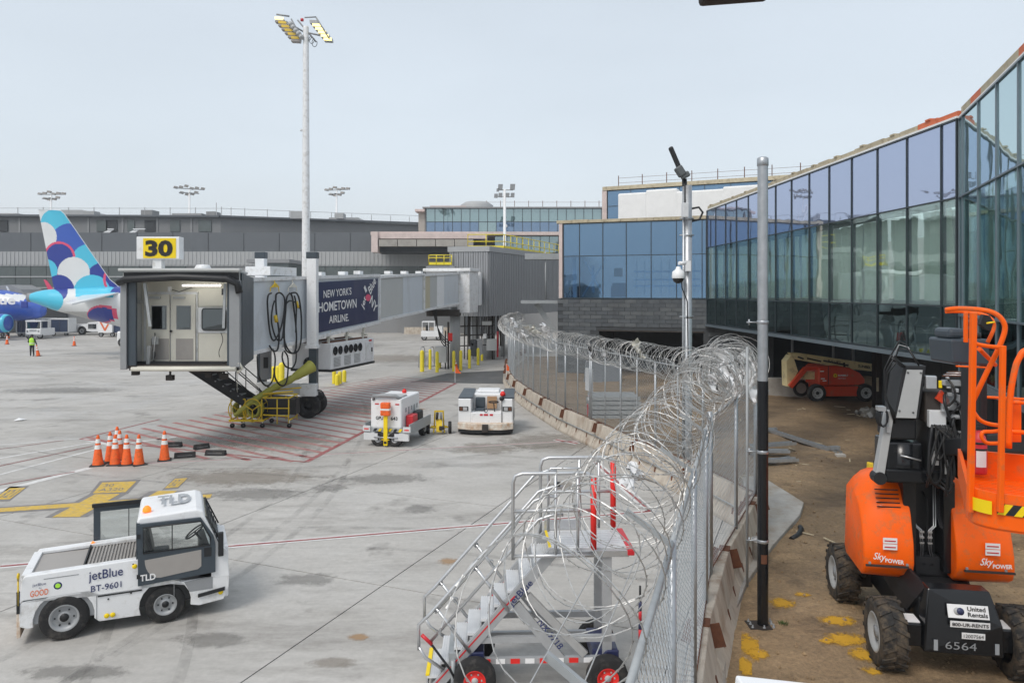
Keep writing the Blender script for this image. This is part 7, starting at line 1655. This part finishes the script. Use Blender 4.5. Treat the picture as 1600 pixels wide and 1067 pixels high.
for i in range(13):
    a = (-.14+.018*i,.26,3.30); x1 = .25-.02*random.random(); zt2 = 2.95+.06*i*random.random()
    d_ = random.uniform(.3,.85); pts = []
    b = (random.uniform(.1,.34),.3,random.uniform(2.9,3.2)) if i % 2 else (random.uniform(-.2,.0),.35,random.uniform(2.4,2.6))
    for k in range(13):
        t = k/12; pts.append((a[0]+(b[0]-a[0])*t+.10*math.sin(PI*t)*(1 if i % 3 else -1.2), .26-.10*math.sin(PI*t)*random.uniform(.9,1.1)+(b[1]-.26)*t, a[2]+(b[2]-a[2])*t-d_*math.sin(PI*t)**1.2*.55))
    MB().path(pts,random.choice((.014,.018,.022)),8).build('hydraulic_hose','rubber' if i % 2 else 'black',bl)
for i in range(3):
    pts = [(-.52+.02*i,.28,4.1),(-.62-.03*i,.25,4.16+.05*i),(-.72-.02*i,.28,4.0+.03*i),(-.74,.3,3.7-.03*i),(-.66+.02*i,.3,3.45),(-.6,.35,3.3)]; MB().path(pts,.013,8).build('hydraulic_hose','black',bl)
for i in range(3):
    pts = [(-.3,.3,4.12),(-.42-.03*i,.28,4.34+.04*i),(-.56,.3,4.36+.05*i),(-.6-.04*i,.32,4.22),(-.5,.3,4.12)]; MB().path(pts,.011,8).build('hydraulic_hose','grey_mid' if i == 1 else 'black',bl)
for i in range(4): m_ = MB(); m_.path([(-.78+.05*math.cos(a)*(1+.2*i),.25+.02*i,3.38+.13*math.sin(a)) for a in [k*PI/6 for k in range(12)]],.012,6,closed=True); m_.build('hydraulic_hose','black',bl)
MB().box(-.86,-.76,.2,.34,3.48,3.54).build('hose_fitting','alu',bl); m_ = MB(); m_.tube((-.56,.24,2.86),(-.3,.22,2.8),.012,6); m_.build('hydraulic_pipe','alu',bl)
for x, z in ((.05,2.6),(-.12,2.72),(.08,3.05)): MB().box(x,x+.09,.325,.335,z,z+.2).build('small_label','ink_white',bl)
random.seed(31)
for i in range(16):
    x0, z0_ = random.uniform(.02,.34), random.uniform(3.1,3.95); x1, z1_ = random.uniform(.0,.36), z0_-random.uniform(.35,.9); b_ = random.uniform(-.12,.18)
    MB().path(smooth([Vector((x0,.28,z0_)),Vector((x0+b_*.6,.18,z0_-.12)),Vector(((x0+x1)/2+b_,.15+random.uniform(0,.1),(z0_+z1_)/2-.08)),Vector((x1,.26,z1_))],6),random.choice((.012,.016,.02)),7).build('hydraulic_hose','black' if i % 3 else 'rubber',bl)
for i in range(14):
    MB().cbox((random.uniform(-.1,.36),random.uniform(.22,.3),random.uniform(3.05,4.0)),(random.uniform(.03,.09),.05,random.uniform(.02,.06))).build('hose_fitting',random.choice(('alu','grey_mid','black')),bl,bevel=.006)
for i in range(5): MB().path([(.0+.02*i,.3,3.98+.015*i),(.36,.24,3.99+.015*i)],.008,6).build('hydraulic_pipe','alu' if i % 2 else 'rust',bl)
MB().box(.26,.46,.3,.75,2.5,4.0).build('boom_section','black',bl,bevel=.03)
# link between boom tip and basket
m_ = MB(); m_.beam((.10,.2,3.0),(-.35,-3.2,3.75),.22,.22) ; m_.build('jib_arm','black',bl,bevel=.02)
# --- work basket, world-aligned
def bkt(x, y, z): return Vector((x,y,z))
bk = thing('work_basket', 'orange boom lift work basket with hazard-striped toe board and red extinguisher', 'work basket', (3.45,5.6,3.42))
O = bk.location
def q_(px_, py_, Y): return P(px_,py_,Y)-O
YN, YF2 = 5.6, 7.3
# toe board with rounded left end
xs0 = sX(1502,YN)-O.x; 
outl = [(1.9,.0)]+[(.22+.0,.0)]+[(.22-.22*math.sin(a),.22-.22*math.cos(a)) for a in [k*PI/12 for k in range(1,7)]]+[(0.0,1.7)]
outer = [(.03+x,y) for x, y in outl]
def ribbon(pts, z0, z1, th, nm, mt, par):
    vs = []; fs = []
    for i, (x, y) in enumerate(pts):
        for dz in (z0,z1): vs.append((x,y,dz))
    n_ = len(pts)
    for i in range(n_-1): a = 2*i; fs.append((a,a+2,a+3,a+1))
    m_ = MB(); m_.add(vs, fs, False); o = m_.build(nm, mt, par); s_ = o.modifiers.new('t','SOLIDIFY'); s_.thickness = th; s_.offset = 0; return o
RB = math.radians(-29)
ribbon(outer,.02,.28,.03,'toe_board','orange_lift',bk).rotation_euler.z = RB
m_ = MB(); m_.prism([(x+.0,y,0) for x, y in outer]+[(1.93,1.7,0)],(0,0,.03)); m_.build('basket_rim','orange_lift',bk).rotation_euler.z = RB
for k in range(26): MB().box(.12,1.9,.10+k*.062,.13+k*.062,.03,.045).build('floor_slat','orange_lift',bk).rotation_euler.z = RB
MB().box(.06,1.9,1.66,1.70,.03,.28).build('back_toe_board','orange_lift',bk).rotation_euler.z = RB
m_ = MB(); m_.box(.20,.50,-.024,-.017,.13,.21); m_.build('hazard_panel','black',bk).rotation_euler.z = RB
for i in range(3): m_ = MB(); m_.prism([(.20+i*.105,-.028,.13),(.25+i*.105,-.028,.13),(.30+i*.105,-.028,.21),(.25+i*.105,-.028,.21)],(0,.004,0)); m_.build('hazard_stripe','sign_yellow',bk).rotation_euler.z = RB
m_ = MB(); m_.lathe([(.255,.12),(.255,.22)],(.25,.22,0),'Z',8,-2.6,-1.9); m_.build('hazard_stripe','sign_yellow',bk).rotation_euler.z = RB
def rod(pts, r, nm, sides=4, mt='orange_lift'): m_ = MB(); m_.path(smooth([Vector(p) for p in pts]), r*.66, 12); return m_.build(nm, mt, bk)
def bar_(a, b, w_, h_, nm): m_ = MB(); m_.beam(a,b,w_,h_,(0,1,0)); return m_.build(nm,'orange_lift',bk,bevel=.006)
# photo-derived uprights (near row at YN+.05, far row farther in)
YA = 5.65
bar_(q_(1516,800,YA),q_(1521,488,YA),.042,.04,'upright'); bar_(q_(1509,535,6.2),q_(1509,488,6.2),.030,.03,'upright'); bar_(q_(1563,800,5.45),q_(1567,540,5.45),.036,.036,'upright')
rod([q_(1478,484,6.0),q_(1500,482,5.9),q_(1532,484,5.75),q_(1553,489,5.7),q_(1566,500,5.68),q_(1570,516,5.68),q_(1560,545,5.7),q_(1545,575,5.75),q_(1521,625,5.8)],.029,'guard_loop')
rod([q_(1478,487,6.3),q_(1505,487,6.3),q_(1530,490,6.2),q_(1548,498,6.1),q_(1553,512,6.1),q_(1543,535,6.1)],.023,'guard_loop')
rod([q_(1517,533,YA),q_(1528,538,YA),q_(1545,541,YA),q_(1566,543,YA)],.024,'top_rail'); rod([q_(1519,640,YA),q_(1530,655,YA),q_(1545,662,YA),q_(1566,665,YA)],.024,'mid_rail')
rod([q_(1530,545,5.8),q_(1555,570,6.1)],.026,'console_brace'); rod([q_(1494,572,6.1),q_(1540,574,5.9)],.012,'tray_edge')
rod([q_(1566,672,YA),q_(1550,674,YA),q_(1536,675,YA),q_(1534,684,YA),q_(1543,692,YA),q_(1566,692,YA)],.022,'latch_loop')
rod([q_(1576,700,6.6),q_(1578,628,6.6),q_(1583,590,6.6),q_(1592,560,6.6),q_(1612,545,6.6),q_(1700,543,6.6)],.040,'guard_loop'); bar_(q_(1583,690,6.7),q_(1583,625,6.7),.12,.05,'gate_plate'); rod([q_(1578,628,6.6),q_(1640,632,6.6)],.025,'top_rail'); rod([q_(1578,674,6.6),q_(1640,678,6.6)],.03,'mid_rail')
rod([q_(1535,620,7.2),q_(1640,626,7.2)],.022,'top_rail')
# console
m_ = MB(); a, b = q_(1489,572,6.3), q_(1545,530,6.3); m_.prism([(a.x,a.y,a.z+.02),(b.x,a.y,a.z-.0),(b.x+.02,a.y,b.z),(a.x-.02,a.y,b.z)],(0,.35,0)); m_.build('control_console','dark_slate',bk,bevel=.02)
m_ = MB(); m_.box(a.x+.0,a.x+.14,a.y+.05,a.y+.3,b.z,b.z+.09); m_.build('console_hood','dark_slate',bk,bevel=.03); m_ = MB(); m_.tube((a.x+.2,a.y+.1,b.z),(a.x+.2,a.y+.1,b.z+.12),.014,6); m_.lathe([(.001,-.02),(.025,0),(.02,.04),(.001,.05)],(a.x+.2,a.y+.1,b.z+.12),'Z',10); m_.tube((a.x+.27,a.y+.1,b.z),(a.x+.27,a.y+.1,b.z+.05),.03,8); m_.build('joystick','black',bk)
m_ = MB(); c = q_(1541,503,6.0); m_.prism([c+Vector(v) for v in ((-.05,0,-.02),(-.02,0,.06),(.03,0,.05),(.06,0,.0),(.04,0,-.07),(.0,0,-.06))],(0,.04,0)); m_.build('sensor_plate','black',bk); m_ = MB(); m_.tube(c+Vector((-.01,-.02,-.01)),c+Vector((.05,-.03,.0)),.008,6); m_.build('yellow_cable','sign_yellow',bk)
m_ = MB(); m_.box(*[v for v in (sX(1500,7)-O.x,sX(1512,7)-O.x,1.1,1.4,.2,1.1)]); m_.build('basket_support','black',bk,bevel=.02)
# fire extinguisher strapped to the basket upright
fe = thing('fire_extinguisher', 'red fire extinguisher with white label strapped inside the orange basket', 'fire extinguisher', P(1529,741,5.95)); ez = 0
m_ = MB(); m_.lathe([(.001,0),(.058,.01),(.060,.03),(.060,.27),(.045,.315),(.02,.335),(.018,.36)],(0,0,0),'Z',24); m_.build('cylinder','red',fe)
m_ = MB(); m_.lathe([(.0615,.07),(.0615,.20)],(0,0,0),'Z',20,-2.4,-1.1); m_.build('label','ink_white',fe)
for z in (.20,.25): m_ = MB(); m_.lathe([(.062,z),(.064,z+.003),(.064,z+.015),(.062,z+.018)],(0,0,0),'Z',20); m_.build('strap','black',fe)
m_ = MB(); m_.box(-.02,.05,-.015,.015,.36,.385); m_.box(-.01,.06,-.012,.012,.395,.41); m_.build('handle','black',fe)
# ================================================================== red-orange boom lift in the bay
bs = thing('boom_lift', 'parked red-orange boom lift with long cream boom lettered rentals, under the building', 'boom lift', (13.9,34.7,.05), math.radians(2))
for x, y, sd in ((.46,0,-1),(2.78,0,-1),(.46,1.8,1),(2.78,1.8,1)): wheel(bs,(x,y,.42),.42,.3,'Y',sd,'grey_light',.62)
MB().box(.82,2.45,-.05,1.9,.26,.72).build('chassis','red_lift',bs,bevel=.02)
m_ = MB(); pf_ = [(.62,.74),(.62,1.56),(.75,1.66),(1.5,1.68),(2.1,1.58),(2.6,1.34),(2.85,1.05),(2.85,.86),(2.7,.76)]; m_.prism([(x,.1,z) for x, z in pf_],(0,1.5,0)); m_.build('turntable_hood','red_lift',bs,bevel=.05,seg=3)
MB().box(1.06,1.09,.085,.1,.78,1.66).build('hood_seam','black',bs); m_ = MB(); m_.lathe([(.001,-.01),(.09,-.01)],(1.40,.09,1.22),'Y',16); m_.build('round_logo','sign_yellow',bs); m_ = MB(); m_.lathe([(.001,-.013),(.035,-.013)],(1.40,.09,1.22),'Y',12); m_.build('logo_centre','ink_black',bs)
text('SUNBELT', bs, (1.54,.085,1.18), (1,0,0), (0,0,1), .48, .09, 'ink_white', bold=.03); text('RENTALS', bs, (1.54,.085,1.06), (1,0,0), (0,0,1), .36, .05, 'ink_white')
for x, z in ((.68,1.4),(.72,1.05),(.8,.95)): MB().box(x,x+.18,.085,.095,z,z+.05).build('small_label','ink_white',bs)
MB().box(.02,.06,0,.0+.01,0,.01).build('bolt','black',bs)
def L2(px_, py_): v = P(px_,py_,34.6); return Vector((v.x-13.9,0,v.z-.05))
m_ = MB(); m_.prism([L2(1235,566)+Vector((0,.4,0)),L2(1243,556)+Vector((0,.4,0)),L2(1247,560)+Vector((0,.4,0)),L2(1254,582)+Vector((0,.4,0)),L2(1240,607)+Vector((0,.4,0)),L2(1236,606)+Vector((0,.4,0))],(0,.6,0)); m_.build('counterweight_arm','boom_cream',bs,bevel=.02)
m_ = MB(); m_.prism([L2(1242,553)+Vector((0,.4,0)),L2(1256,553)+Vector((0,.4,0)),L2(1410,576)+Vector((0,.4,0)),L2(1408,586)+Vector((0,.4,0)),L2(1330,578)+Vector((0,.4,0)),L2(1250,563)+Vector((0,.4,0))],(0,.45,0)); m_.build('boom','boom_cream',bs,bevel=.015)
m_ = MB(); m_.box(L2(1408,580).x,L2(1420,580).x,.35,.9,L2(1408,586).z,L2(1408,574).z); m_.build('boom_tip','ink_orange',bs)
text('JLG LIFT', bs, L2(1301,567.5)+Vector((0,.38,0)), (1,0,-.14), (0,0,1), .66, .13, 'ink_black', bold=.03); text('SUNBELT', bs, L2(1350,575.5)+Vector((0,.38,0)), (1,0,-.14), (0,0,1), .75, .13, 'ink_black', bold=.03); text('RENTALS', bs, L2(1376,578.5)+Vector((0,.38,0)), (1,0,-.14), (0,0,1), .68, .12, 'ink_black', bold=.03)
m_ = MB(); 
for a, b in ((1253,1262),(1268,1290),(1294,1334)): m_.beam(L2(a,559+(a-1253)*.15)+Vector((0,.36,0)),L2(b,562+(b-1262)*.15)+Vector((0,.36,0)),.05,.07)
m_.build('boom_slot','black',bs)
m_ = MB(); m_.beam(L2(1240,606)+Vector((0,.35,0)),L2(1265,577)+Vector((0,.35,0)),.2,.22); m_.beam(L2(1263,577)+Vector((0,.35,0)),L2(1283,576)+Vector((0,.35,0)),.2,.16); m_.build('lift_link','red_lift',bs,bevel=.02)
m_ = MB(); m_.box(L2(1265,580).x,L2(1282,580).x,.5,.9,L2(1265,595).z,L2(1265,583).z); m_.build('lower_boom','boom_cream',bs); m_ = MB(); m_.tube(L2(1326,568)+Vector((0,.3,0)),L2(1327,575)+Vector((0,.3,0)),.05,8); m_.build('exhaust_stub','black',bs)
# ================================================================== yard materials
def at_(px_, py_, z=.05): return G(px_,py_,z)
a, b = at_(1202,676), at_(1312,712); t = thing('steel_channel', 'long galvanised steel channel lying on the dirt with one end on a block', 'steel channel', (a.x,a.y,.06), math.atan2(b.y-a.y,b.x-a.x)); L_ = (b-a).length
m_ = MB(); m_.box(0,L_,-.10,.10,.04,.06); m_.box(0,L_,-.10,-.085,.06,.14); m_.box(0,L_,.085,.10,.06,.14); m_.build('web','galv',t); MB().box(L_-.35,L_-.2,-.18,.18,.14,.24).build('end_bracket','galv',t); MB().box(.1,.2,-.2,.2,.1,.2).build('end_bracket','galv',t)
m_ = MB(); q = at_(1313,716); m_.box(-.14,.14,-.1,.1,0,.15); o = m_.build('concrete_block','concrete_wall',bevel=.01); o.location = (q.x,q.y,.04); tag(o,'grey concrete block propping the end of the long steel channel','block')
for i, (x, y, rz, L_, z, lb) in enumerate([(1212,722,.5,1.5,.0,'short galvanised channel at the bottom of the pile behind the black pole'),(1216,727,.15,1.2,.12,'short galvanised channel lying crosswise in the pile behind the black pole'),(1208,708,.3,1.6,.24,'topmost galvanised channel of the pile behind the black pole'),(1200,712,-.1,1.3,.12,'galvanised channel half hidden by the black pole')]):
    q = at_(x,y); t = thing('steel_channel', lb, 'steel channel', (q.x,q.y,.05+z), rz, 'short channels piled behind the pole'); m_ = MB(); m_.box(-L_/2,L_/2,-.12,.12,0,.02); m_.box(-L_/2,L_/2,-.12,-.10,.02,.09); m_.box(-L_/2,L_/2,.10,.12,.02,.09); m_.build('web','galv',t)
# stack of galvanised trays on the ground beyond the fence
q = at_(962,655); tk = 0
for r_ in range(5):
    for c_ in range(2):
        t = thing('cable_tray', f'galvanised tray in the bundle beyond the fence, {["bottom","second","third","fourth","top"][r_]} layer, {"front" if c_ == 0 else "back"} row', 'cable tray', (q.x,q.y+c_*.75,.06+r_*.19), random.uniform(-.02,.02), 'galvanised trays bundled beyond the fence')
        m_ = MB(); w_ = 1.05 if r_ < 4 else 1.0; m_.box(-w_,w_,0,.66,.0,.03); m_.box(-w_,w_,-.0,.03,.03,.15); m_.box(-w_,w_,.63,.66,.03,.15); m_.build('tray_body','galv_dull',t)
        if r_ == 4: m_ = MB(); [m_.box(-w_+.05+k*.12,-w_+.11+k*.12,.03,.63,.03,.06) for k in range(16)]; m_.build('rung','galv',t)
q = at_(925,650); t = thing('fire_extinguisher', 'red extinguisher standing on a red box beside the bundled trays', 'fire extinguisher', (q.x,q.y,.05)); MB().box(-.2,.2,-.12,.12,0,.5).build('stand','red',t,bevel=.02); m_ = MB(); m_.lathe([(.09,.5),(.09,.85),(.03,.95),(.03,1.0)],(-.05,0,0),'Z',14); m_.build('cylinder','red',t); MB().box(.0,.14,-.13,-.1,.6,.78).build('label','ink_white',t)
q = at_(943,597); t = thing('mesh_sheet', 'grey mesh sheet panel leaning before the masonry wall beyond the fence', 'mesh panel', (q.x,q.y,.05)); m_ = MB(); m_.prism([(-1.15,0,0),(1.0,0,-.02),(1.15,.5,1.1),(-.95,.5,1.15)],(0,.04,0)); m_.build('sheet','ter_fascia',t); m_ = MB(); m_.path([(-1.15,-.02,0),(1.0,-.02,0),(1.15,.48,1.1),(-.95,.48,1.15)],.03,6,closed=True); m_.build('frame','galv',t)
# yellow hood and rubble behind the big lift
q = at_(1376,752); t = thing('yellow_block', 'dusty yellow concrete block just behind the orange lift hood', 'block', (q.x,q.y,.05), .3); m_ = MB(); m_.prism([(-.32,-.2,0),(.3,-.2,0),(.2,-.12,.42),(-.22,-.12,.5)],(0,.4,0)); m_.build('block_body','yellow',t,bevel=.03)
rb = MB(); random.seed(4)
for i in range(420):
    px_ = random.uniform(1400,1620); Y = random.uniform(24,31.5); x = random.uniform(14.6,16.0); r_ = random.choice((.04,.07,.12,.2))*random.uniform(.5,1.1)
    rb.at((x,Y,.1+r_*.3),random.random()*6,random.random(),random.random()).cbox((0,0,0),(r_*2,r_*1.4,r_*.9))
rb.build('rubble','curb',kind='stuff')
wd_ = MB()
for i in range(60): x = random.uniform(6,15); Y = random.uniform(13,33); l_ = random.uniform(.1,.5); wd_.at((x,Y,.1),random.random()*6).cbox((0,0,0),(l_,.03,.015))
wd_.build('debris','sheathing',kind='stuff')
t = thing('dirty_bucket', 'white plastic bucket tucked behind the black pole on the concrete pad', 'bucket', G(1187,873,.17)); m_ = MB(); m_.lathe([(.001,0),(.12,0),(.15,.34),(.155,.34),(.155,.38),(.14,.38)],(0,0,0),'Z',20); m_.build('bucket_body','white_paint',t)
q = G(1256,830,.05); m_ = MB(); m_.path([(q.x+.0,q.y+.2,.08),(q.x-.05,q.y,.10),(q.x-.25,q.y-.35,.09),(q.x-.5,q.y-.6,.08)],.055,10); tag(m_.build('rubber_pipe','black'), 'short black rubber pipe curving round the corner of the concrete pad', 'pipe')
m_ = MB(); random.seed(8); q = G(1224,975,.08)
for i in range(70): a = random.random()*6.28; r_ = random.random()*.07; l_ = random.uniform(.03,.07); x, y = q.x+r_*math.cos(a), q.y+r_*math.sin(a); m_.add([(x-.004,y,.08),(x+.004,y,.08),(x+.03*math.cos(a),y+.03*math.sin(a),.08+l_)],[(0,1,2)])
m_.build('weeds','leaf',kind='stuff')
# sill rail in front of us and dark beam above
rl = thing('window_ledge_rail', 'pale metal rail end at the bottom edge below the pole', 'rail', (.0,0,0)); a, b = P(1152,1058,2.2), P(1330,1080,2.2); m_ = MB(); m_.beam(a-Vector((0,0,.03)),b+Vector((.5,0,-.08)),.06,.05,(0,0,1)); m_.build('rail_bar','white_clean',rl,bevel=.008); m_ = MB(); m_.beam(a-Vector((0,0,.03)),a-Vector((-.01,0,1.2)),.05,.05); m_.build('rail_post','white_clean',rl,bevel=.006)
ob = MB(); a, b = P(1093,6,1.9), P(1200,-2,1.9); ob.beam(a+Vector((0,0,.028)),b+Vector((.0,0,.028)),.05,.06,(0,0,1)); o = ob.build('overhead_beam','rust_steel',bevel=.01); tag(o,'dark edge of an overhead beam at the top of the view','beam')
# move empties to the base of what they carry
bpy.context.view_layer.update()
for o in list(C.objects):
    if o.type == 'EMPTY' and o.get('category') and o.location.length < 1e-6:
        lo = Vector((1e9,)*3); hi = -lo
        for c in o.children:
            if c.type != 'MESH': continue
            for v in c.bound_box:
                q = c.matrix_local @ Vector(v); lo = Vector(map(min,lo,q)); hi = Vector(map(max,hi,q))
        if lo.x > 1e8: continue
        off = Vector(((lo.x+hi.x)/2,(lo.y+hi.y)/2,lo.z)); o.location = off
        for c in o.children: c.location = c.location-off
# ------------------------------------------------------------------ thin fog in the air
hm = bpy.data.materials.new('haze_air'); hm.use_nodes = True; N, L = ng(hm); N.remove(N['Principled BSDF'])
pv = N.new('ShaderNodeVolumePrincipled'); pv.inputs['Color'].default_value = (.93,.96,1,1); pv.inputs['Density'].default_value = .0006; pv.inputs['Anisotropy'].default_value = .2
L.new(pv.outputs[0], N['Material Output'].inputs['Volume'])
hb = MB().box(-430,430,-70,720,-1.1,24); hm_ = hb.build('haze', hm, kind='stuff')
